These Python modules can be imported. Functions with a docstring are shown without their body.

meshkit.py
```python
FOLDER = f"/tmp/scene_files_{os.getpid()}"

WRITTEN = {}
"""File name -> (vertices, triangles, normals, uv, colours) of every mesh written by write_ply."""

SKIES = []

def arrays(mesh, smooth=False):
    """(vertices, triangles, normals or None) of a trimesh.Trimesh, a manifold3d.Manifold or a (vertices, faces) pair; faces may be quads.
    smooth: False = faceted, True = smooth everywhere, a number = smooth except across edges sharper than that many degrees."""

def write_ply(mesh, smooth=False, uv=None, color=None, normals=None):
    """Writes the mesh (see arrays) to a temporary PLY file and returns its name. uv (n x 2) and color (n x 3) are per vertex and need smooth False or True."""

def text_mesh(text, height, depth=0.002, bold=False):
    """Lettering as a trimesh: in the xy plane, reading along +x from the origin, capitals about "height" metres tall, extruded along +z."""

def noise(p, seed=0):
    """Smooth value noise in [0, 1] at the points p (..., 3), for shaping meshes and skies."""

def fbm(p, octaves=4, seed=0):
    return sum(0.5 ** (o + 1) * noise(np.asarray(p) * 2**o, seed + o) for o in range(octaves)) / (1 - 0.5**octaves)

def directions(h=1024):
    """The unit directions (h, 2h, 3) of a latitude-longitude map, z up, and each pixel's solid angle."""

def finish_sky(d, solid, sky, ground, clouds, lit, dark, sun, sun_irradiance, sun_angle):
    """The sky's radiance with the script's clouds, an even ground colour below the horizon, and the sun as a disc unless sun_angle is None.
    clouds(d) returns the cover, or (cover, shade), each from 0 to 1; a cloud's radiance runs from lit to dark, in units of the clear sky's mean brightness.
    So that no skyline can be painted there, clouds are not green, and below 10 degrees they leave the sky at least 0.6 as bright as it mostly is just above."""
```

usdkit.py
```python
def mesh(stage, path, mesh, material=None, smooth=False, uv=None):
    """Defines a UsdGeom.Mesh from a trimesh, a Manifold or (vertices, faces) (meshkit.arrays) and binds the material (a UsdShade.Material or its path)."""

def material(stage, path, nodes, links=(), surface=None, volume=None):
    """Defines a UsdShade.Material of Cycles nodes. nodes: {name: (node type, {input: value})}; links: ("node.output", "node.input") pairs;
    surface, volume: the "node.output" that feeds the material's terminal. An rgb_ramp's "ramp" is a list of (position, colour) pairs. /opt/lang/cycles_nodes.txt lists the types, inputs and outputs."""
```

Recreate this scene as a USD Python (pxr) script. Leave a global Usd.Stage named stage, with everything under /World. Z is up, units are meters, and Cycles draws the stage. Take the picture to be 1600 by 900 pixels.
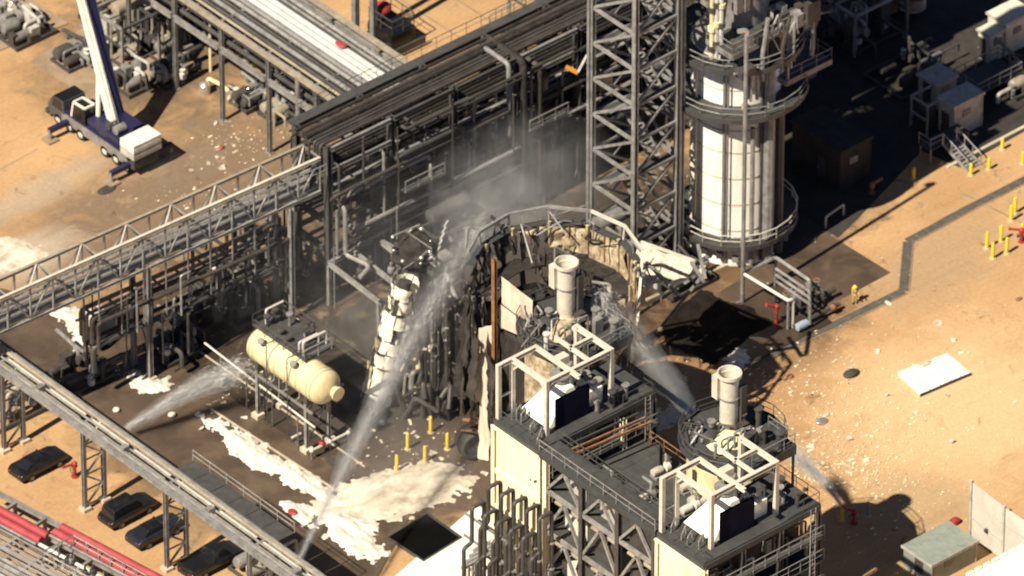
import math, random
import numpy as np, trimesh, shapely, shapely.geometry as sg
import manifold3d as m3
import usdkit, meshkit
from pxr import Usd, UsdGeom, UsdLux, UsdShade, Gf, Sdf
random.seed(7)
rng = np.random.default_rng(7)
stage = Usd.Stage.CreateInMemory()
UsdGeom.SetStageUpAxis(stage, UsdGeom.Tokens.z); UsdGeom.SetStageMetersPerUnit(stage, 1.0)
world = UsdGeom.Xform.Define(stage, '/World'); stage.SetDefaultPrim(world.GetPrim())
UsdGeom.Scope.Define(stage, '/World/Looks')

# ------------------------------------------------------------------ camera: long lens from a helicopter
AZ, PITCH, DIST, WIDE = math.radians(40.6), math.radians(35.7), 900.0, 84.2
RIGHT = np.array([math.cos(AZ), -math.sin(AZ), 0.0])
DEPTH = np.array([math.sin(AZ), math.cos(AZ), 0.0])
FWD = math.cos(PITCH) * DEPTH - np.array([0, 0, math.sin(PITCH)])
UP = np.cross(RIGHT, FWD)
EYE = -DIST * FWD
cam = UsdGeom.Camera.Define(stage, '/World/camera')
cam.CreateHorizontalApertureAttr(36.0); cam.CreateVerticalApertureAttr(20.25)
cam.CreateFocalLengthAttr(36.0 * DIST / WIDE); cam.CreateClippingRangeAttr(Gf.Vec2f(50, 5000))
cam.CreateExposureAttr(0.8)
cam.CreateFStopAttr(0.5); cam.CreateFocusDistanceAttr(720.0)   # the photograph is slightly soft all over
M4 = Gf.Matrix4d(*RIGHT, 0, *UP, 0, *(-FWD), 0, *EYE, 1)
cam.AddTransformOp().Set(M4)

# ------------------------------------------------------------------ sky and sun
SUN_EL = math.radians(49.0)
SH = np.array([0.985, 0.10]); SH /= np.linalg.norm(SH)          # the way shadows fall on the ground
TOSUN = np.array([-SH[0] * math.cos(SUN_EL), -SH[1] * math.cos(SUN_EL), math.sin(SUN_EL)])
usdkit.material(stage, '/World/Looks/sky', {
    's': ('sky_texture', {'sky_type': 'single_scattering', 'sun_disc': False, 'sun_elevation': SUN_EL,
                          'sun_rotation': math.atan2(TOSUN[0], TOSUN[1]), 'air_density': 0.4, 'aerosol_density': 0.25}),
    'b': ('background_shader', {'strength': 0.05})}, [('s.color', 'b.color')], surface='b.background')
dome = UsdLux.DomeLight.Define(stage, '/World/sky')
UsdShade.MaterialBindingAPI.Apply(dome.GetPrim()).Bind(UsdShade.Material.Get(stage, '/World/Looks/sky'))
sun = UsdLux.DistantLight.Define(stage, '/World/sun')
sun.CreateIntensityAttr(1.25); sun.CreateAngleAttr(0.5); sun.CreateColorAttr(Gf.Vec3f(1.0, 0.89, 0.71))
sun.CreateNormalizeAttr(True)
zc = TOSUN; xc = np.cross([0, 0, 1.0], zc); xc /= np.linalg.norm(xc); yc = np.cross(zc, xc)
sun.AddTransformOp().Set(Gf.Matrix4d(*xc, 0, *yc, 0, *zc, 0, 0, 0, 200, 1))

# ------------------------------------------------------------------ small helpers
def W(px, py, z=0.0):
    """The point at height z that the photograph (1600 x 900) shows at a pixel."""
    d = FWD * DIST + RIGHT * ((px - 800) * WIDE / 1600) + UP * ((450 - py) * WIDE / 1600)
    return EYE + d * ((z - EYE[2]) / d[2])

def V(*a): return np.array(a, float)
X, Y, Z = V(1, 0, 0), V(0, 1, 0), V(0, 0, 1)

class MB:
    """Collects shapes that become one mesh."""
    def __init__(s): s.v, s.f, s.n = [], [], 0
    def add(s, v, f):
        v = np.asarray(v, float); f = np.asarray(f, int)
        if f.shape[1] == 4: f = np.vstack([f[:, [0, 1, 2]], f[:, [0, 2, 3]]])
        s.v.append(v); s.f.append(f + s.n); s.n += len(v); return s
    def tm(s, m): return s.add(m.vertices, m.faces)
    def mani(s, m):
        a = m.to_mesh(); return s.add(a.vert_properties[:, :3], a.tri_verts)
    def bb(s, lo, hi):
        lo, hi = np.minimum(lo, hi), np.maximum(lo, hi)
        v = [(a, b, c) for a in (lo[0], hi[0]) for b in (lo[1], hi[1]) for c in (lo[2], hi[2])]
        return s.add(v, [(0, 1, 3, 2), (4, 6, 7, 5), (0, 4, 5, 1), (2, 3, 7, 6), (0, 2, 6, 4), (1, 5, 7, 3)])
    def box(s, c, size, rz=0.0):
        h = np.array(size) / 2; v = np.array([(a, b, d) for a in (-h[0], h[0]) for b in (-h[1], h[1]) for d in (-h[2], h[2])])
        cs, sn = math.cos(rz), math.sin(rz); v = v @ np.array([[cs, sn, 0], [-sn, cs, 0], [0, 0, 1]]) + np.array(c)
        return s.add(v, [(0, 1, 3, 2), (4, 6, 7, 5), (0, 4, 5, 1), (2, 3, 7, 6), (0, 2, 6, 4), (1, 5, 7, 3)])
    def frame(s, a, b, up=Z):
        d = np.array(b) - np.array(a); L = np.linalg.norm(d); d = d / max(L, 1e-9)
        if abs(d @ up) > 0.98: up = X if abs(d @ X) < 0.9 else Y
        u = np.cross(d, up); u /= np.linalg.norm(u); w = np.cross(u, d); return d, u, w, L
    def bar(s, a, b, w, h=None, up=Z):
        h = w if h is None else h; a, b = np.array(a, float), np.array(b, float)
        d, u, t, L = s.frame(a, b, up)
        v = [p + u * i * w / 2 + t * j * h / 2 for p in (a, b) for i, j in ((-1, -1), (1, -1), (1, 1), (-1, 1))]
        return s.add(v, [(3, 2, 1, 0), (4, 5, 6, 7), (0, 1, 5, 4), (1, 2, 6, 5), (2, 3, 7, 6), (3, 0, 4, 7)])
    def ibeam(s, a, b, w, h, t=None, up=Z):
        a, b = np.array(a, float), np.array(b, float); t = t or max(0.05, w * 0.16)
        d, u, k, L = s.frame(a, b, up)
        s.bar(a + k * (h - t) / 2, b + k * (h - t) / 2, w, t, up); s.bar(a - k * (h - t) / 2, b - k * (h - t) / 2, w, t, up)
        return s.bar(a, b, t, h - 2 * t, up)
    def tube(s, pts, r, n=8, caps=True):
        pts = [np.array(p, float) for p in pts]; rr = r if np.ndim(r) else [r] * len(pts)
        t = [pts[min(i + 1, len(pts) - 1)] - pts[max(i - 1, 0)] for i in range(len(pts))]
        t = [x / max(np.linalg.norm(x), 1e-9) for x in t]
        u = np.cross(t[0], Z if abs(t[0] @ Z) < 0.95 else X); u /= np.linalg.norm(u)
        v = []
        for i, p in enumerate(pts):
            u = u - t[i] * (u @ t[i]); u /= max(np.linalg.norm(u), 1e-9); w = np.cross(t[i], u); k = 1.0
            if 0 < i < len(pts) - 1:
                e = pts[i] - pts[i - 1]; e = e / max(np.linalg.norm(e), 1e-9); k = 1 / max(0.6, abs(e @ t[i]))
            for j in range(n):
                a = 2 * math.pi * j / n; v.append(p + (u * math.cos(a) + w * math.sin(a)) * rr[i])
        f = [(i * n + j, i * n + (j + 1) % n, (i + 1) * n + (j + 1) % n, (i + 1) * n + j) for i in range(len(pts) - 1) for j in range(n)]
        s.add(v, f)
        if caps:
            for base, rev in ((0, True), ((len(pts) - 1) * n, False)):
                ring = v[base:base + n]; c = sum(ring) / n
                s.add(list(ring) + [c], [((j + 1) % n, j, n) if rev else (j, (j + 1) % n, n) for j in range(n)])
        return s
    def pipe(s, pts, r, bend=None, n=8): return s.tube(rounded(pts, bend or r * 2.2), r, n)
    def lathe(s, c, prof, n=24, a=Z, u=None):
        a = np.array(a, float); u = np.array(u, float) if u is not None else (X if abs(a @ X) < 0.9 else Y); u = u - a * (u @ a); u /= np.linalg.norm(u); w = np.cross(a, u); c = np.array(c, float)
        v = [c + a * z + (u * math.cos(2 * math.pi * j / n) + w * math.sin(2 * math.pi * j / n)) * r for r, z in prof for j in range(n)]
        f = [(i * n + j, i * n + (j + 1) % n, (i + 1) * n + (j + 1) % n, (i + 1) * n + j) for i in range(len(prof) - 1) for j in range(n)]
        return s.add(v, f)
    def cyl(s, a, b, r, n=16):
        return s.tube([a, b], r, n)
    def flange(s, p, d, r, t=0.08, n=10):
        p, d = np.array(p, float), np.array(d, float); d = d / np.linalg.norm(d); return s.tube([p - d * t / 2, p + d * t / 2], r, n)
    def rail(s, pts, h=1.1, gap=1.6, r=0.035, close=False, mid=True):
        """A handrail along the points: top rail, mid rail, posts."""
        pts = [np.array(p, float) for p in pts]
        if close: pts = pts + [pts[0]]
        s.tube([p + Z * h for p in pts], r, 5)
        if mid: s.tube([p + Z * h * 0.52 for p in pts], r * 0.75, 4)
        for a, b in zip(pts, pts[1:]):
            L = np.linalg.norm(b - a); k = max(1, round(L / gap))
            for i in range(k + 1): s.tube([a + (b - a) * i / k, a + (b - a) * i / k + Z * h], r * 0.9, 4)
        return s
    def arrays(s): return np.vstack(s.v), np.vstack(s.f)

def rounded(pts, bend, n=4):
    pts = [np.array(p, float) for p in pts]; out = [pts[0]]
    for a, b, c in zip(pts, pts[1:], pts[2:]):
        l1, l2 = np.linalg.norm(a - b), np.linalg.norm(c - b); k = min(bend, l1 * 0.45, l2 * 0.45)
        p, q = b + (a - b) / max(l1, 1e-9) * k, b + (c - b) / max(l2, 1e-9) * k
        for i in range(n + 1):
            t = i / n; out.append(p * (1 - t) ** 2 + b * 2 * t * (1 - t) + q * t * t)
    return out + [pts[-1]]

used, LOC = {}, {}
def path_for(parent, name):
    k = (parent, name); i = used.get(k, 0); used[k] = i + 1
    return f'{parent}/{name}' if i == 0 else f'{parent}/{name}_{i:03d}'
def keys(p, label=None, cat=None, group=None, kind=None):
    for k, v in (('label', label), ('category', cat), ('group', group), ('kind', kind)):
        if v: p.SetCustomDataByKey(k, v)
def thing(name, label, cat, loc, group=None, kind=None):
    pth = path_for('/World', name); x = UsdGeom.Xform.Define(stage, pth)
    x.AddTranslateOp().Set(Gf.Vec3d(*map(float, loc))); LOC[pth] = np.array(loc, float); keys(x.GetPrim(), label, cat, group, kind); return pth
def part(parent, name, mb, mat, smooth=False, label=None, kind=None, origin=None):
    """One Mesh prim in world coordinates under a thing (or under a part)."""
    v, f = mb.arrays() if isinstance(mb, MB) else (np.asarray(mb.vertices), np.asarray(mb.faces))
    off = LOC.get('/'.join(parent.split('/')[:3]), V(0, 0, 0))
    pth = path_for(parent, name); m = usdkit.mesh(stage, pth, (v - off, f), MAT[mat], smooth=smooth)
    m.CreateDoubleSidedAttr(True); keys(m.GetPrim(), label, kind=kind); return pth
def solo(name, mb, mat, label=None, cat=None, group=None, kind=None, smooth=False):
    """A thing that is one mesh."""
    v, f = mb.arrays() if isinstance(mb, MB) else (np.asarray(mb.vertices), np.asarray(mb.faces))
    pth = path_for('/World', name); m = usdkit.mesh(stage, pth, (v, f), MAT[mat], smooth=smooth)
    m.CreateDoubleSidedAttr(True); keys(m.GetPrim(), label, cat, group, kind); return pth
def copy(src, name, loc, label, rz=0.0, cat=None, group=None):
    pth = path_for('/World', name); x = UsdGeom.Xform.Define(stage, pth)
    x.AddTranslateOp().Set(Gf.Vec3d(*map(float, loc)))
    x.AddRotateZOp().Set(math.degrees(rz))
    q = x.GetPrim(); was = stage.GetPrimAtPath(src).GetCustomData()
    keys(q, label, cat or was.get('category'), group or was.get('group'))
    q.GetReferences().AddInternalReference(src); q.SetInstanceable(True); return pth

# ------------------------------------------------------------------ materials
MAT = {}
def mat(name, col, rough=0.55, metal=0.0, var=0.18, scale=0.9, dirt=0.0, dirt_col=(0.06, 0.05, 0.042), bump=0.0, fine=9.0, spec=0.4, streak=False):
    col = np.array(col, float); lo, hi = np.clip(col * (1 - var), 0, 1), np.clip(col * (1 + var), 0, 1)
    n = {'g': ('geometry', {}), 'n1': ('noise_texture', {'scale': scale, 'detail': 5.0, 'roughness': 0.62}), 'n2': ('noise_texture', {'scale': fine, 'detail': 3.0}),
         'c': ('mix', {'color1': lo, 'color2': hi}), 'r': ('rgb_ramp', {'ramp': [(0.3, (0, 0, 0)), (0.7, (1, 1, 1))]}),
         'd': ('rgb_ramp', {'ramp': [(max(0.0, 0.62 - dirt * 0.5), (0, 0, 0)), (min(1, 0.82 - dirt * 0.4), (1, 1, 1))]}), 'n3': ('noise_texture', {'scale': scale * 1.7, 'detail': 7.0, 'roughness': 0.7, 'distortion': 0.6}),
         'dm': ('math', {'math_type': 'multiply', 'value2': min(1.0, dirt * 1.5)}), 'k': ('mix', {'color2': dirt_col}),
         'p': ('principled_bsdf', {'roughness': rough, 'metallic': metal, 'specular_ior_level': spec})}
    l = [('g.position', 'n1.vector'), ('g.position', 'n2.vector'), ('g.position', 'n3.vector'), ('n1.fac', 'r.fac'), ('r.color', 'c.fac'), ('n3.fac', 'd.fac'), ('d.color', 'dm.value1'), ('dm.value', 'k.fac'), ('c.color', 'k.color1'), ('k.color', 'p.base_color')]
    if streak:      # rain streaks run down the wall
        n['mp'] = ('mapping', {'scale': (1.6, 1.6, 0.16) if streak is True else streak}); l = [x for x in l if x[1] != 'n3.vector'] + [('g.position', 'mp.vector'), ('mp.vector', 'n3.vector')]
    if bump:
        n['b'] = ('bump', {'strength': bump, 'distance': 0.05}); l += [('n2.fac', 'b.height'), ('b.normal', 'p.normal')]
    MAT[name] = usdkit.material(stage, '/World/Looks/' + name, n, l, surface='p.BSDF')
mat('galvanised', (0.34, 0.335, 0.325), 0.5, 0.35, 0.25, dirt=0.35)
mat('grey_steel', (0.23, 0.225, 0.22), 0.55, 0.1, 0.25, dirt=0.35)
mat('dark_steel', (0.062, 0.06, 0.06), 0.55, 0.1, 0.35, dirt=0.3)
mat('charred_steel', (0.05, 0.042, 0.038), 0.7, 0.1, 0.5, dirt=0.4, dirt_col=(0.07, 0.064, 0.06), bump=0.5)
mat('black_soot', (0.018, 0.016, 0.015), 0.8, 0, 0.5, dirt=0.3, dirt_col=(0.09, 0.07, 0.055), bump=0.5)
mat('aluminium_jacket', (0.62, 0.60, 0.57), 0.3, 0.75, 0.15, dirt=0.22)
mat('tan_pipe', (0.33, 0.285, 0.22), 0.55, 0.1, 0.2, dirt=0.3)
mat('navy_dark', (0.010, 0.010, 0.022), 0.8, 0, 0.3, spec=0.05)
mat('white_pipe', (0.55, 0.53, 0.49), 0.42, 0.0, 0.08, dirt=0.18)
mat('white_steel', (0.56, 0.52, 0.44), 0.5, 0.0, 0.1, dirt=0.28, dirt_col=(0.2, 0.15, 0.1))
mat('cream_cladding', (0.80, 0.74, 0.52), 0.55, 0.0, 0.08, 0.7, dirt=0.3, dirt_col=(0.42, 0.33, 0.2), streak=True)
mat('cream_tank', (0.72, 0.63, 0.38), 0.5, 0.0, 0.08, 0.6, dirt=0.38, dirt_col=(0.36, 0.27, 0.15), streak=(0.7, 0.7, 0.3))
mat('white_column', (0.86, 0.83, 0.77), 0.5, 0.0, 0.06, 0.6, dirt=0.36, dirt_col=(0.45, 0.37, 0.28), streak=True)
mat('scorched_panel', (0.62, 0.52, 0.42), 0.6, 0, 0.12, 0.6, dirt=0.3, dirt_col=(0.2, 0.14, 0.1), streak=True)
mat('torn_cladding', (0.60, 0.50, 0.34), 0.6, 0.0, 0.3, 0.8, dirt=0.55, dirt_col=(0.12, 0.075, 0.04), bump=0.6)
mat('shade_ground', (0.012, 0.010, 0.009), 0.85, 0, 0.5, 0.6, dirt=0.3, dirt_col=(0.035, 0.026, 0.02), bump=0.4, spec=0.08)  # near-black: the reactor's cast shade put into a ground colour
mat('seam', (0.40, 0.35, 0.26), 0.6, 0, 0.2)
mat('bright_cladding', (0.80, 0.76, 0.66), 0.55, 0, 0.12, 1.2, dirt=0.25, dirt_col=(0.25, 0.2, 0.15), bump=0.4)
mat('pale_wreck', (0.66, 0.60, 0.49), 0.6, 0.0, 0.2, 0.9, dirt=0.45, dirt_col=(0.13, 0.1, 0.07), bump=0.6)
mat('deck_plate', (0.05, 0.056, 0.058), 0.6, 0.1, 0.25, 0.6, dirt=0.4, bump=0.3, fine=14)
mat('deck_grating', (0.065, 0.068, 0.068), 0.65, 0.2, 0.3, 1.2, dirt=0.4, bump=0.5, fine=20)
mat('rust', (0.25, 0.12, 0.055), 0.75, 0.0, 0.35, dirt=0.4)
mat('orange_paint', (0.62, 0.24, 0.03), 0.5, 0, 0.15, dirt=0.3)
mat('yellow_paint', (0.75, 0.52, 0.04), 0.5, 0, 0.1, dirt=0.2)
mat('red_paint', (0.33, 0.035, 0.035), 0.5, 0, 0.15, dirt=0.25)
mat('pipe_red', (0.33, 0.05, 0.06), 0.5, 0, 0.2, dirt=0.3)
mat('blue_paint', (0.020, 0.021, 0.062), 0.4, 0, 0.2, dirt=0.15)
mat('boom_white', (0.74, 0.71, 0.63), 0.45, 0, 0.08, dirt=0.35, dirt_col=(0.3, 0.26, 0.2))
mat('gravel_with_shade', (0.028, 0.026, 0.024), 0.9, 0, 0.4, 0.5, dirt=0.35, dirt_col=(0.06, 0.05, 0.04), bump=0.4)  # dark gravel, with the column's shade deepened in its colour
mat('water_drops', (0.85, 0.85, 0.84), 0.4, 0, 0.05)
mat('black_paint', (0.008, 0.009, 0.011), 0.28, 0, 0.3, dirt=0.3, dirt_col=(0.035, 0.028, 0.02), spec=0.5)
mat('navy_paint', (0.012, 0.015, 0.026), 0.3, 0, 0.3, dirt=0.3, dirt_col=(0.05, 0.045, 0.04))
mat('dark_glass', (0.012, 0.014, 0.017), 0.08, 0, 0.1, spec=0.6)
mat('rubber', (0.02, 0.019, 0.018), 0.85, 0, 0.3)
mat('concrete', (0.46, 0.40, 0.31), 0.85, 0, 0.16, 0.35, dirt=0.3, dirt_col=(0.22, 0.16, 0.10), bump=0.4)
mat('pale_concrete', (0.76, 0.71, 0.60), 0.85, 0, 0.08, 0.3, dirt=0.2, dirt_col=(0.4, 0.32, 0.22), bump=0.3)
mat('pad_concrete', (0.27, 0.20, 0.135), 0.85, 0, 0.22, 0.35, dirt=0.35, dirt_col=(0.13, 0.09, 0.06), bump=0.4)
mat('wet_concrete', (0.05, 0.036, 0.026), 0.42, 0, 0.45, 0.22, dirt=0.3, dirt_col=(0.09, 0.062, 0.04), bump=0.25)
mat('road_wet', (0.07, 0.05, 0.036), 0.5, 0, 0.35, 0.2, dirt=0.35, dirt_col=(0.16, 0.115, 0.08), bump=0.3)
mat('dry_kerb', (0.58, 0.46, 0.31), 0.85, 0, 0.12)
mat('trench_grate', (0.10, 0.09, 0.075), 0.7, 0.1, 0.3, 1.5, dirt=0.4, bump=0.4)
mat('foam', (0.72, 0.69, 0.63), 0.9, 0, 0.1, 0.9, dirt=0.45, dirt_col=(0.25, 0.20, 0.155), bump=0.2, fine=3, streak=(1.5, 0.28, 1.0))
mat('sludge', (0.68, 0.61, 0.50), 0.85, 0, 0.2, 0.5, dirt=0.45, dirt_col=(0.17, 0.125, 0.085), bump=0.25, fine=2, streak=(0.5, 0.9, 1.0))
mat('pit_water', (0.005, 0.005, 0.005), 0.9, 0, 0.2, spec=0.0)
mat('cabinet_green', (0.22, 0.25, 0.22), 0.5, 0, 0.12, dirt=0.25)
mat('cabinet_grey', (0.42, 0.40, 0.36), 0.55, 0, 0.1, dirt=0.3)
mat('cabinet_cream', (0.62, 0.58, 0.48), 0.55, 0, 0.1, dirt=0.25)
mat('white_roof', (0.82, 0.79, 0.70), 0.6, 0, 0.05, dirt=0.12)
mat('screen_mesh', (0.52, 0.49, 0.44), 0.6, 0, 0.1, 0.7, dirt=0.3, dirt_col=(0.36, 0.31, 0.26))
mat('fire_gear', (0.42, 0.30, 0.10), 0.8, 0, 0.2)
mat('helmet', (0.75, 0.58, 0.08), 0.35, 0, 0.05)
mat('skin', (0.45, 0.26, 0.17), 0.6, 0, 0.05)
mat('insulation_pink', (0.6, 0.42, 0.33), 0.8, 0, 0.3, dirt=0.4)
mat('lamp_lens', (0.8, 0.8, 0.78), 0.2, 0, 0.02)
mat('lamp_red', (0.4, 0.02, 0.02), 0.3, 0, 0.02)
mat('chip', (0.70, 0.60, 0.44), 0.8, 0, 0.3, 3.0)
mat('blue_sheet', (0.35, 0.42, 0.55), 0.4, 0.2, 0.2)
def vol(name, density, col=(0.9, 0.88, 0.84), noise=None, aniso=0.3):
    n = {'v': ('principled_volume', {'color': col, 'density': density, 'anisotropy': aniso})}; l = []
    if noise:
        sc, lo, hi = noise
        n |= {'g': ('geometry', {}), 'n': ('noise_texture', {'scale': sc, 'detail': 4.0, 'roughness': 0.65, 'distortion': 0.4}), 'm': ('map_range', {'from_min': lo, 'from_max': hi, 'to_min': 0.0, 'to_max': density, 'clamp': True})}
        l = [('g.position', 'n.vector'), ('n.fac', 'm.value'), ('m.result', 'v.density')]
    MAT[name] = usdkit.material(stage, '/World/Looks/' + name, n, l, volume='v.volume')
vol('strong_core', 4.0, (0.98, 0.97, 0.95), aniso=0.0); vol('strong_layer', 1.1, (0.98, 0.97, 0.95), aniso=0.0); vol('strong_veil', 0.22, (0.98, 0.97, 0.95), aniso=0.0); vol('jet_core', 1.6, (0.98, 0.97, 0.95), aniso=0.0); vol('jet_layer', 0.3, (0.97, 0.96, 0.94), aniso=0.0); vol('jet_veil', 0.075, (0.97, 0.96, 0.94), aniso=0.0)
def jet_mat(name, p0, p1, density, seed):
    """Water in the air: ragged along the stream, thinning out towards its end."""
    p0, p1 = np.array(p0), np.array(p1); d = p1 - p0; L2 = float(d @ d); n = {'v': ('principled_volume', {'color': (0.98, 0.97, 0.95), 'anisotropy': 0.0}), 'g': ('geometry', {}), 's': ('separate_xyz', {}), 'n': ('noise_texture', {'scale': 1.7, 'detail': 5.0, 'roughness': 0.72, 'distortion': 0.6, 'w': seed * 1.0})}
    l = [('g.position', 's.vector'), ('g.position', 'n.vector')]
    for k, a in enumerate('xyz'): n['m' + a] = ('math', {'math_type': 'multiply_add', 'value2': float(d[k] / L2), 'value3': float(-p0[k] * d[k] / L2)}); l.append(('s.' + a, f'm{a}.value1'))
    n |= {'a1': ('math', {'math_type': 'add'}), 'a2': ('math', {'math_type': 'add'}), 'f': ('map_range', {'from_min': 0.5, 'from_max': 1.0, 'to_min': 1.0, 'to_max': 0.0, 'clamp': True}), 'q': ('map_range', {'from_min': 0.2, 'from_max': 0.75, 'to_min': density * 0.25, 'to_max': density * 1.6, 'clamp': True}), 'x': ('math', {'math_type': 'multiply'})}
    l += [('mx.value', 'a1.value1'), ('my.value', 'a1.value2'), ('a1.value', 'a2.value1'), ('mz.value', 'a2.value2'), ('a2.value', 'f.value'), ('n.fac', 'q.value'), ('f.result', 'x.value1'), ('q.result', 'x.value2'), ('x.value', 'v.density')]
    MAT[name] = usdkit.material(stage, '/World/Looks/' + name, n, l, volume='v.volume'); return name
def cloud_mat(name, c, s, density, seed):
    n = {'v': ('principled_volume', {'color': (0.95, 0.93, 0.9), 'anisotropy': 0.0}), 'g': ('geometry', {}), 'm': ('mapping', {'mapping_type': 'texture', 'location': tuple(c), 'scale': tuple(s)}), 'q': ('gradient_texture', {'gradient_type': 'spherical'}),
         'n': ('noise_texture', {'scale': 0.28 + 0.02 * seed, 'detail': 5.0, 'roughness': 0.62, 'distortion': 0.5}), 'r': ('map_range', {'from_min': 0.36, 'from_max': 0.72, 'to_min': 0.0, 'to_max': density, 'clamp': True}), 'x': ('math', {'math_type': 'multiply'})}
    MAT[name] = usdkit.material(stage, '/World/Looks/' + name, n, [('g.position', 'm.vector'), ('m.vector', 'q.vector'), ('g.position', 'n.vector'), ('n.fac', 'r.value'), ('q.fac', 'x.value1'), ('r.result', 'x.value2'), ('x.value', 'v.density')], volume='v.volume'); return name

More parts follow.
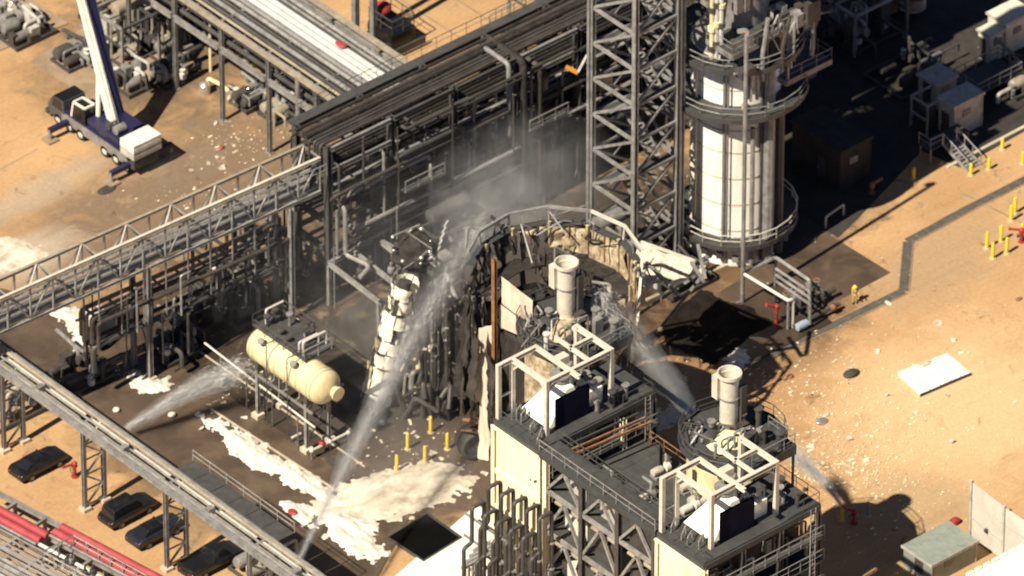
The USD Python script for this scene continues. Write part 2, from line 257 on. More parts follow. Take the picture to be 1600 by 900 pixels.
# ------------------------------------------------------------------ the ground
def ground_material():
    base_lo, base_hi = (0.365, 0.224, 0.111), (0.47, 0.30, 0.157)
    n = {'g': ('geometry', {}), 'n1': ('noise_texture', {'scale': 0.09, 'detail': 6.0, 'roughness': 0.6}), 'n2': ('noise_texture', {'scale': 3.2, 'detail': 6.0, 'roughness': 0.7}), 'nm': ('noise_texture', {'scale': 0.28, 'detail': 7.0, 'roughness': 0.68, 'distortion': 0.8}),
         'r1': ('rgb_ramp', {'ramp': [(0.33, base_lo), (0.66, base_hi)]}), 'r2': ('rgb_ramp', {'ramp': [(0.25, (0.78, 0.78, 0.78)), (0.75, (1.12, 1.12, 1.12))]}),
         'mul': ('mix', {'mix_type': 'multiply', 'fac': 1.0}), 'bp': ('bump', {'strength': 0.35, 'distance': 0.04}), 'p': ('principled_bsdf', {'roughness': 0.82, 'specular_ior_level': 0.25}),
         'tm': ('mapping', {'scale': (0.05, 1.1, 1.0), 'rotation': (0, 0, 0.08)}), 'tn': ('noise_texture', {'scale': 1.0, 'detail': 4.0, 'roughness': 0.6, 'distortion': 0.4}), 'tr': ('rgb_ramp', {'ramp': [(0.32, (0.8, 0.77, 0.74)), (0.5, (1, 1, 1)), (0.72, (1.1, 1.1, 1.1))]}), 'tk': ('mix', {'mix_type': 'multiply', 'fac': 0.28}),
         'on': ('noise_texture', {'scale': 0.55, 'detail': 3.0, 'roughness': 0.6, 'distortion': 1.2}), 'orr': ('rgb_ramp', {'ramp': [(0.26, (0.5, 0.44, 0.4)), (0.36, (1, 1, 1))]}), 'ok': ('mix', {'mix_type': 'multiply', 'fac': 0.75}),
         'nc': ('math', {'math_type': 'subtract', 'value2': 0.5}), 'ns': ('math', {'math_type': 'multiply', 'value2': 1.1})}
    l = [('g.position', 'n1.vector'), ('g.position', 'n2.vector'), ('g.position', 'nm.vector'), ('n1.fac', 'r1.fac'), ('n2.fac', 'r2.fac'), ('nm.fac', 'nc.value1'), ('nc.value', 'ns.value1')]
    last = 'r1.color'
    # soaked, sooty and dusty areas and painted shade: centre, half axes along the plant's two directions, turn, colour, strength
    for k, (c, rx, ry, rot, col, hard, amt) in enumerate(STAINS_AND_SHADE):
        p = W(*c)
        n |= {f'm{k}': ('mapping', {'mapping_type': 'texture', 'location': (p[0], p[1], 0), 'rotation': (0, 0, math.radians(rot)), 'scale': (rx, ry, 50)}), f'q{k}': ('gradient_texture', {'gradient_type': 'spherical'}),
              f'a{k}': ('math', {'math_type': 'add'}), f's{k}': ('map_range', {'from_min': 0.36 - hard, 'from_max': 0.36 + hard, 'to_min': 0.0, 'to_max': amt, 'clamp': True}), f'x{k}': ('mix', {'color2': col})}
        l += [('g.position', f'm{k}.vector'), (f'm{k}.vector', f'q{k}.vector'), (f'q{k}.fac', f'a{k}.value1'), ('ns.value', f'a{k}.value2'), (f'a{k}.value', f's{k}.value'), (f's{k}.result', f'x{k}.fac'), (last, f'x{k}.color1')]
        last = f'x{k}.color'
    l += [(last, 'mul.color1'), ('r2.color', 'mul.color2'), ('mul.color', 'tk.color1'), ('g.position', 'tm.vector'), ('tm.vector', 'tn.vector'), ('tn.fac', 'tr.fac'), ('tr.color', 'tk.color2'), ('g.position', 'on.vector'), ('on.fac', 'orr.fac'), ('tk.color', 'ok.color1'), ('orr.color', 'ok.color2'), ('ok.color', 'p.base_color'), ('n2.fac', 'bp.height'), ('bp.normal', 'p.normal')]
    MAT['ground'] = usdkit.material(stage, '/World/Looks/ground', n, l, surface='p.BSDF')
STAINS_AND_SHADE = [((300, 300), 31, 13, 4, (0.175, 0.125, 0.085), 0.25, 0.95), ((40, 400), 7, 4, 0, (0.48, 0.42, 0.34), 0.25, 0.6), ((60, 300), 12, 2.6, 4, (0.36, 0.30, 0.235), 0.25, 0.6),
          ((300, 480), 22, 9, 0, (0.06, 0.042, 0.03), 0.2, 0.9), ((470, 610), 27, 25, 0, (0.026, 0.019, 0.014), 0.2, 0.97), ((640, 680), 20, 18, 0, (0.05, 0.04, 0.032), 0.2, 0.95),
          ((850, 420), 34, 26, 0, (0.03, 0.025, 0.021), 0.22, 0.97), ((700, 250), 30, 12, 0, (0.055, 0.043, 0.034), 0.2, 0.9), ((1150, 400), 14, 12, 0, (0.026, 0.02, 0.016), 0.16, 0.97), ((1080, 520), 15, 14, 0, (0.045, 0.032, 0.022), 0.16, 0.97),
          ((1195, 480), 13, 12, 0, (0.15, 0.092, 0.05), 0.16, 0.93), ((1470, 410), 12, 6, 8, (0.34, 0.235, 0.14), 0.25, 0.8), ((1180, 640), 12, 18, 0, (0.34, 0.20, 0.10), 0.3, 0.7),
          ((1500, 640), 17, 14, 0, (0.60, 0.43, 0.25), 0.3, 0.8), ((1440, 790), 6, 7, 0, (0.33, 0.24, 0.14), 0.25, 0.6), ((1230, 330), 12, 9, 0, (0.06, 0.05, 0.04), 0.2, 0.95), ((230, 90), 14, 14, 0, (0.09, 0.068, 0.05), 0.25, 0.85), ((700, 740), 12, 9, 0, (0.10, 0.07, 0.05), 0.2, 0.9)]  # ellipse right of the column paints its cast shade into the ground
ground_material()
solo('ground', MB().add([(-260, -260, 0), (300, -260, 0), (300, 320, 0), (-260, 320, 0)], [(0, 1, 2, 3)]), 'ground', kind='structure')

def poly(pts, z0=0.0): return sg.Polygon([tuple(W(x, y, z0)[:2]) for x, y in pts]).buffer(0)
def sheet(name, pts, z, m, **kw):
    v, f = trimesh.creation.triangulate_polygon(poly(pts), engine='earcut')
    return solo(name, MB().add(np.c_[v, np.full(len(v), z)], f), m, **kw)
def slab(pts, h, z0=0.0, at=0.0):
    t = trimesh.creation.extrude_polygon(poly(pts, at), h, engine='earcut'); t.apply_translation([0, 0, z0]); return MB().tm(t)
def mound(pts, height, seed, cell=0.12, rough=0.6, z0=0.005, edge=0.9):
    """A lumpy low heap filling the outline, with a ragged edge."""
    P = poly(pts); a, b, c, d = P.buffer(0.8).bounds; xs, ys = np.arange(a, c, cell), np.arange(b, d, cell)
    g = np.stack(np.meshgrid(xs, ys, indexing='ij'), -1); q = shapely.points(g.reshape(-1, 2))
    dist = np.where(shapely.contains(P, q), 1, -1) * shapely.distance(P.exterior, q); dist = dist.reshape(len(xs), len(ys))
    p3 = np.concatenate([g, np.full(g.shape[:2] + (1,), seed * 3.7)], -1)
    nz = meshkit.fbm(p3 * 0.55, 4, seed); n2 = meshkit.fbm(p3 * 0.9, 3, seed + 9); nz = nz * 0.62 + meshkit.fbm(p3 * 2.3, 3, seed + 5) * 0.38
    h = np.clip((dist / edge + (nz - 0.5) * 9.5 * rough) * 0.6, -0.4, 1) * height * (0.35 + 1.3 * n2 * rough * 1.3 + 0.4 * (1 - rough))
    v = np.concatenate([g, (z0 + h)[..., None]], -1).reshape(-1, 3); idx = np.arange(len(v)).reshape(len(xs), len(ys))
    quads = np.stack([idx[:-1, :-1], idx[1:, :-1], idx[1:, 1:], idx[:-1, 1:]], -1).reshape(-1, 4); hh = (z0 + h).reshape(-1)
    quads = quads[(hh[quads] > 0).any(1)]; u, inv = np.unique(quads, return_inverse=True)
    return MB().add(v[u], inv.reshape(-1, 4))

# roads, pads, kerbs, trench drain
sheet('road', [(-40, 440), (110, 478), (330, 600), (640, 812), (560, 960), (340, 800), (-40, 545)], 0.004, 'road_wet', kind='structure')
def pad(name, pts, m='pad_concrete', h=0.12): return solo(name, slab(pts, h), m, kind='structure')
pad('equipment_pad', [(-30, 92), (106, 38), (40, -8), (-30, -8)])
pad('equipment_pad', [(48, 97), (152, 163), (318, 75), (318, -8), (215, -8)])
pad('equipment_pad', [(1180, 565), (1300, 505), (1225, 440), (1100, 500)], 'wet_concrete')
sheet('brown_patch', [(1285, 360), (1392, 426), (1338, 455), (1180, 540), (1100, 470)], 0.004, 'road_wet', kind='structure')  # darker brown patch across the ground
def strip(a, b, w, h, m, name, z0=0.0):
    a, b = W(*a), W(*b); return solo(name, MB().bar(a + Z * (z0 + h / 2), b + Z * (z0 + h / 2), w, h), m, kind='structure')
def trench(pts, w=0.75):
    """A drain trench: two kerbs and a row of cover plates."""
    pts = [W(*p) for p in pts]
    t = thing('trench_drain', 'dark covered drain trench bending across the tan concrete on the right', 'drain', pts[0])
    for a, b in zip(pts, pts[1:]):
        d = (b - a) / np.linalg.norm(b - a); s = np.cross(d, Z); L = np.linalg.norm(b - a); k = max(1, round(L / 1.2))
        for e in (-1, 1): part(t, 'kerb', MB().bar(a + s * e * (w / 2 + 0.06) + Z * 0.02, b + s * e * (w / 2 + 0.06) + Z * 0.02, 0.10, 0.10), 'pad_concrete')
        for i in range(k):
            part(t, 'cover_plate', MB().bar(a + d * (L * i / k + 0.02) + Z * (0.015 + 0.008 * (i % 3)), a + d * (L * (i + 1) / k - 0.02) + Z * (0.015 + 0.008 * (i % 3)), w, 0.03), 'trench_grate')
trench([(1165, 572), (1300, 510), (1412, 455), (1419, 378), (1510, 328), (1640, 262)])
for a, b in (((628, 0), (762, 88)), ((700, -10), (800, 55)), ((-5, 268), (60, 232)), ((1090, 740), (1200, 820)), ((1500, 300), (1600, 350))): strip(a, b, 0.16, 0.008, 'pad_concrete', 'expansion_joint')
strip((1480, 170), (1610, 100), 0.3, 0.12, 'concrete', 'kerb'); strip((1480, 262), (1606, 196), 0.3, 0.12, 'concrete', 'kerb')
sheet('gravel_shade_yard', [(1180, 290), (1310, 372), (1352, 330), (1440, 236), (1500, 262), (1650, 178), (1650, -60), (1180, -60)], 0.004, 'gravel_with_shade', kind='structure'); strip((305, 545), (570, 730), 0.12, 0.08, 'concrete', 'kerb'); strip((330, 640), (530, 770), 0.15, 0.1, 'concrete', 'kerb'); strip((1165, 640), (1335, 765), 0.2, 0.05, 'pad_concrete', 'kerb')  # gravel sheet; its near edge paints in the column's cast shade
strip((1010, 470), (1180, 395), 0.3, 0.15, 'concrete', 'kerb')

# pale concrete apron with its sump, and the shade painted black near the trench
def sump(outer, hole, name, label, m, depth=1.0):
    P, H = poly(outer), poly(hole)
    t = trimesh.creation.extrude_polygon(P.difference(H), 0.14, engine='earcut'); solo(name, MB().tm(t), m, kind='structure')
    c = H.centroid; g = thing('sump_pit', label, 'pit', (c.x, c.y, 0))
    R = H.buffer(0.12, join_style=2); part(g, 'rim', MB().tm(trimesh.creation.extrude_polygon(R.difference(H.buffer(-0.02)), 0.2, engine='earcut')), 'dark_steel')
    v, f = trimesh.creation.triangulate_polygon(H, engine='earcut'); part(g, 'black_water', MB().add(np.c_[v, np.full(len(v), 0.02)], f), 'pit_water')
sump([(620, 900), (745, 790), (800, 830), (800, 960), (560, 960)], [(607, 842), (668, 805), (720, 842), (662, 878)], 'apron', 'square pit of black water in the bright pale apron', 'pale_concrete')
def ragged(pts, amp=0.7, step=0.25, seed=3):
    b = poly(pts).exterior; q = [b.interpolate(s) for s in np.arange(0, b.length, step)]; p = np.array([(a.x, a.y, seed * 5.3) for a in q]); p[:, 0] += (meshkit.fbm(p * 0.8, 4, seed) - 0.5) * 2 * amp; p[:, 1] += (meshkit.fbm(p * 0.8, 4, seed + 4) - 0.5) * 2 * amp; return sg.Polygon(p[:, :2]).buffer(0)
_poly = poly
def sheet(name, pts, z, m, rag=0.0, **kw):
    P = ragged(pts, rag) if rag else _poly(pts); P = max(getattr(P, 'geoms', [P]), key=lambda g: g.area); v, f = trimesh.creation.triangulate_polygon(P, engine='earcut')
    return solo(name, MB().add(np.c_[v, np.full(len(v), z)], f), m, **kw)
sheet('shade_ground', [(1030, 522), (1062, 478), (1096, 452), (1130, 470), (1168, 482), (1206, 503), (1150, 545), (1112, 572), (1075, 556), (1045, 540)], 0.128, rag=0.9, m='shade_ground', kind='stuff', label='black ground patch with painted shade beside the drain trench', cat='ground')  # black sheet painting the reactor's cast shade on the ground

# foam and sludge
for k, (pts, h, m, lab) in enumerate((
    ([(310, 648), (345, 650), (420, 700), (500, 745), (560, 800), (520, 795), (440, 760), (370, 715)], 0.35, 'foam', 'long white strip of fire foam along the kerb'),
    ([(440, 785), (470, 790), (500, 815), (505, 835), (470, 815)], 0.2, 'foam', 'small white foam patch marked by a red rag'),
    ([(500, 802), (550, 798), (592, 818), (606, 862), (585, 885), (520, 842)], 0.3, 'foam', 'big white heap of fire foam beside the pale apron'),
    ([(500, 785), (540, 752), (610, 735), (690, 722), (738, 745), (715, 778), (660, 796), (600, 815), (545, 818), (505, 812)], 0.13, 'sludge', 'tan swirls of foam and sludge around the wreck foot'),
    ([(85, 485), (150, 480), (165, 510), (140, 545), (115, 520)], 0.3, 'foam', 'ragged pale foam under the truss bridge'),
    ([(185, 585), (265, 590), (262, 615), (225, 612)], 0.25, 'foam', 'small pale foam at the foot of the bridge post'),
    ([(-30, 372), (50, 376), (78, 395), (60, 415), (-30, 428)], 0.15, 'sludge', 'pale washed foam at the left edge of the yard'),
    ([(1000, 655), (1070, 632), (1085, 645), (1030, 672)], 0.2, 'sludge', 'pale smear of sludge between the two steel modules'),
    ([(1130, 560), (1160, 545), (1185, 556), (1150, 575)], 0.3, 'foam', 'little foam heap behind the right stack'))):
    solo('foam', mound(pts, h, 11 + k), m, lab, 'foam', kind='stuff', smooth=True)

# ------------------------------------------------------------------ pipe racks
def bent_frame(t, x, ys, H, levels, m, axis, w=0.32):
    """Two columns with cross beams; axis = direction of the rack ('x' or 'y'), ys = the two side offsets."""
    pts = [V(x, y, 0) if axis == 'x' else V(y, x, 0) for y in ys]
    for p in pts:
        part(t, 'column', MB().ibeam(p, p + Z * H, w, w, up=X if axis == 'x' else Y), m); part(t, 'base_plate', MB().box(p + Z * 0.05, (0.6, 0.6, 0.1)), m)
    for z in levels: part(t, 'cross_beam', MB().ibeam(pts[0] + Z * (z - 0.2), pts[1] + Z * (z - 0.2), w * 0.8, 0.4), m)

# main multi-level rack, running along x
A0 = W(515, 470, 0); AY, AX = A0[1], A0[0]; AD = 4.0
rackA = thing('pipe_rack', 'tall sooty multi level pipe rack across the middle of the plant', 'pipe rack', (AX, AY, 0))
lev = [15.2, 13.1, 10.7, 8.0, 5.2]; N = 6; SP = 6.7
for i in range(N + 1): bent_frame(rackA, AX + SP * i, (AY, AY + AD), 15.4, lev, 'dark_steel', 'x', 0.55)
for z in lev:
    for e, y in enumerate((AY - 0.22, AY + AD + 0.22)):
        for i in range(N): part(rackA, 'side_beam', MB().ibeam(V(AX + SP * i + 0.2, y, z), V(AX + SP * (i + 1) - 0.2, y, z), 0.25, 0.42), 'dark_steel' if (e or i % 3 or z < 10) else 'grey_steel')
for i in range(N):
    for z0, z1 in ((5.2, 8.0), (8.0, 10.7)):
        if (i + int(z0)) % 2: part(rackA, 'brace', MB().bar(V(AX + SP * i, AY - 0.2, z0), V(AX + SP * (i + 1), AY - 0.2, z1), 0.14), 'dark_steel')
for z in lev:
    y = AY + 0.45; k = 0
    while y < AY + AD - 0.3:
        r = random.choice((0.08, 0.11, 0.16, 0.22, 0.3)); y += r
        x0 = AX - random.choice((0.3, 0.5, 1.2)) + (0 if random.random() < 0.7 else SP); x1 = AX + SP * N + random.uniform(0, 5)
        m = random.choice(('charred_steel', 'charred_steel', 'black_soot', 'dark_steel', 'charred_steel', 'black_soot'))
        pts = [V(x0, y, z + r + 0.02), V(x1, y, z + r + 0.02)]
        if random.random() < 0.35: pts = [pts[0] - Z * random.uniform(1.5, 3)] + pts
        mb = MB().pipe(pts, r, n=8)
        for q in range(3): mb.flange(V(random.uniform(x0 + 1, x1 - 1), y, z + r + 0.02), X, r * 1.45)
        part(rackA, 'pipe', mb, m, smooth=40); y += r + random.uniform(0.06, 0.25)
part(rackA, 'walkway', MB().bb((AX, AY + AD + 0.4, 15.1), (AX + SP * N, AY + AD + 1.3, 15.2)), 'deck_grating')
part(rackA, 'handrail', MB().rail([V(AX, AY + AD + 1.3, 15.2), V(AX + SP * N, AY + AD + 1.3, 15.2)]), 'dark_steel')
# the closed, sooty bays behind the rack's lower levels
for i in range(N):
    for z in (3.2, 6.4, 9.2):
        if random.random() < 0.55: part(rackA, 'equipment_box', MB().bb((AX + SP * i + 1, AY + 1.2, z), (AX + SP * i + random.uniform(2.5, 5), AY + 2.6, z + random.uniform(0.9, 1.7))), random.choice(('charred_steel', 'pad_concrete', 'dark_steel')))
for k in range(22):
    z = random.uniform(3.5, 14.5); r = random.uniform(0.08, 0.24); x0 = AX + random.uniform(0, SP * N * 0.6); x1 = min(AX + SP * N, x0 + random.uniform(6, 22)); y = AY - random.uniform(0.45, 1.0)
    part(rackA, 'side_pipe', MB().pipe([V(x0, y + 1.2, z - random.choice((0, 0, 1.5))), V(x0, y, z), V(x1, y, z), V(x1, y, z - random.uniform(0, 3)), V(x1, y + 1, z - 3.2)], r), random.choice(('charred_steel', 'dark_steel', 'grey_steel', 'charred_steel', 'grey_steel')), smooth=40)
for i in range(N):
    for k in (0.33, 0.66): part(rackA, 'stub_column', MB().bar(V(AX + SP * (i + k), AY - 0.15, random.choice((0.0, 5.2))), V(AX + SP * (i + k), AY - 0.15, random.choice((10.5, 13.0))), 0.2), random.choice(('dark_steel', 'grey_steel')))
    part(rackA, 'cable_tray', MB().bb((AX + SP * i + 0.3, AY - 0.55, 11.7), (AX + SP * (i + 1) - 0.1, AY - 0.1, 11.8)), 'grey_steel')
    if i % 2: part(rackA, 'platform', MB().bb((AX + SP * i + 0.3, AY - 1.5, 8.3), (AX + SP * i + 4.5, AY - 0.4, 8.4)), 'deck_grating'); part(rackA, 'handrail', MB().rail([V(AX + SP * i + 0.3, AY - 1.45, 8.4), V(AX + SP * i + 4.5, AY - 1.45, 8.4)], 1.1, 1.4, 0.05), 'grey_steel')
# hung boxes, valves, bright knuckles on the near face
for (px, py, z) in ((632, 172, 12), (654, 214, 10.8), (601, 236, 9.5), (773, 214, 9), (556, 178, 13), (884, 236, 6), (745, 285, 4)):
    p = W(px, py, z); p[1] = AY - 0.5; mb = MB().lathe(p, [(0.0, -0.2), (0.12, -0.18), (0.12, 0.1), (0.2, 0.12), (0.2, 0.18), (0, 0.2)], 10); part(rackA, 'valve_cap', mb, 'aluminium_jacket', smooth=True)
for (px, py, z, w, h) in ((630, 262, 6.5, 1.3, 1.1), (876, 150, 12, 1.2, 1.6), (980, 150, 9, 1.4, 1.4), (690, 330, 3, 1.6, 1.2)):
    p = W(px, py, z); p[1] = AY - 0.55; part(rackA, 'panel', MB().box(p, (w, 0.5, h)), 'pad_concrete')
# vertical risers on the rack's near face
def riser(px, pytop, pybot, r, m, back=0.0, dy=0.7, foot=None):
    zt, p = 0, None
    y = AY - dy; x = W(px, 300, 0)
    # point on the plane y = const seen at the pixel
    def onp(px, py):
        d = FWD * DIST + RIGHT * ((px - 800) * WIDE / 1600) + UP * ((450 - py) * WIDE / 1600); return EYE + d * ((y - EYE[1]) / d[1])
    a, b = onp(px, pytop), onp(px, pybot); a[0] = b[0] = (a[0] + b[0]) / 2; pts = [b, a]
    if back: pts = [b, a, a + Y * back]
    if foot is not None: pts = [b + foot] + pts
    return part(rackA, 'riser_pipe', MB().pipe(pts, r, r * 2.5, 10), m, smooth=40)
riser(818, 96, 300, 0.34, 'black_soot', 4.5, 0.9); riser(842, 104, 300, 0.3, 'charred_steel', 4.5, 0.9); riser(830, 110, 290, 0.12, 'grey_steel', 1, 0.9); riser(795, 100, 210, 0.22, 'grey_steel', 3)
riser(860, 112, 250, 0.2, 'aluminium_jacket', 0, 0.9, -X * 0); riser(673, 256, 330, 0.17, 'galvanised', 0.8, 0.9, X * 1.2 - Y * 0.8); riser(600, 238, 350, 0.14, 'grey_steel', 1); riser(568, 215, 300, 0.12, 'charred_steel'); riser(905, 120, 280, 0.14, 'dark_steel', 1.5); riser(765, 175, 290, 0.12, 'dark_steel'); riser(740, 150, 260, 0.1, 'grey_steel')
for k in range(30):
    px = random.uniform(522, 925); yt = 470 - 0.5 * (px - 515) - random.uniform(60, 225); riser(px, yt, yt + random.uniform(40, 190), random.uniform(0.05, 0.12), random.choice(('charred_steel', 'dark_steel', 'grey_steel', 'black_soot', 'grey_steel')), random.choice((0, 0, 1.0, 2.2)), random.choice((0.5, 0.8, 1.1)), None if k % 3 else V(random.uniform(-1.5, 1.5), -0.4, -0.3))
t = thing('bent_beam', 'bent orange steel beam hanging on the rack beside the lattice tower', 'beam', W(900, 110, 13))
a = W(884, 104, 13); b = W(903, 114, 12.6); c = W(918, 86, 13.6); part(t, 'orange_bar', MB().bar(a, b, 0.25), 'orange_paint'); part(t, 'grey_bar', MB().bar(b, c, 0.2), 'galvanised')

# upper-left rack, running along y (towards the back)
B0 = W(467, 270, 0); BX, BY = B0[0], AY + AD + 0.9; BW, BH = 6.8, 10.2
rackB = thing('pipe_rack', 'wide pipe rack at upper left carrying shiny white pipes', 'pipe rack', (BX, BY, 0))
ys = [BY + 2.2 + 6.2 * i for i in range(7)]
for y in ys: bent_frame(rackB, y, (BX, BX + BW), BH, [BH, 7.6], 'grey_steel', 'y', 0.34)
for x in (BX - 0.24, BX + BW + 0.24):
    for z in (BH, 7.6):
        for a, b in zip(ys, ys[1:]): part(rackB, 'side_beam', MB().ibeam(V(x, a + 0.2, z - 0.1), V(x, b - 0.2, z - 0.1), 0.3, 0.5), 'grey_steel')
        part(rackB, 'side_beam', MB().ibeam(V(x, BY - 0.2, z - 0.1), V(x, ys[0] - 0.2, z - 0.1), 0.3, 0.5), 'grey_steel')
yend = ys[-1] + 6
for dx, r, m in ((0.35, 0.13, 'tan_pipe'), (0.75, 0.16, 'dark_steel'), (1.35, 0.22, 'grey_steel'), (1.95, 0.14, 'dark_steel'), (2.5, 0.2, 'galvanised'), (3.05, 0.22, 'aluminium_jacket'), (3.65, 0.24, 'white_pipe'), (4.28, 0.24, 'white_pipe'), (4.9, 0.24, 'white_pipe'), (5.4, 0.13, 'dark_steel'), (5.75, 0.14, 'grey_steel'), (6.25, 0.2, 'galvanised')):
    mb = MB().pipe([V(BX + dx, BY + 0.1, BH + r + 0.02), V(BX + dx, yend, BH + r + 0.02)], r, n=10)
    for q in range(4): mb.flange(V(BX + dx, random.uniform(BY + 1, yend - 1), BH + r + 0.02), Y, r * 1.25, 0.1)
    part(rackB, 'pipe', mb, m, smooth=40)
for dx, r, m in ((0.6, 0.2, 'dark_steel'), (1.5, 0.25, 'grey_steel'), (2.6, 0.16, 'dark_steel'), (3.6, 0.3, 'grey_steel'), (4.8, 0.2, 'tan_pipe'), (5.9, 0.2, 'dark_steel')):
    part(rackB, 'pipe', MB().pipe([V(BX + dx, BY - 0.5, 7.6 + r + 0.02), V(BX + dx, yend, 7.6 + r + 0.02)], r), m, smooth=40)
part(rackB, 'cable_tray', MB().bb((BX - 0.9, BY, BH + 0.15), (BX - 0.3, yend, BH + 0.28)), 'tan_pipe'); part(rackB, 'cable_tray', MB().bb((BX + BW + 0.5, BY, BH + 0.15), (BX + BW + 1.1, yend, BH + 0.28)), 'tan_pipe')
part(rackB, 'red_rag', MB().tm(trimesh.creation.icosphere(1, 0.3).apply_transform(np.diag([1.3, 2.2, 0.5, 1])).apply_translation(V(BX + 4.75, W(548, 72, BH)[1], BH + 0.65))), 'pipe_red', smooth=True)
# uprights with bright capped tops on its near side
def standpipe(px, py0, py1, r, m, label):
    b = W(px, py1, 0); h = (py1 - py0) / 15.4; t = thing('standpipe', label, 'pipe', b)
    part(t, 'pipe', MB().tube([b, b + Z * h], r, 8), m, smooth=40); part(t, 'cap', MB().lathe(b + Z * h, [(r * 1.5, -0.1), (r * 1.6, 0.05), (r * 0.8, 0.2), (0, 0.24)], 8), 'aluminium_jacket', smooth=True)
standpipe(329, 18, 112, 0.12, 'cream_tank', 'thin cream upright pipe nearest the dark shade at upper left')
standpipe(387, 60, 128, 0.22, 'grey_steel', 'stout grey upright under the upper left rack beside a yellow post')
standpipe(422, 88, 170, 0.2, 'grey_steel', 'grey capped upright, left one of a close pair under the rack')
standpipe(434, 94, 172, 0.2, 'grey_steel', 'grey capped upright, right one of a close pair under the rack')
standpipe(467, 116, 272, 0.22, 'grey_steel', 'tall grey capped upright at the corner where the two racks meet')

# ------------------------------------------------------------------ truss bridge at left, running roughly along x
def truss_bridge():
    zt, zb = 14.3, 11.0; a, b = W(-60, 494, zt), W(500, 247, zt); d = (b - a) / np.linalg.norm(b - a); s = np.cross(Z, d); L = np.linalg.norm(b - a); wd = 2.2
    t = thing('truss_bridge', 'grey steel truss bridge carrying pipes in from the left edge', 'pipe bridge', (a[0], a[1], 0))
    n = 16
    for e, off in enumerate((0, wd)):
        m = 'galvanised'
        o = s * off; part(t, 'top_chord', MB().ibeam(a + o, b + o, 0.26, 0.26), 'white_steel' if not off else 'tan_pipe'); part(t, 'bottom_chord', MB().ibeam(a + o - Z * (zt - zb), b + o - Z * (zt - zb), 0.26, 0.26), m)
        for i in range(n + 1):
            p = a + d * L * i / n + o; part(t, 'upright', MB().bar(p, p - Z * (zt - zb), 0.14), m)
            if i < n:
                q = p + d * L / n; part(t, 'diagonal', MB().bar(p - Z * (zt - zb if i % 2 else 0), q - Z * (0 if i % 2 else zt - zb), 0.13), m)
    for i in range(n + 1):
        p = a + d * L * i / n; part(t, 'cross_beam', MB().bar(p - Z * (zt - zb), p + s * wd - Z * (zt - zb), 0.2), 'grey_steel')
        if i % 2 == 0: part(t, 'top_strut', MB().bar(p, p + s * wd, 0.12), 'galvanised')
        elif i < n: part(t, 'top_strut', MB().bar(p, p + d * L / n + s * wd, 0.12), 'white_steel')
    for off, r, h, m in ((0.4, 0.2, 0.3, 'grey_steel'), (0.95, 0.16, 0.3, 'aluminium_jacket'), (1.4, 0.2, 0.3, 'galvanised'), (1.85, 0.13, 0.3, 'tan_pipe'), (0.5, 0.12, 1.6, 'aluminium_jacket'), (1.1, 0.16, 1.6, 'grey_steel'), (1.7, 0.12, 1.6, 'tan_pipe')):
        o = s * off - Z * (zt - zb - h); part(t, 'pipe', MB().pipe([a + o, b + o], r), m, smooth=40)
    part(t, 'handrail', MB().rail([a - s * 0.9 - Z * 1.2 + d * 16, b - s * 0.9 - Z * 1.2], 1.1, 2.0, 0.05), 'galvanised')
    for px, base in ((235, 590), (457, 500)):
        p = W(px, base, 0)
        part(t, 'post', MB().ibeam(p, p + Z * 11.2, 0.4, 0.4, up=X), 'galvanised'); q = p + s * wd
        part(t, 'post', MB().ibeam(q, q + Z * 11.2, 0.4, 0.4, up=X), 'grey_steel'); part(t, 'post_brace', MB().bar(p + Z * 2, q + Z * 8, 0.12), 'grey_steel'); part(t, 'base_plate', MB().box(p + Z * 0.06, (0.8, 0.8, 0.12)), 'concrete')
    # lower tier of pipes with their hangers, rusty
    for off, z, r, m in ((-0.6, 8.2, 0.18, 'charred_steel'), (0.3, 8.2, 0.22, 'charred_steel'), (1.0, 8.2, 0.15, 'galvanised'), (1.8, 8.2, 0.2, 'pad_concrete'), (0.2, 5.4, 0.25, 'dark_steel'), (1.2, 5.4, 0.18, 'charred_steel')):
        p0 = a + d * L * 0.36 + s * off; p0[2] = z; p1 = a + d * L * 0.92 + s * off; p1[2] = z
        part(t, 'lower_pipe', MB().pipe([p0 - Z * 2.5, p0, p1, p1 - Z * 3], r), m, smooth=40)
    for i in range(34):
        q = random.uniform(0.34, 0.93); p = a + d * L * q + s * random.uniform(-1.0, 2.4); p[2] = random.uniform(5, 11); part(t, 'drop_pipe', MB().pipe([p + d * random.uniform(-1.5, 1.5), p, p - Z * random.uniform(2, 5)], random.uniform(0.06, 0.14)), random.choice(('charred_steel', 'dark_steel', 'grey_steel', 'galvanised', 'black_soot')), smooth=40)
    for i in range(6, 15):
        p = a + d * L * i / n; part(t, 'hanger', MB().bar(p - Z * (zt - zb), V(p[0], p[1], 5.2), 0.1), 'grey_steel'); part(t, 'lower_beam', MB().bar(V(*(p - s * 0.7)[:2], 8.0), V(*(p + s * 2.2)[:2], 8.0), 0.16), 'charred_steel')
    return a, d, s, L
TB = truss_bridge()

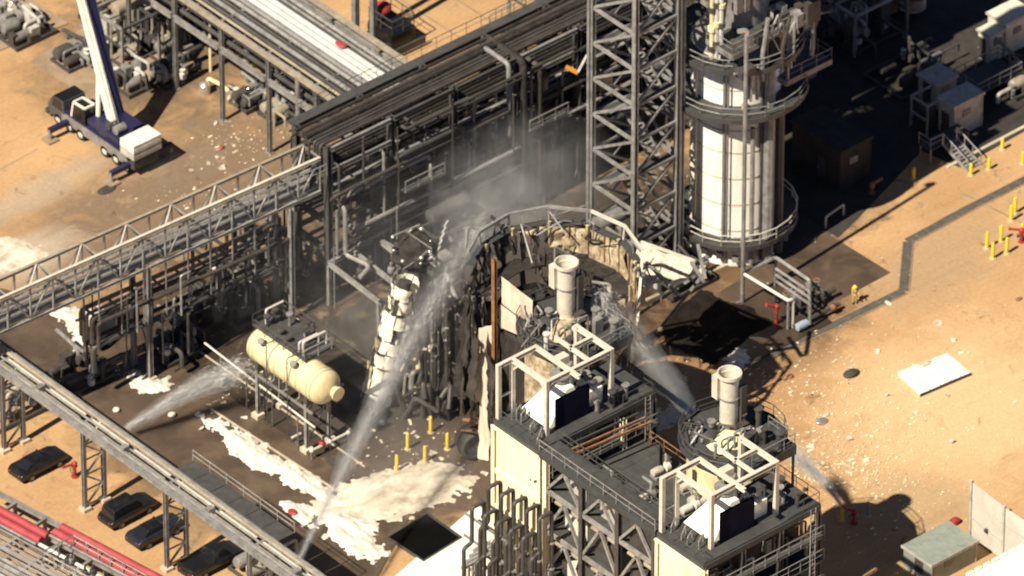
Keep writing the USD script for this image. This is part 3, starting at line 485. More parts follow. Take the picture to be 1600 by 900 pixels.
# ------------------------------------------------------------------ low rack at lower left, running along y
def low_rack():
    p = W(133, 797, 0); x0, h, w = p[0], 8.0, 2.0; y_hi, y_lo = p[1] + 22, p[1] - 32
    t = thing('pipe_rack', 'low grey pipe rack on lattice trestles passing over the parked cars', 'pipe rack', (x0, p[1], 0))
    for x in (x0, x0 + w): part(t, 'side_beam', MB().ibeam(V(x, y_hi, h), V(x, y_lo, h), 0.34, 0.55), 'grey_steel')
    part(t, 'top_rail', MB().tube([V(x0 - 0.1, y_hi, h + 0.75), V(x0 - 0.1, y_lo, h + 0.75)], 0.09, 6), 'galvanised')
    y = y_hi; i = 0
    while y > y_lo:
        part(t, 'cross_beam', MB().bar(V(x0 + 0.15, y, h + 0.05), V(x0 + w - 0.15, y, h + 0.05), 0.22), 'grey_steel')
        for e, x in enumerate((x0 + 0.3, x0 + 0.95)):
            part(t, 'tray_plate', MB().bb((x, y - 0.35, h + 0.28), (x + 0.32, y - 4.9, h + 0.34)), 'white_steel' if e else 'tan_pipe')
        if i % 2: part(t, 'top_box', MB().bb((x0 + 0.1, y - 0.3, h + 0.3), (x0 + 0.7, y + 0.2, h + 0.9)), 'grey_steel')
        y -= 5.35; i += 1
    for dx, r, m in ((0.25, 0.1, 'grey_steel'), (0.8, 0.09, 'galvanised'), (1.45, 0.15, 'tan_pipe'), (1.75, 0.1, 'galvanised')): part(t, 'pipe', MB().pipe([V(x0 + dx, y_hi, h + 0.4 + r), V(x0 + dx, y_lo, h + 0.4 + r)], r), m, smooth=40)
    yy = W(266, 740, h)[1]; k = 0
    while k < 6:
        part(t, 'side_plate', MB().bb((x0 + w + 0.2, yy - k * 2.1, h + 0.1), (x0 + w + 1.9, yy - k * 2.1 - 2.04, h + 0.18 + 0.01 * (k % 2))), 'deck_grating'); k += 1
    part(t, 'handrail', MB().rail([V(x0 + w + 1.9, yy, h + 0.2), V(x0 + w + 1.9, yy - 12.6, h + 0.2)], 1.0, 2.0, 0.045), 'galvanised')
    for k in (0, 1, 2, -1):
        y = p[1] - 10.4 * k
        for x in (x0, x0 + w): part(t, 'trestle_leg', MB().ibeam(V(x, y, 0), V(x, y, h - 0.3), 0.32, 0.32, up=Y), 'grey_steel'); part(t, 'footing', MB().box((x, y, 0.15), (0.8, 0.8, 0.3)), 'concrete')
        for j in range(5):
            z = 0.4 + j * 1.5; part(t, 'trestle_brace', MB().bar(V(x0 + 0.1, y, z + (1.5 if j % 2 else 0)), V(x0 + w - 0.1, y, z + (0 if j % 2 else 1.5)), 0.14), 'white_steel' if k == 0 else 'grey_steel'); part(t, 'trestle_strut', MB().bar(V(x0 + 0.1, y, z), V(x0 + w - 0.1, y, z), 0.1), 'grey_steel')
low_rack()

def on_plane(px, py, axis, value):
    d = FWD * DIST + RIGHT * ((px - 800) * WIDE / 1600) + UP * ((450 - py) * WIDE / 1600); return EYE + d * ((value - EYE[axis]) / d[axis])

# ------------------------------------------------------------------ lattice tower
def lattice_tower():
    f = W(990, 455, 0); H, bay = 44.0, 3.5; wy, wx = 5.3, 4.6
    c = [f + V(0, wy, 0), f, f + V(wx, 0, 0), f + V(wx, wy, 0)]      # left, front, right, back as the photograph shows them
    t = thing('lattice_tower', 'tall grey lattice stair tower beside the white column', 'tower', f)
    for k, p in enumerate(c): part(t, 'leg', MB().ibeam(p, p + Z * H, 0.42, 0.42, up=X), 'galvanised' if k < 3 else 'grey_steel')
    n = int(H / bay)
    for j in range(n):
        z = 1.0 + bay * j
        for k in range(4):
            a, b = c[k], c[(k + 1) % 4]; m = 'galvanised' if k == 0 else 'grey_steel'  # sunlit left face in lighter steel: the light is in the colour
            part(t, 'strut', MB().bar(a + Z * z, b + Z * z, 0.24, 0.24), m); part(t, 'brace', MB().bar(a + Z * z, b + Z * (z + bay), 0.2, 0.2), m)
            if k in (1, 3): part(t, 'brace', MB().bar(a + Z * (z + bay), (a + b) / 2 + Z * (z + bay / 2), 0.14, 0.14), m)
        # stair flight inside
        p, q = f + V(1.2, 0.8 if j % 2 else wy - 0.8, z), f + V(1.2, wy - 0.8 if j % 2 else 0.8, z + bay)
        o = X * (1.3 if j % 2 else 0)
        part(t, 'stair_stringer', MB().bar(p + o, q + o, 0.08, 0.3), 'grey_steel'); part(t, 'stair_stringer', MB().bar(p + o + X, q + o + X, 0.08, 0.3), 'grey_steel')
        mb = MB()
        for i in range(12): mb.box(p + o + X * 0.5 + (q - p) * (i + 0.5) / 12, (0.9, 0.28, 0.05))
        part(t, 'stair_tread', mb, 'galvanised', kind='stuff')
        e = wy - 0.45 if j % 2 else 0.45; part(t, 'landing', MB().box(f + V(wx / 2, e, z + bay), (wx - 0.6, 0.9, 0.08)), 'deck_grating')
    for dx, r in ((wx + 0.55, 0.17), (wx + 0.95, 0.12)): part(t, 'pipe', MB().tube([f + V(dx, 0.3, 0), f + V(dx, 0.3, H)], r, 8), 'galvanised', smooth=40)
    part(t, 'pipe', MB().tube([f + V(-0.35, wy + 0.1, 0), f + V(-0.35, wy + 0.1, H)], 0.13, 8), 'galvanised', smooth=40)
lattice_tower()

# ------------------------------------------------------------------ white column with ring platforms
def column():
    c = W(1147, 372, 0); R = 3.75
    t = thing('white_column', 'wide white process column with ring platforms and dark top decks', 'column', c)
    P = c
    body = part(t, 'shell', MB().lathe(P, [(R + 0.25, 0), (R + 0.25, 0.6), (R, 0.9), (R, 20.5)], 64), 'white_column', smooth=40)
    part(t, 'upper_shell', MB().lathe(P, [(R, 20.5), (R - 1.2, 22.0), (R - 1.2, 46), (0, 48)], 48), 'grey_steel', smooth=40)
    for z in (3.4, 6.0, 8.6, 11.2, 13.4, 17.4, 19.0): part(body, 'weld_band', MB().lathe(P, [(R + 0.01, z - 0.06), (R + 0.05, z - 0.05), (R + 0.04, z + 0.04), (R + 0.01, z + 0.05)], 64), 'seam', smooth=40)
    for z, ro, a0, a1 in ((2.6, 5.2, 0, 360), (15.8, 5.9, 0, 360), (20.3, 5.5, 0, 360)):
        n = 24
        for i in range(n):
            a, b = math.radians(a0 + (a1 - a0) * i / n), math.radians(a0 + (a1 - a0) * (i + 1) / n)
            q = [P + V(math.cos(x) * r, math.sin(x) * r, zz) for zz in (z, z + 0.09) for x in (a, b) for r in (R + 0.05, ro)]
            part(t, 'platform_plate', MB().add(q, [(0, 1, 3, 2), (4, 6, 7, 5), (1, 5, 7, 3), (0, 4, 5, 1), (2, 3, 7, 6), (0, 2, 6, 4)]), 'deck_plate')
        ring = [P + V(math.cos(2 * math.pi * i / 20) * ro, math.sin(2 * math.pi * i / 20) * ro, z + 0.09) for i in range(20)]
        part(t, 'handrail', MB().rail(ring, 1.15, 1.6, 0.05, close=True), 'white_steel' if z < 5 else 'grey_steel')
        part(t, 'toe_plate', MB().lathe(P + Z * z, [(ro, -0.25), (ro + 0.06, -0.25), (ro + 0.06, 0.2), (ro, 0.2), (ro, -0.25)], 40), 'dark_steel')
        for i in range(12):
            a = 2 * math.pi * i / 12; u = V(math.cos(a), math.sin(a), 0); part(t, 'bracket', MB().bar(P + u * R + Z * (z - 1.3), P + u * (ro - 0.1) + Z * (z - 0.05), 0.12), 'dark_steel')
    # upper decks
    d0 = W(1110, 96, 21.5)
    for k, (dx, dy, dz, sx, sy) in enumerate(((-4.6, -4.6, 22.6, 9.2, 3.2), (-4.2, -1.2, 25.8, 9.6, 5.4), (-3.6, -4.2, 29.5, 8.4, 8.6), (1.5, -4.4, 17.2, 5, 3.4))):
        lo = P + V(dx, dy, dz); nx = max(1, round(sx / 1.2))
        for i in range(nx): part(t, 'deck_panel', MB().bb(lo + V(sx * i / nx + 0.01, 0, 0.006 * (i % 2)), lo + V(sx * (i + 1) / nx - 0.01, sy, 0.12)), 'deck_grating')
        part(t, 'deck_edge', MB().bb(lo + V(0, -0.08, -0.3), lo + V(sx, -0.01, 0.2)), 'grey_steel'); part(t, 'deck_edge', MB().bb(lo + V(-0.08, 0, -0.3), lo + V(-0.01, sy, 0.2)), 'grey_steel')
        part(t, 'handrail', MB().rail([lo + V(0, sy, 0.12), lo + V(0, 0, 0.12), lo + V(sx, 0, 0.12), lo + V(sx, sy, 0.12)], 1.15, 1.7, 0.045), 'grey_steel')
    for k in range(7):
        p = P + V(random.uniform(-3.6, 3.6), random.uniform(-4.0, -2.0), 22.8 + (k % 2) * 3.2); h = random.uniform(0.8, 1.8); part(t, 'deck_equipment', MB().box(p + Z * h / 2, (random.uniform(0.5, 1.3), random.uniform(0.5, 1), h)), random.choice(('grey_steel', 'cabinet_grey', 'dark_steel')))
    for q in range(16):
        p = P + V(random.uniform(-4.4, 4.6), random.uniform(-5.2, -3.6), random.choice((20.5, 22.8, 26.0))); h = random.uniform(0.7, 2.2); part(t, 'deck_equipment', MB().box(p + Z * h / 2, (random.uniform(0.4, 1.6), random.uniform(0.4, 1.0), h)), random.choice(('dark_steel', 'charred_steel', 'black_soot', 'grey_steel')))
    for q in range(14):
        p = P + V(random.uniform(-4.4, 4.6), random.uniform(-5.6, -4.2), random.uniform(17, 21)); part(t, 'deck_pipe', MB().pipe([p, p + Z * random.uniform(2, 6), p + Z * random.uniform(2, 6) + V(random.uniform(-2, 2), 0, 0)], random.uniform(0.07, 0.2)), random.choice(('dark_steel', 'grey_steel', 'charred_steel', 'galvanised')), smooth=40)
    # pipes up the face, ladder, bright pipe bunch near the top
    def face(px, z0, z1, r, m, off=0.35):
        a = (px - 1147) * WIDE / 1600; q = math.asin(max(-1, min(1, a / (R + off)))); p = P + (RIGHT * math.sin(q) - DEPTH * math.cos(q)) * (R + off)
        part(t, 'face_pipe', MB().tube([p + Z * z0, p + Z * z1], r, 8), m, smooth=40); return p
    face(1127, 1, 21, 0.13, 'grey_steel'); face(1133, 1, 21, 0.07, 'grey_steel'); face(1172, 0.5, 14, 0.2, 'grey_steel', 0.6); face(1197, 0.5, 20, 0.5, 'grey_steel', 0.7); face(1214, 0.5, 16, 0.42, 'dark_steel', 0.6); face(1186, 0.5, 20, 0.12, 'dark_steel', 0.5); face(1084, 4, 19, 0.09, 'cream_tank')  # wide dark pipes at the right added to darken the column's shaded side
    lp = face(1092, 0.5, 2.4, 0.05, 'grey_steel')
    mb = MB(); u = RIGHT * math.cos(1.0)
    q = P - RIGHT * (R + 0.55)
    for s in (-0.25, 0.25): mb.tube([q + DEPTH * s, q + DEPTH * s + Z * 24], 0.05, 5)
    for i in range(60): mb.tube([q + DEPTH * -0.25 + Z * (0.4 * i + 0.3), q + DEPTH * 0.25 + Z * (0.4 * i + 0.3)], 0.03, 4)
    part(t, 'ladder', mb, 'galvanised')
    for i in range(10): part(t, 'ladder_hoop', MB().lathe(q - RIGHT * 0.3 + Z * (3 + 2.1 * i), [(0.42, 0), (0.42, 0.14)], 10), 'galvanised')
    for k, (px, z0, z1) in enumerate(((1106, 21.3, 31), (1113, 21.3, 30), (1120, 22.6, 31))):
        p = P + RIGHT * ((px - 1147) * WIDE / 1600) - DEPTH * 4.7; part(t, 'bright_pipe', MB().pipe([p + Z * z0, p + Z * z1, p + Z * z1 + DEPTH * 2], 0.2), ('cream_tank', 'white_pipe', 'white_pipe')[k], smooth=40)
        for j in range(4): part(t, 'pipe_valve', MB().lathe(p + Z * (z0 + 1 + 1.9 * j + 0.5 * k), [(0.2, -0.22), (0.36, -0.2), (0.36, 0.2), (0.2, 0.22)], 10), 'cream_tank' if j % 2 else 'dark_steel')
    for k in range(5):
        a = -0.3 + k * 0.45; p = P + (RIGHT * math.sin(a) - DEPTH * math.cos(a)) * (R + 0.5) + Z * (15.6 + 0.5 * (k % 3)); part(t, 'nozzle', MB().lathe(p, [(0, -0.4), (0.3, -0.35), (0.3, 0.35), (0, 0.4)], 10, a=V(-DEPTH[0], -DEPTH[1], 0.2)), 'torn_cladding' if k % 2 else 'dark_steel', smooth=True)
    # skirt fittings under the low ring: small boxes and gauges
    for k in range(9):
        a = -1.2 + k * 0.3; p = P + (RIGHT * math.sin(a) - DEPTH * math.cos(a)) * (R + 0.7) + Z * random.uniform(0.6, 2.0)
        part(t, 'gauge_box', MB().box(p, (0.5, 0.5, random.uniform(0.4, 0.9)), 0.8), random.choice(('white_steel', 'grey_steel', 'dark_steel')))
column()
def vent_pole(px, pytop, pybase, r, m, label):
    b = W(px, pybase, 0); h = (pybase - pytop) / 15.42; t = thing('vent_pipe', label, 'pipe', b)
    part(t, 'pipe', MB().tube([b, b + Z * h], r, 10), m, smooth=40); part(t, 'top_elbow', MB().pipe([b + Z * (h - 0.3), b + Z * (h + 0.2), b + Z * (h + 0.2) + V(-0.7, 0.3, 0)], r * 1.15), 'aluminium_jacket', smooth=40)
    part(t, 'base_plate', MB().box(b + Z * 0.05, (0.7, 0.7, 0.1)), 'grey_steel'); return t
vent_pole(1160, 58, 474, 0.18, 'grey_steel', 'tall thin grey vent pipe standing in front of the white column')

# pipe loop and manifold right of the column's foot
t = thing('pipe_loop', 'grey square pipe loop standing beside the valve manifold', 'pipe loop', W(1160, 474, 0))
a, b, c_, d_ = W(1161, 427, 3.0), W(1212, 402, 3.0), W(1265, 438, 3.0), W(1265, 452, 2.1)
part(t, 'pipe', MB().pipe([a - Z * 0.2, a, b, c_, d_, d_ - Z * 1.8], 0.16), 'galvanised', smooth=40)
e, f_ = W(1232, 470, 3.0), W(1237, 496, 1.2)
part(t, 'pipe', MB().pipe([a, e, e - X * -0.5, e - X * -0.5 - Z * 2.9], 0.14), 'white_pipe', smooth=40)
for p in (b, c_, e): part(t, 'support', MB().bar(p, V(p[0], p[1], 0), 0.16), 'grey_steel')
for k in range(3):
    o = DEPTH * -0.9 * (k + 1) - Z * 0.5; part(t, 'pipe', MB().pipe([b + o, c_ + o, c_ + o - Z * 2], 0.12), 'grey_steel', smooth=40)
t = thing('valve_manifold', 'dark valve manifold with a cluster of hand wheels on a wet pad', 'manifold', W(1262, 490, 0))
for k in range(5):
    p = W(1238 + k * 12, 497 - k * 5, 0); part(t, 'pipe', MB().pipe([p, p + Z * 1.5, p + Z * 1.5 + Y * 2.2, p + Y * 2.2], 0.14), 'dark_steel', smooth=40)
    v = part(t, 'valve', MB().lathe(p + Z * 1.5 + Y * 0.8, [(0, -0.3), (0.28, -0.28), (0.34, 0), (0.28, 0.28), (0, 0.3)], 10), 'grey_steel', smooth=True)
    part(v, 'hand_wheel', MB().lathe(p + Z * 2.1 + Y * 0.8, [(0.26, -0.03), (0.32, 0), (0.26, 0.03), (0.2, 0), (0.26, -0.03)], 12), 'galvanised' if k % 2 else 'rust')
part(t, 'header', MB().pipe([W(1230, 486, 0.8), W(1305, 452, 0.8)], 0.22), 'charred_steel', smooth=40); part(t, 'header', MB().pipe([W(1240, 510, 0.6), W(1312, 475, 0.6)], 0.18), 'dark_steel', smooth=40)
part(t, 'blue_motor', MB().lathe(W(1253, 508, 0.6), [(0, -0.6), (0.32, -0.55), (0.36, 0), (0.32, 0.55), (0, 0.6)], 12, a=X), 'blue_sheet', smooth=40); part(t, 'valve', MB().lathe(W(1302, 480, 0.7), [(0, -0.3), (0.3, -0.2), (0.3, 0.2), (0, 0.3)], 10), 'rust', smooth=True)
def monitor(px, py, h, label, aim, m='red_paint'):
    p = W(px, py, 0); t = thing('fire_monitor', label, 'fire monitor', p); aim = np.array(aim, float); aim /= np.linalg.norm(aim)
    part(t, 'riser', MB().lathe(p, [(0.3, 0), (0.3, 0.1), (0.15, 0.12), (0.14, h - 0.3), (0.24, h - 0.28), (0.24, h - 0.1)], 10), m, smooth=40)
    part(t, 'barrel', MB().tube([p + Z * h, p + Z * h + aim * 0.9, p + Z * h + aim * 1.1], [0.14, 0.11, 0.16], 8), m, smooth=40); part(t, 'elbow', MB().tm(trimesh.creation.icosphere(2, 0.24).apply_translation(p + Z * h)), m, smooth=True)
    part(t, 'hand_wheel', MB().lathe(p + Z * (h * 0.6) + X * -0.3, [(0.2, -0.02), (0.26, 0), (0.2, 0.02)], 10, a=X), 'dark_steel'); return p + Z * h + aim * 1.15
monitor(1213, 508, 1.9, 'red fire monitor on a post beside the oily sump', (-1, 0.2, 0.5))

# ------------------------------------------------------------------ the two process modules
PITCHY = 19.4
def module(F, k, name):
    """k = 0: the far, damaged one; k = 1: the near one. F is the deck's front corner (x up to +10, y up to +5.5)."""
    z0 = F[2]; which = ('far module, next to the torn reactor', 'near module, at the lower right')[k]
    t = thing('process_module', ('cream clad steel process module with white gantry, the farther of two, below the torn reactor', 'cream clad steel process module with white gantry, the nearer of two, at lower right')[k], 'module', (F[0], F[1], 0))
    o = np.array(F, float)
    # deck
    DX, nx, ny = 11.9, 9, 5
    for i in range(nx):
        for j in range(ny):
            if 2 <= i < 5 and 1 <= j <= 3: continue
            part(t, 'deck_panel', MB().bb(o + V(DX * i / nx + 0.012, 5.5 * j / ny + 0.012, -0.1 + 0.008 * ((i + j) % 2)), o + V(DX * (i + 1) / nx - 0.012, 5.5 * (j + 1) / ny - 0.012, 0.0 + 0.008 * ((i + j) % 2))), 'deck_plate' if (i * 3 + j * 5 + k) % 4 else 'deck_grating')
    for a, b in (((0, 0), (DX, 0)), ((0, 0), (0, 5.5)), ((DX, 0), (DX, 5.5)), ((0, 5.5), (DX, 5.5))): part(t, 'deck_beam', MB().bar(o + V(*a, -0.38), o + V(*b, -0.38), 0.22, 0.52), 'deck_plate')
    part(t, 'handrail', MB().rail([o + V(8.6, 0.05, 0), o + V(DX - 0.05, 0.05, 0), o + V(DX - 0.05, 5.4, 0)], 1.1, 1.3, 0.04), 'dark_steel'); part(t, 'handrail', MB().rail([o + V(0.05, 4.9, 0), o + V(0.05, 0.1, 0)], 1.1, 1.3, 0.035), 'dark_steel')
    # gantry
    g = o + V(1.65, 1.15, 0); gx, gy, gh = 6.65, 4.1, 5.2; C = [g, g + V(gx, 0, 0), g + V(gx, gy, 0), g + V(0, gy, 0)]
    for p in C + [g + V(-1.43, gy, 0)]: part(t, 'gantry_leg', MB().bar(p, p + Z * gh, 0.34), 'white_steel')
    for p, q in zip(C[:1] + C[1:2] + C[3:], C[1:3] + C[:1]): part(t, 'gantry_beam', MB().ibeam(p + Z * (gh - 0.2), q + Z * (gh - 0.2), 0.32, 0.38), 'white_steel')
    part(t, 'gantry_beam', MB().ibeam(g + V(-1.43, gy, gh - 0.17), g + V(2.5, gy, gh - 0.17), 0.3, 0.36), 'white_steel'); part(t, 'gantry_beam', MB().ibeam(g + V(2.35, gy + 0.1, gh - 0.1), g + V(2.35, -1.2, gh - 0.1), 0.3, 0.34), 'white_steel')
    part(t, 'gantry_beam', MB().ibeam(g + V(4.2, 2.2, gh - 0.13), g + V(gx, 2.2, gh - 0.13), 0.26, 0.3), 'white_steel'); part(t, 'gantry_beam', MB().ibeam(g + V(4.4, gy, gh - 0.13), g + V(4.4, 0.1, gh - 0.13), 0.26, 0.3), 'white_steel')
    for p, q in ((C[0], C[1]), (C[1], C[0]), (C[0], C[3]), (C[3], C[0])): part(t, 'knee_brace', MB().bar(p + Z * (gh - 1.2), p + (q - p) * 0.2 + Z * (gh - 0.3), 0.15), 'white_steel')
    part(t, 'gantry_strut', MB().bar(g + V(0, gy, 2.0), g + V(-1.43, gy, 2.0), 0.16), 'white_steel')
    h = part(t, 'hoist', MB().box(g + V(3.4, 2.2, gh - 0.75), (1.1, 0.7, 0.7)), 'white_steel'); part(h, 'hoist_drum', MB().cyl(g + V(2.7, 2.2, gh - 0.9), g + V(4.1, 2.2, gh - 0.9), 0.26), 'dark_steel', smooth=40)
    # hopper: white pyramid roof with a dark open side
    c = g + V(2.3, 2.1, 0); hw = 1.75
    part(t, 'hopper_cover', MB().add([c + V(-hw, -hw, 0.05), c + V(hw, -hw, 0.05), c + V(hw, hw, 0.05), c + V(-hw, hw, 0.05), c + V(0.5, -1.2, 2.5), c + V(1.3, -1.2, 2.5), c + V(1.3, 0.5, 2.5), c + V(0.5, 0.5, 2.5)], [(0, 1, 5, 4), (1, 2, 6, 5), (2, 3, 7, 6), (3, 0, 4, 7), (4, 5, 6, 7)]), 'white_roof')
    part(t, 'hopper_side', MB().bb(c + V(-1.2, -hw - 0.35, 0.05), c + V(hw + 0.4, -hw - 0.06, 2.7)), 'navy_dark')
    part(t, 'hopper_neck', MB().lathe(c + V(0.95, 0, 2.6), [(0.7, 0), (0.7, 0.5), (0.85, 0.5), (0.85, 0.65), (0, 0.65)], 16), 'grey_steel', smooth=40)
    for j in range(4): part(t, 'valve', MB().lathe(g + V(4.9 + 0.35 * j, 0.9 + 1.1 * (j % 2), 0.9 + 0.5 * (j % 3)), [(0, -0.3), (0.24, -0.26), (0.24, 0.26), (0, 0.3)], 10, a=X), 'aluminium_jacket' if j % 2 else 'dark_steel', smooth=True)
    part(t, 'vent_pipe', MB().pipe([g + V(5.6, 3.6, 0), g + V(5.6, 3.6, 2.4), g + V(4.4, 2.6, 2.8)], 0.26), 'aluminium_jacket', smooth=40); part(t, 'white_chest', MB().box(g + V(5.6, 1.0, 0.75), (1.3, 0.9, 1.4)), 'white_roof')
    # cladding and frame below
    ncl = 6
    for j in range(ncl):
        for i, (za, zb) in enumerate(((-0.75, -3.5), (-3.54, -6.6), (-6.64, -9.7), (-9.74, -12.8))):
            part(t, 'cladding_panel', MB().bb(o + V(0.04 + 0.012 * ((i + j) % 2), 5.4 * j / ncl + 0.06, zb), o + V(0.16, 5.4 * (j + 1) / ncl + 0.045, za)), 'cream_cladding')
    part(t, 'inner_wall', MB().bb(o + V(0.4, 1.6, -7.2), o + V(11.2, 5.1, -0.8)), 'charred_steel')
    for q in range(26):
        x = random.uniform(0.6, 11.4); y = random.uniform(0.2, 1.4); za = -0.9 - random.uniform(0, 3); zb = za - random.uniform(2, 9); part(t, 'wall_pipe', MB().pipe([o + V(x + random.choice((-1.2, 0.9, 0)), y, za), o + V(x, y, za), o + V(x, y, zb), o + V(x + random.choice((-0.8, 0.8)), y, zb)], random.uniform(0.06, 0.17)), random.choice(('grey_steel', 'dark_steel', 'galvanised', 'tan_pipe', 'charred_steel')), smooth=40)
    for z in (-2.6, -4.9, -7.4): part(t, 'side_catwalk', MB().bb(o + V(0.5, -0.95, z), o + V(11.6, -0.2, z + 0.1)), 'deck_grating'); part(t, 'side_rail', MB().rail([o + V(0.5, -0.9, z + 0.1), o + V(11.6, -0.9, z + 0.1)], 1.1, 1.3, 0.04), 'grey_steel')
    mb = MB()
    for e in (-0.25, 0.25): mb.tube([o + V(10.2 + e, -1.1, -11), o + V(10.2 + e, -1.1, 0.9)], 0.045, 5)
    for q in range(28): mb.tube([o + V(9.95, -1.1, -10.8 + 0.42 * q), o + V(10.45, -1.1, -10.8 + 0.42 * q)], 0.03, 4)
    part(t, 'ladder', mb, 'galvanised')
    for q in range(5): part(t, 'wall_box', MB().bb(o + V(1.2 + 2 * q, 0.9, -3.2 - 1.1 * (q % 3)), o + V(2.1 + 2 * q, 1.55, -1.9 - 1.1 * (q % 3))), random.choice(('cabinet_grey', 'dark_steel', 'cabinet_green')))
    for q in range(9): p = o + V(random.uniform(5.6, 11), random.uniform(0.5, 4.7), 0); r_ = random.uniform(0.1, 0.28); h_ = random.uniform(0.4, 1.5); part(t, 'deck_fitting', MB().lathe(p, [(r_, 0), (r_, h_), (r_ * 1.6, h_), (r_ * 1.6, h_ + 0.12), (0, h_ + 0.14)], 10), random.choice(('dark_steel', 'grey_steel', 'charred_steel', 'galvanised')), smooth=40)
    for q in range(5): p = o + V(random.uniform(0.3, 1.2), random.uniform(0.6, 4.9), 0); part(t, 'deck_pipe', MB().pipe([p, p + Z * random.uniform(0.4, 1.2), p + Z * 0.8 + V(0.9, 0.5, 0), p + V(0.9, 0.5, 0)], 0.07), 'grey_steel', smooth=40)
    part(t, 'roof_ledge', MB().bb(o + V(-0.35, -0.05, -0.75), o + V(-0.02, 5.55, -0.6)), 'cream_cladding')
    for x in (0, 3.9, 7.8, 11.7):
        for y in (0.0, 5.5):
            part(t, 'column', MB().ibeam(V(o[0] + x, o[1] + y, 0), o + V(x, y, -0.64), 0.4, 0.4, up=X), 'cream_cladding' if x == 0 else 'dark_steel')
    for z in (4.6, 8.6, 12.0):
        for a, b in (((0, 0), (11.8, 0)), ((0, 0), (0, 5.5)), ((11.8, 0), (11.8, 5.5))): part(t, 'floor_beam', MB().bar(V(o[0] + a[0], o[1] + a[1], min(z, z0 - 1)), V(o[0] + b[0], o[1] + b[1], min(z, z0 - 1)), 0.28, 0.4), 'cream_cladding' if a == (0, 0) and b == (0, 5.5) else 'dark_steel')
        part(t, 'floor', MB().bb((o[0] + 0.3, o[1] + 0.3, z - 0.2), (o[0] + 11.6, o[1] + 5.2, z - 0.1)), 'deck_grating')
    for i in range(3):
        x = o[0] + 3.9 * i
        for z, z2 in ((0.3, 4.4), (4.8, 8.4)): part(t, 'brace', MB().bar(V(x + 0.2, o[1], z), V(x + 3.7, o[1], z2), 0.2), 'dark_steel')
    # round vessel behind, its top platform, stack
    c = W(1145, 684, 18) if k == 1 else W(1145, 684, 18) + Y * PITCHY
    R = 4.25
    body = part(t, 'vessel', MB().lathe(V(c[0], c[1], 0), [(3.6, 0), (3.6, 16.6), (3.2, 17.4), (1.0, 18.5), (0, 18.7)], 40), 'torn_cladding' if k == 0 else 'cream_tank', smooth=40)
    n = 16
    for i in range(n):
        a, b = 2 * math.pi * i / n, 2 * math.pi * (i + 1) / n
        q = [c + V(math.cos(x) * r, math.sin(x) * r, zz) for zz in (-0.1, 0.0) for x in (a + 0.004, b - 0.004) for r in (2.4, R)]
        part(t, 'platform_plate', MB().add(q, [(0, 1, 3, 2), (4, 6, 7, 5), (1, 5, 7, 3), (0, 4, 5, 1), (2, 3, 7, 6), (0, 2, 6, 4)]), 'deck_plate')
    ring = [c + V(math.cos(2 * math.pi * i / 16) * R, math.sin(2 * math.pi * i / 16) * R, 0) for i in range(16)]
    part(t, 'handrail', MB().rail(ring, 1.15, 1.5, 0.045, close=True), 'dark_steel'); part(t, 'toe_plate', MB().lathe(c, [(R, -0.35), (R + 0.06, -0.35), (R + 0.06, 0.15), (R, 0.15)], 16), 'dark_steel')
    part(t, 'side_deck', MB().bb(c + V(-1.6, -4.0, 0.03), c + V(2.9, -0.9, 0.13)), 'deck_plate'); part(t, 'side_deck_edge', MB().bb(c + V(-1.6, -4.12, -0.7), c + V(2.9, -4.01, 0.2)), 'deck_plate'); part(t, 'side_deck_edge', MB().bb(c + V(2.91, -4.1, -0.7), c + V(3.0, -0.9, 0.2)), 'deck_plate')
    part(t, 'handrail', MB().rail([c + V(-1.6, -4.0, 0.15), c + V(2.9, -4.0, 0.15), c + V(2.9, -0.9, 0.15)], 1.1, 1.2, 0.045), 'grey_steel')
    for x in (-1.4, 0.7, 2.8): part(t, 'deck_post', MB().bar(c + V(x, -3.95, -0.5), c + V(x, -3.95, -9), 0.16), 'dark_steel')
    d = c + RIGHT * -2.15 + DEPTH * 0.3
    dome = part(t, 'dome_head', MB().lathe(d, [(1.15, -0.2), (1.15, 0.35), (1.0, 0.6), (0.7, 0.75), (0.3, 0.82), (0, 0.83)], 28), 'deck_plate', smooth=40)
    for i in range(10): a = 2 * math.pi * i / 10; part(dome, 'bolt', MB().lathe(d + V(math.cos(a) * 1.2, math.sin(a) * 1.2, 0.35), [(0.12, -0.1), (0.12, 0.14), (0, 0.16)], 6), 'grey_steel')
    part(dome, 'nozzle', MB().lathe(d + V(0.2, -0.5, 1.1), [(0.22, 0), (0.22, 0.4), (0.36, 0.42), (0.36, 0.55), (0, 0.56)], 12), 'grey_steel', smooth=40)
    for q in range(9): a = random.uniform(0, 6.28); e = d + V(math.cos(a), math.sin(a), 0) * random.uniform(0.5, 1.5); part(t, 'head_pipe', MB().pipe([e, e + Z * random.uniform(0.8, 1.7), e + Z * 1.2 + V(*rng.normal(0, 0.7, 2), 0), e + V(*rng.normal(0, 0.9, 2), 0.1)], random.uniform(0.05, 0.12)), random.choice(('grey_steel', 'dark_steel', 'galvanised', 'charred_steel')), smooth=40)
    s = c + RIGHT * -0.3 + DEPTH * 1.0
    st = part(t, 'stack', MB().lathe(s, [(0.92, 0.0), (0.92, 0.5), (0.74, 0.6), (0.74, 5.2), (0.98, 5.3), (0.98, 5.6), (0.88, 5.6), (0.66, 4.6), (0.64, 3.2), (0, 3.1)], 32), 'white_steel', smooth=40)
    part(st, 'band', MB().lathe(s, [(0.75, 3.2), (0.82, 3.22), (0.82, 3.34), (0.75, 3.36)], 32), 'grey_steel'); part(st, 'side_plate', MB().bb(s + V(-1.0, 0.3, 3.2), s + V(-0.55, 0.95, 5.3)), 'white_steel'); part(st, 'side_duct', MB().bb(s + V(0.45, -0.95, 0), s + V(1.0, -0.5, 4.4)), 'dark_steel')
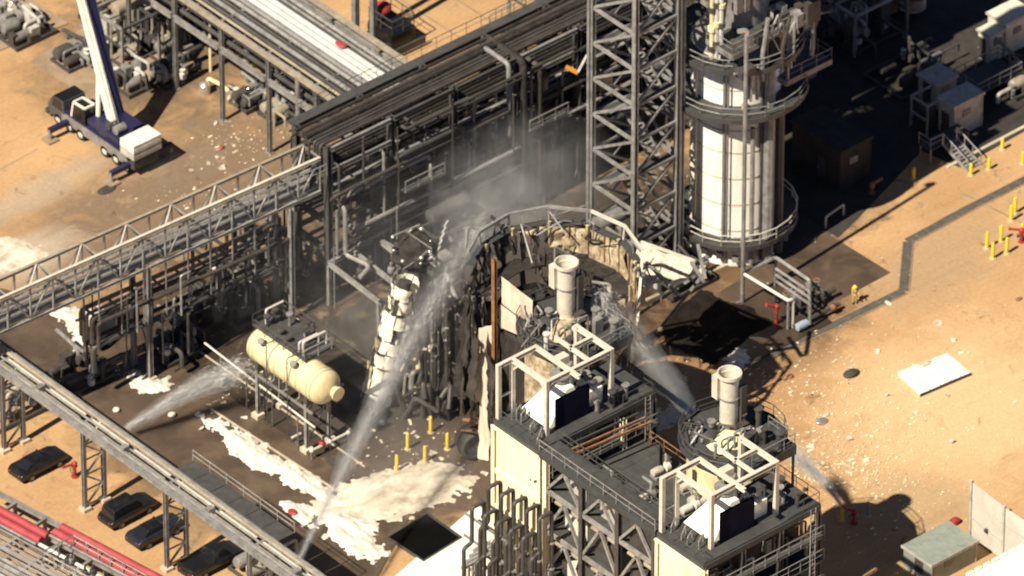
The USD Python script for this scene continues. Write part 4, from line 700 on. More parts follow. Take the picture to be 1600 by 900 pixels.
    part(st, 'hoop', MB().lathe(s + Z * 5.1, [(0.76, 0), (0.84, 0.04), (0.76, 0.08)], 24), 'dark_steel')
    for j in range(18):
        a = random.uniform(-2.9, 0.6); r = random.uniform(1.2, 3.9); p = c + V(math.cos(a) * r, math.sin(a) * r, 0); hh = random.uniform(0.6, 1.9); rr = random.uniform(0.12, 0.3)
        part(t, 'fitting', MB().lathe(p, [(rr, 0), (rr, hh), (rr * 1.5, hh), (rr * 1.5, hh + 0.12), (0, hh + 0.14)], 10), random.choice(('grey_steel', 'dark_steel', 'charred_steel', 'dark_steel', 'white_pipe')), smooth=40)
    for j in range(3): q = c + RIGHT * (-0.6 + 1.3 * j) + DEPTH * (1.0 - 1.2 * j); part(t, 'deck_box', MB().bb(q, q + V(0.8, 0.6, 0.9 + 0.3 * j)), ('dark_steel', 'charred_steel', 'grey_steel')[j])
    for j in range(4): a = c + RIGHT * (-0.9 + 0.5 * j) - DEPTH * (1.6 + 0.3 * (j % 2)); part(t, 'small_pipe', MB().pipe([a, a + Z * (0.9 + 0.4 * j), a + Z * (0.9 + 0.4 * j) + RIGHT * 0.8 + DEPTH * 0.6, a + RIGHT * 0.8 + DEPTH * 0.6], 0.09), 'grey_steel', smooth=40)
    return t, c
F2 = W(1111, 857, 17.0) - V(1.65, 1.15, 0); F1 = F2 + Y * PITCHY
mod1, C1 = module(F1, 0, 'far'); mod2, C2 = module(F2, 1, 'near')

# walkway and braced steel bent between the modules
def between():
    x = F2[0]; ya, yb = F2[1] + 5.6, F1[1] - 0.1; z = 17.0
    t = thing('steel_walkway', 'dark walkway on braced steel between the two cream modules', 'walkway', (x, ya, 0)); n = 11
    for i in range(n): part(t, 'deck_panel', MB().bb((x + 0.0, ya + (yb - ya) * i / n + 0.012, z - 0.1 + 0.008 * (i % 2)), (x + 1.6, ya + (yb - ya) * (i + 1) / n - 0.012, z + 0.008 * (i % 2))), 'deck_grating')
    for xx in (x - 0.14, x + 1.74): part(t, 'side_beam', MB().ibeam(V(xx, ya, z - 0.25), V(xx, yb, z - 0.25), 0.24, 0.6), 'deck_plate')
    part(t, 'handrail', MB().rail([V(x - 0.2, ya, z), V(x - 0.2, yb, z)], 1.1, 1.6, 0.045), 'grey_steel'); part(t, 'handrail', MB().rail([V(x + 1.75, ya, z), V(x + 1.75, yb, z)], 1.1, 1.6, 0.045), 'dark_steel')
    cols = [yb - 0.6 - 4.3 * i for i in range(4)]
    for y in cols:
        for xx in (x, x + 8): part(t, 'column', MB().ibeam(V(xx, y, 0), V(xx, y, z - 0.55), 0.42, 0.42, up=X), 'dark_steel' if y != cols[0] else 'cream_cladding')
    for a, b in zip(cols, cols[1:]):
        for j, zz in enumerate((1.5, 5.5, 9.5, 13.5)):
            part(t, 'floor_beam', MB().bar(V(x, a, zz), V(x, b, zz), 0.24, 0.32), 'galvanised'); part(t, 'brace', MB().bar(V(x, a, zz), V(x, (a + b) / 2, zz + 3.7 if zz < 13 else 16.2), 0.22), 'galvanised'); part(t, 'brace', MB().bar(V(x, b, zz), V(x, (a + b) / 2, zz + 3.7 if zz < 13 else 16.2), 0.22), 'galvanised')
            part(t, 'cross_beam', MB().bar(V(x + 0.2, a, zz), V(x + 8, a, zz), 0.22, 0.3), 'grey_steel')
            part(t, 'floor', MB().bb((x + 0.3, b + 0.2, zz - 0.1), (x + 7.8, a - 0.2, zz)), 'wet_concrete' if j == 0 else 'deck_grating')
            if random.random() < 0.8: p = V(x + random.uniform(0.8, 2), (a + b) / 2, zz); part(t, 'equipment_box', MB().bb(p + V(-0.5, -random.uniform(0.8, 1.5), 0), p + V(1.2, random.uniform(0.8, 1.5), random.uniform(1.2, 2.4))), random.choice(('cabinet_grey', 'dark_steel', 'cabinet_cream', 'charred_steel')))
            part(t, 'pipe', MB().pipe([V(x + 0.6, a - 0.5, zz + 2.8), V(x + 0.6, b + 0.5, zz + 2.8)], 0.16), random.choice(('aluminium_jacket', 'galvanised', 'tan_pipe')), smooth=40)
    # lower deck east of the walkway with pumps and two rusty beams
    z1 = 13.5
    for i in range(6):
        for j in range(5): part(t, 'lower_deck_panel', MB().bb((x + 2 + 1.35 * i + 0.012, ya + (yb - ya) * j / 5 + 0.012, z1 + 0.1 + 0.006 * ((i + j) % 2)), (x + 2 + 1.35 * (i + 1) - 0.012, ya + (yb - ya) * (j + 1) / 5 - 0.012, z1 + 0.2 + 0.006 * ((i + j) % 2))), 'deck_grating')
    for k in range(3): part(t, 'rusty_beam', MB().bar(V(x + 2.2, yb - 0.5 - 0.6 * k, z1 + 3.1), V(x + 9.5, yb - 0.7 - 0.75 * k, z1 + 2.9), 0.16, 0.2), 'rust' if k else 'deck_plate')
    part(t, 'handrail', MB().rail([V(x + 10.1, ya, z1 + 0.2), V(x + 10.1, yb, z1 + 0.2)], 1.1, 1.6, 0.045), 'rust')
    for k in range(7):
        p = V(x + random.uniform(3, 8.5), random.uniform(ya + 1, yb - 3.5), z1 + 0.2); q = thing('deck_pump', ('small pump with white casing on the dark deck between the modules', 'dark pump on the deck close behind the walkway', 'grey pump near the rusty beams', 'pump at the right rail of the deck between the modules', 'pump at the near end of the deck between the modules', 'pump in the middle of the deck between the modules', 'pump on the far side of the deck between the modules')[k], 'pump', p)
        part(q, 'skid', MB().box(p + Z * 0.12, (1.7, 0.8, 0.2)), 'grey_steel'); part(q, 'motor', MB().lathe(p + V(-0.45, 0, 0.6), [(0, -0.5), (0.3, -0.46), (0.34, 0), (0.3, 0.46), (0, 0.5)], 12, a=X), 'cabinet_grey' if k else 'white_pipe', smooth=40)
        part(q, 'casing', MB().lathe(p + V(0.5, 0, 0.6), [(0, -0.26), (0.42, -0.2), (0.42, 0.2), (0, 0.26)], 14, a=X), 'white_pipe' if k in (0, 3) else 'grey_steel', smooth=40); part(q, 'outlet', MB().pipe([p + V(0.5, 0, 0.9), p + V(0.5, 0, 1.7), p + V(0.5, 1.0, 1.7)], 0.13), 'aluminium_jacket', smooth=40)
between()

# goose-neck pipes in front of the far module
t = thing('gooseneck_pipes', 'bank of dark gooseneck pipes in front of the cream wall', 'pipe bank', V(F1[0] - 2, F1[1] + 3, 0))
for k in range(5):
    a = on_plane(782 + 20 * k, 752 + 12 * k, 0, F1[0] - 0.9); zt = a[2]; y = a[1]
    for r_, (dx, dz) in enumerate(((0, 0), (-1.4, -1.5))):
        p = V(F1[0] - 0.9 + dx, y + 0.35 * r_, zt + dz); part(t, 'gooseneck', MB().pipe([V(p[0], p[1], 0.2), p, p - X * 1.25 - Y * 0.0, p - X * 1.25 - Z * 3.4 - Z * 0.6 * (k % 2), p - X * 2.1 - Z * 3.6 - Z * 0.6 * (k % 2), V(p[0] - 2.1, p[1], 0.2)], 0.17, 0.3, 8), 'dark_steel' if (k + r_) % 3 else 'charred_steel', smooth=40)
        for zz in (zt - 3, zt - 5.5, zt - 8): part(t, 'clamp', MB().lathe(V(p[0], p[1], zz), [(0.17, -0.1), (0.26, -0.08), (0.26, 0.08), (0.17, 0.1)], 8), 'grey_steel')
for z in (3.0, 6.0, 8.2): part(t, 'support_bar', MB().bar(V(F1[0] - 2.2, F1[1] + 0.2, z), V(F1[0] - 2.2, F1[1] + 6.6, z), 0.16), 'grey_steel'); part(t, 'support_bar', MB().bar(V(F1[0] - 0.7, F1[1] + 0.2, z + 0.7), V(F1[0] - 0.7, F1[1] + 6.6, z + 0.7), 0.16), 'dark_steel')
t = thing('duct_frame', 'grey stacked frame of small ducts at the bottom edge before the pipe bank', 'frame', W(760, 900, 0))
for k in range(4): a = W(722 + 6 * k, 888 - 9 * k, 4.5); b = a + X * 4.5; part(t, 'duct', MB().bar(a, b, 0.3, 0.22), 'galvanised'); part(t, 'duct_leg', MB().bar(a + X * 0.3, V(a[0] + 0.3, a[1], 0), 0.16), 'grey_steel'); part(t, 'duct_leg', MB().bar(b - X * 0.3, V(b[0] - 0.3, b[1], 0), 0.16), 'grey_steel')

# ------------------------------------------------------------------ the torn reactor behind the far module
def crumple(m, amp, seed, freq=1.3):
    v = np.asarray(m.vertices); o = np.stack([meshkit.fbm(v * freq + 31 * k, 3, seed + k) - 0.5 for k in range(3)], 1); m.vertices = v + o * amp * 2; return m
def plate_strip(pts_top, pts_bot, nu=14, nv=6, thick=0.05):
    """A bent plate between two polylines."""
    T, B = np.array(pts_top, float), np.array(pts_bot, float); u = np.linspace(0, len(T) - 1, nu); i = np.minimum(u.astype(int), len(T) - 2); f = (u - i)[:, None]
    t, b = T[i] * (1 - f) + T[i + 1] * f, B[i] * (1 - f) + B[i + 1] * f; g = np.stack([t * (1 - k) + b * k for k in np.linspace(0, 1, nv)], 1); idx = np.arange(nu * nv).reshape(nu, nv)
    q = np.stack([idx[:-1, :-1], idx[1:, :-1], idx[1:, 1:], idx[:-1, 1:]], -1).reshape(-1, 4); return trimesh.Trimesh(g.reshape(-1, 3), np.vstack([q[:, [0, 1, 2]], q[:, [0, 2, 3]]]), process=False)
def reactor():
    zt = 20.0; c = W(868, 412, zt); R = 6.5
    t = thing('torn_reactor', 'burst reactor with its upper wall torn open in a ragged arch', 'reactor', (c[0], c[1], 0))
    def P(deg, z, r=R): a = math.radians(deg); return V(c[0], c[1], z) + (RIGHT * math.cos(a) + DEPTH * math.sin(a)) * r
    # (angle in the picture's sense: 0 right, 90 back, 180 left)
    degs = [-22, 8, 38, 66, 94, 122, 150, 174]
    for k, (a, b) in enumerate(zip(degs, degs[1:])):
        n = 3
        for i in range(n):
            a0, a1 = a + (b - a) * i / n, a + (b - a) * (i + 1) / n
            lo = {0: 12.0, 1: 13.6, 2: 15.2, 3: 16.6, 4: 18.2, 5: 18.8, 6: 19.2}[k] + random.uniform(-1.3, 0.9)
            hi = 16.6 if (k == 0 and i == 0) else 18.2 if k == 0 and i == 1 else 19.2 if k < 4 else 18.6 + random.uniform(0, 0.9)
            m = plate_strip([P(a0 + 0.3, hi), P(a1 - 0.3, hi)], [P(a0 + 0.3, lo, R - random.uniform(0, 0.5)), P(a1 - 0.3, lo, R - random.uniform(0, 0.5))], 5, 8)
            part(t, 'wall_plate', MB().tm(crumple(m, 0.3 if k < 3 else 0.45, 50 + k * 3 + i)), 'torn_cladding' if k < 3 else ('charred_steel' if k > 4 else 'torn_cladding'), smooth=50)
        part(t, 'rib', MB().bar(P(a, 15.4 + 0.5 * k, R - 0.12), P(a, 19.6, R - 0.12), 0.22), 'torn_cladding'); part(t, 'rib', MB().bar(P((a + b) / 2, 15.6 + 0.5 * k, R - 0.12), P((a + b) / 2, 19.2, R - 0.12), 0.12), 'rust')
        m = 'white_steel' if k in (0, 1, 2) else 'galvanised'
        za, zb = (16.2 if a < 0 else 20.6), 20.6; part(t, 'top_rail', MB().bar(P(a, za, R + 0.5), P(b, zb, R + 0.5), 0.2, 0.24), m); part(t, 'rail_post', MB().bar(P(a, za - 1.4, R + 0.4), P(a, za, R + 0.5), 0.13), m)
        for r0, r1, z, nm, mm in ((R - 1.7, R - 0.1, 16.4, 'ring_plate', 'black_soot'), (R - 0.05, R + 0.6, 19.25, 'outer_walk', 'deck_plate')):
            if k == 0: continue
            q = [P(x, zz, r) for zz in (z, z + 0.08) for x in (a + 0.4, b - 0.4) for r in (r0, r1)]
            part(t, nm, MB().add(q, [(0, 1, 3, 2), (4, 6, 7, 5), (1, 5, 7, 3), (0, 4, 5, 1), (2, 3, 7, 6), (0, 2, 6, 4)]), mm)
    for k in range(12):
        a0 = 140 + 6.5 * k + random.uniform(-3, 3); top = random.uniform(13, 18.5); lo = random.uniform(1.5, 9); wdt = random.uniform(4, 11); r0 = R + random.uniform(-0.6, 0.8)
        part(t, 'hanging_shell', MB().tm(crumple(plate_strip([P(a0, top, r0), P(a0 + wdt, top - random.uniform(-1, 1.5), r0)], [P(a0 + random.uniform(-6, 6), lo, r0 + random.uniform(-0.5, 1.2)), P(a0 + wdt, lo + random.uniform(-1, 1), r0 + random.uniform(-0.3, 1.4))], 6, 16), 0.4, 260 + k, 0.9)), ('scorched_panel' if k == 9 else 'torn_cladding' if k == 4 else random.choice(('charred_steel', 'black_soot', 'dark_steel'))), smooth=50)
    for k in range(22):
        p = P(random.uniform(-15, 150), random.uniform(18.5, 20.5), R + random.uniform(-0.4, 0.7)); part(t, 'torn_bar', MB().pipe([p, p + V(*rng.normal(0, 0.7, 2), random.uniform(-0.4, 1.0)), p + V(*rng.normal(0, 1.3, 2), random.uniform(-1.8, 0.8))], random.uniform(0.04, 0.1)), random.choice(('charred_steel', 'grey_steel', 'galvanised', 'black_soot')), smooth=40)
    part(t, 'bent_plate', MB().tm(crumple(plate_strip([P(-22, 19.0), P(-40, 17.2), P(-52, 14.5)], [P(-20, 15.4), P(-38, 14.0), P(-52, 12.8)], 12, 6), 0.35, 77)), 'torn_cladding', smooth=50)
    # shell below, sooty, with the lit cream panels on its open left side
    part(t, 'shell', MB().tm(crumple(trimesh.Trimesh(*MB().lathe(V(c[0], c[1], 0), [(4.9, z) for z in np.linspace(0, 15.0, 16)], 40).arrays(), process=False), 0.25, 5, 0.8)), 'black_soot', smooth=40)
    part(t, 'inner_mass', MB().tm(crumple(trimesh.creation.icosphere(4, 1.0).apply_transform(np.diag([4.6, 4.6, 1.6, 1])).apply_translation(V(c[0], c[1], 14.2)), 0.9, 12, 0.7)), 'black_soot', smooth=60)
    for k in range(24):
        p = P(random.uniform(0, 180), random.uniform(14, 16.5), random.uniform(2, R - 0.6)); part(t, 'bent_rod', MB().pipe([p, p + V(*rng.normal(0, 0.6, 2), random.uniform(0.4, 1.6)), p + V(*rng.normal(0, 1.1, 2), random.uniform(-0.6, 1.6))], random.uniform(0.05, 0.13)), random.choice(('charred_steel', 'dark_steel', 'black_soot', 'grey_steel')), smooth=40)
    for k in range(11):
        a0 = 95 + 8 * k + random.uniform(-2, 2); lo = random.uniform(12.5, 17.5); part(t, 'hanging_strip', MB().tm(crumple(plate_strip([P(a0, 19.2), P(a0 + random.uniform(3, 6), 19.2)], [P(a0 + 1, lo, R - 0.5), P(a0 + 4, lo + 0.4, R - 0.2)], 4, 10), 0.3, 140 + k)), random.choice(('charred_steel', 'charred_steel', 'black_soot', 'torn_cladding')), smooth=50)
    x = on_plane(778, 640, 0, 0)[0]
    base = W(778, 655, 0)
    def L(px, py): return on_plane(px, py, 0, c[0] - 5.0)
    for (p, q, r, s) in (((784, 432), (832, 470), (832, 512), (784, 474)), ((783, 476), (826, 509), (824, 530), (783, 512))): part(t, 'cream_panel', MB().tm(crumple(plate_strip([L(*p), L(*q)], [L(*s), L(*r)], 6, 6), 0.05, 31)), 'scorched_panel', smooth=50)
    for (p, q, r, s) in (((737, 566), (774, 560), (774, 632), (742, 628)), ((750, 512), (772, 506), (772, 556), (745, 562))): part(t, 'cream_panel', MB().tm(crumple(plate_strip([L(*p), L(*q)], [L(*s), L(*r)], 8, 8), 0.22, 33)), 'scorched_panel', smooth=50)
    a, b = L(777, 402), L(777, 655); part(t, 'rusty_column', MB().ibeam(V(a[0] - 0.3, a[1], b[2]), V(a[0] - 0.3, a[1], a[2]), 0.34, 0.34, up=X), 'rust')
    a, b = L(777, 660), L(720, 655); part(t, 'rusty_beam', MB().bar(a, b, 0.18), 'rust'); part(t, 'rusty_beam', MB().bar(a - Z * 0.9, b - Z * 1.1, 0.14), 'rust')
    for k in range(7):
        p = L(768 - 4 * k, 670 - 3 * (k % 3)); part(t, 'rusty_rung', MB().bar(p, p + V(0.5, -0.9, random.uniform(-1.4, 0.4)), 0.1), 'rust')
    return t, c
reactor()
# torn-off sheet right of the reactor
t = thing('torn_sheet', 'crumpled cream sheet torn loose between reactor and white column', 'wreckage', W(1045, 420, 10))
S = [on_plane(*p, 0, W(1045, 420, 10)[0]) for p in ((1002, 378), (1040, 388), (1086, 408), (1010, 405), (1035, 432), (1085, 428))]
o = V(1, 0.4, 0)
part(t, 'sheet', MB().tm(crumple(plate_strip([S[0], S[1] - X * 0.5, S[2]], [S[3] - X * 1.6, S[4] - X * 2.2, S[5] - X * 0.8], 16, 10), 0.3, 91)), 'pale_wreck', smooth=50)
part(t, 'bent_rim', MB().bar(S[0], S[2], 0.2), 'white_steel')
for p, q in (((1085, 432), (1000, 490)), ((1098, 430), (1030, 515)), ((1080, 410), (1100, 440)), ((1090, 382), (1102, 436)), ((1010, 410), (1060, 460))): part(t, 'bent_bar', MB().bar(on_plane(*p, 0, S[1][0] - 1.5), on_plane(*q, 0, S[1][0] - 2.5), 0.24), 'grey_steel')
# crumpled white duct and charred debris left of the reactor
def wreck_column(name, label, pts, r, m, seed, amp):
    P = [W(*p) for p in pts]; t = thing(name, label, 'wreckage', V(P[0][0], P[0][1], 0)); P = rounded(P, 1.0, 6); Q = []
    for a, b in zip(P, P[1:]): Q += [a + (b - a) * i / 4 for i in range(4)]
    Q.append(P[-1]); k = max(1, len(Q) // 7)
    for i in range(0, len(Q) - 1, k):
        seg = Q[max(0, i - 1):i + k + 2]
        if len(seg) < 2: continue
        v, f = MB().tube(seg, r * random.uniform(0.95, 1.05), 22).arrays(); part(t, 'crumpled_section', MB().tm(crumple(trimesh.Trimesh(v, f, process=False), amp, seed + i, 1.1)), m, smooth=60)
        if i and r < 0.6: part(t, 'band', MB().lathe(seg[0], [(r * 1.02, -0.08), (r * 1.16, -0.06), (r * 1.16, 0.06), (r * 1.02, 0.08)], 16), 'charred_steel')
    return t
def panel_duct():
    A, B = W(588, 626, 0), W(634, 440, 12.2); t = thing('crumpled_duct', 'tall buckled white duct of torn cladding panels leaning beside the water jet', 'wreckage', A); n, m = 9, 9; r = 1.15
    part(t, 'core', MB().tm(crumple(trimesh.Trimesh(*MB().tube([A + (B - A) * i / 20 for i in range(21)], 0.5, 14).arrays(), process=False), 0.35, 4, 1.0)), 'charred_steel', smooth=50)
    ax = (B - A) / np.linalg.norm(B - A); u = np.cross(ax, Y); u /= np.linalg.norm(u); w = np.cross(ax, u)
    def Q(ang, s, rr): return A + (B - A) * s + (u * math.cos(ang) + w * math.sin(ang)) * rr
    for i in range(n):
        tw = random.uniform(-0.15, 0.15); rr = r * random.uniform(0.85, 1.08) * (0.8 if i > 6 else 1)
        for k in range(m):
            if random.random() < (0.05 if i < 6 else 0.2): continue
            a0, a1 = 2 * math.pi * k / m + tw, 2 * math.pi * (k + 1) / m + tw - 0.03; s0, s1 = (i + 0.03) / n, (i + 0.97) / n; f1, f2 = random.uniform(0, 0.22), random.uniform(0, 0.3)
            part(t, 'cladding_panel', MB().tm(crumple(plate_strip([Q(a0, s1, rr + f2), Q((a0 + a1) / 2, s1, rr * 1.05 + f2), Q(a1, s1, rr + f2)], [Q(a0, s0, rr + f1), Q((a0 + a1) / 2, s0, rr * 1.05 + f1), Q(a1, s0, rr + f1)], 5, 6), 0.17, 300 + i * 10 + k, 1.4)), 'torn_cladding' if random.random() < 0.1 else 'bright_cladding', smooth=40)
    for k in range(10): p = Q(random.uniform(0, 6.3), random.uniform(0.5, 1), r); part(t, 'loose_strip', MB().tm(crumple(plate_strip([p, p + V(0.4, 0.2, 0.1)], [p + V(random.uniform(-0.6, 0.6), random.uniform(-0.6, 0.6), -1.6), p + V(0.5, 0.1, -1.4)], 3, 7), 0.25, 400 + k)), random.choice(('pale_wreck', 'charred_steel', 'aluminium_jacket')), smooth=50)
panel_duct()
wreck_column('broken_pipe', 'short cream pipe stub standing right of the crumpled duct', [(651, 628, 0), (651, 590, 2.2), (650, 500, 7.0)], 0.42, 'cream_tank', 8, 0.12)
t = thing('mangled_head', 'black mangled vessel head with bright bolts above the crumpled duct', 'wreckage', W(640, 400, 12))
c = W(648, 392, 12); part(t, 'head', MB().tm(crumple(trimesh.creation.icosphere(4, 1.7).apply_translation(c), 0.5, 17, 0.9)), 'black_soot', smooth=60)
part(t, 'neck', MB().tm(crumple(trimesh.Trimesh(*MB().tube([c - Z * 11, c - Z * 6, c], [1.0, 0.9, 1.2], 16).arrays(), process=False), 0.4, 23, 1.0)), 'charred_steel', smooth=60)
for k in range(26):
    a = random.uniform(0, 6.28); p = c + RIGHT * (math.cos(a) * random.uniform(0.6, 2.2)) + UP * (math.sin(a) * random.uniform(0.6, 2.6)) - FWD * random.uniform(0.8, 1.9)
    if k < 15: part(t, 'bolt', MB().tm(trimesh.creation.icosphere(1, random.uniform(0.12, 0.24)).apply_translation(p)), random.choice(('aluminium_jacket', 'white_pipe', 'grey_steel')), smooth=True)
    else: part(t, 'bent_rod', MB().bar(p, p + V(*rng.normal(0, 1, 3)) * 1.0, 0.1), random.choice(('grey_steel', 'charred_steel', 'galvanised')))
for k in range(5): p = W(682 + 3 * k, 395 - 10 * k, 12); part(t, 'bent_rod', MB().bar(p, p + UP * 0.55 + RIGHT * 0.35, 0.16), 'galvanised')
labs = ('charred hanging pipes between water jet and rusty column', 'charred pipe bundle right of the cream pipe stub', 'dark drooping wreckage at the foot of the reactor', 'tall sooty pipes close to the rusty column', 'burnt pipe tangle above the yellow posts')
for q, (px, py, n, sx, hmax) in enumerate(((700, 600, 12, 26, 12), (672, 610, 12, 18, 8), (700, 640, 14, 50, 3.4), (740, 590, 11, 20, 12), (660, 640, 12, 40, 4))):
    t = thing('charred_pipes', labs[q], 'wreckage', W(px, py, 0))
    for k in range(n):
        p = W(px + random.uniform(-sx, sx), py + random.uniform(-16, 16), 0); h = random.uniform(0.5, 1) * hmax; d = V(*rng.normal(0, 0.5, 2), 0)
        part(t, 'burnt_pipe', MB().pipe([p, p + Z * h * 0.5 + d * 0.6, p + Z * h + d, p + Z * (h - random.uniform(0.3, 1.8)) + d * 3], random.uniform(0.07, 0.24), 0.6), random.choice(('charred_steel', 'black_soot', 'charred_steel', 'dark_steel', 'grey_steel')), smooth=40)
        if k % 3 == 0: e = p + Z * h * random.uniform(0.3, 1) + d; part(t, 'torn_strip', MB().tm(crumple(plate_strip([e, e + V(0.5, 0.3, 0)], [e - Z * 1.3, e + V(0.4, 0.2, -1.6)], 3, 6), 0.2, q * 40 + k)), random.choice(('pale_wreck', 'aluminium_jacket', 'torn_cladding')), smooth=60)
t = thing('fallen_drum', 'round charred drum lying beside the cream module wall', 'drum', W(742, 700, 0)); c = W(738, 690, 1.25)
part(t, 'shell', MB().tm(crumple(trimesh.Trimesh(*MB().lathe(c, [(0, -1.0), (1.15, -0.95), (1.25, -0.8), (1.25, 0.8), (1.15, 0.95), (1.0, 0.95), (0.95, 0.7), (0, 0.6)], 28, a=V(-0.35, -0.93, 0.1)).arrays(), process=False), 0.12, 61, 1.1)), 'charred_steel', smooth=50); part(t, 'hoop', MB().lathe(c, [(1.25, -0.08), (1.36, 0), (1.25, 0.08)], 24, a=V(-0.35, -0.93, 0.1)), 'black_soot', smooth=40); part(t, 'torn_strip', MB().tm(crumple(plate_strip([c + V(0.4, 0, 1.3), c + V(1.6, 0.4, 1.0)], [c + V(0.2, -1, 0.2), c + V(1.5, -1.2, -0.6)], 5, 8), 0.3, 62)), 'torn_cladding', smooth=50)
t = thing('standing_pipes', 'row of thin sooty pipes standing close left of the rusty column', 'pipe bank', W(735, 640, 0))
for k in range(44):
    px = random.uniform(662, 778); yb = random.uniform(600, 652); b = W(px, yb, 0); h = random.uniform(4, 13); part(t, 'pipe', MB().pipe([b, b + Z * h, b + Z * h + V(*rng.normal(0, 0.4, 2), 0.2)], random.uniform(0.05, 0.16)), random.choice(('charred_steel', 'dark_steel', 'grey_steel', 'galvanised', 'aluminium_jacket', 'black_soot', 'charred_steel')), smooth=40)
    for q in range(random.randint(1, 4)): part(t, 'glint_bit', MB().box(b + Z * random.uniform(0.5, 1) * h, (random.uniform(0.12, 0.34), random.uniform(0.15, 0.3), random.uniform(0.08, 0.3)), random.uniform(0, 3)), random.choice(('aluminium_jacket', 'white_pipe', 'galvanised', 'pale_wreck')))  # bright bits standing in for wet glints on the pipes
# support frame with the looped pipe
t = thing('support_frame', 'grey steel pipe support frame with a looped pipe left of the wreck', 'frame', W(512, 480, 0))
a, b, c_, d_ = W(514, 412, 4.2), W(592, 472, 4.2), W(662, 432, 4.2), W(588, 372, 4.2)
for p, q in ((a, b), (a, d_), (d_, c_), ((a + d_) / 2, (b + c_) / 2)): part(t, 'beam', MB().ibeam(p, q, 0.3, 0.36), 'galvanised')
for p in (a, b, d_, c_): part(t, 'post', MB().ibeam(V(p[0], p[1], 0), p - Z * 0.2, 0.28, 0.28), 'grey_steel')
g = W(540, 398, 4.9); part(t, 'looped_pipe', MB().pipe([g + Z * 4.6 + V(0, 1.5, 0), g + Z * 4.6, g, W(578, 416, 4.9), W(562, 434, 4.6)], 0.19), 'galvanised', smooth=40)
g = W(527, 398, 4.9); part(t, 'looped_pipe', MB().pipe([g + Z * 4.4, g], 0.12), 'grey_steel', smooth=40)
for k in range(6): p = (a + c_) / 2 + V(random.uniform(-2, 2), random.uniform(-1.5, 1.5), 0); part(t, 'valve', MB().lathe(p, [(0, 0), (0.3, 0.1), (0.3, 0.5), (0.12, 0.6), (0.12, 1.0), (0, 1.02)], 10), random.choice(('charred_steel', 'grey_steel', 'galvanised')), smooth=40)

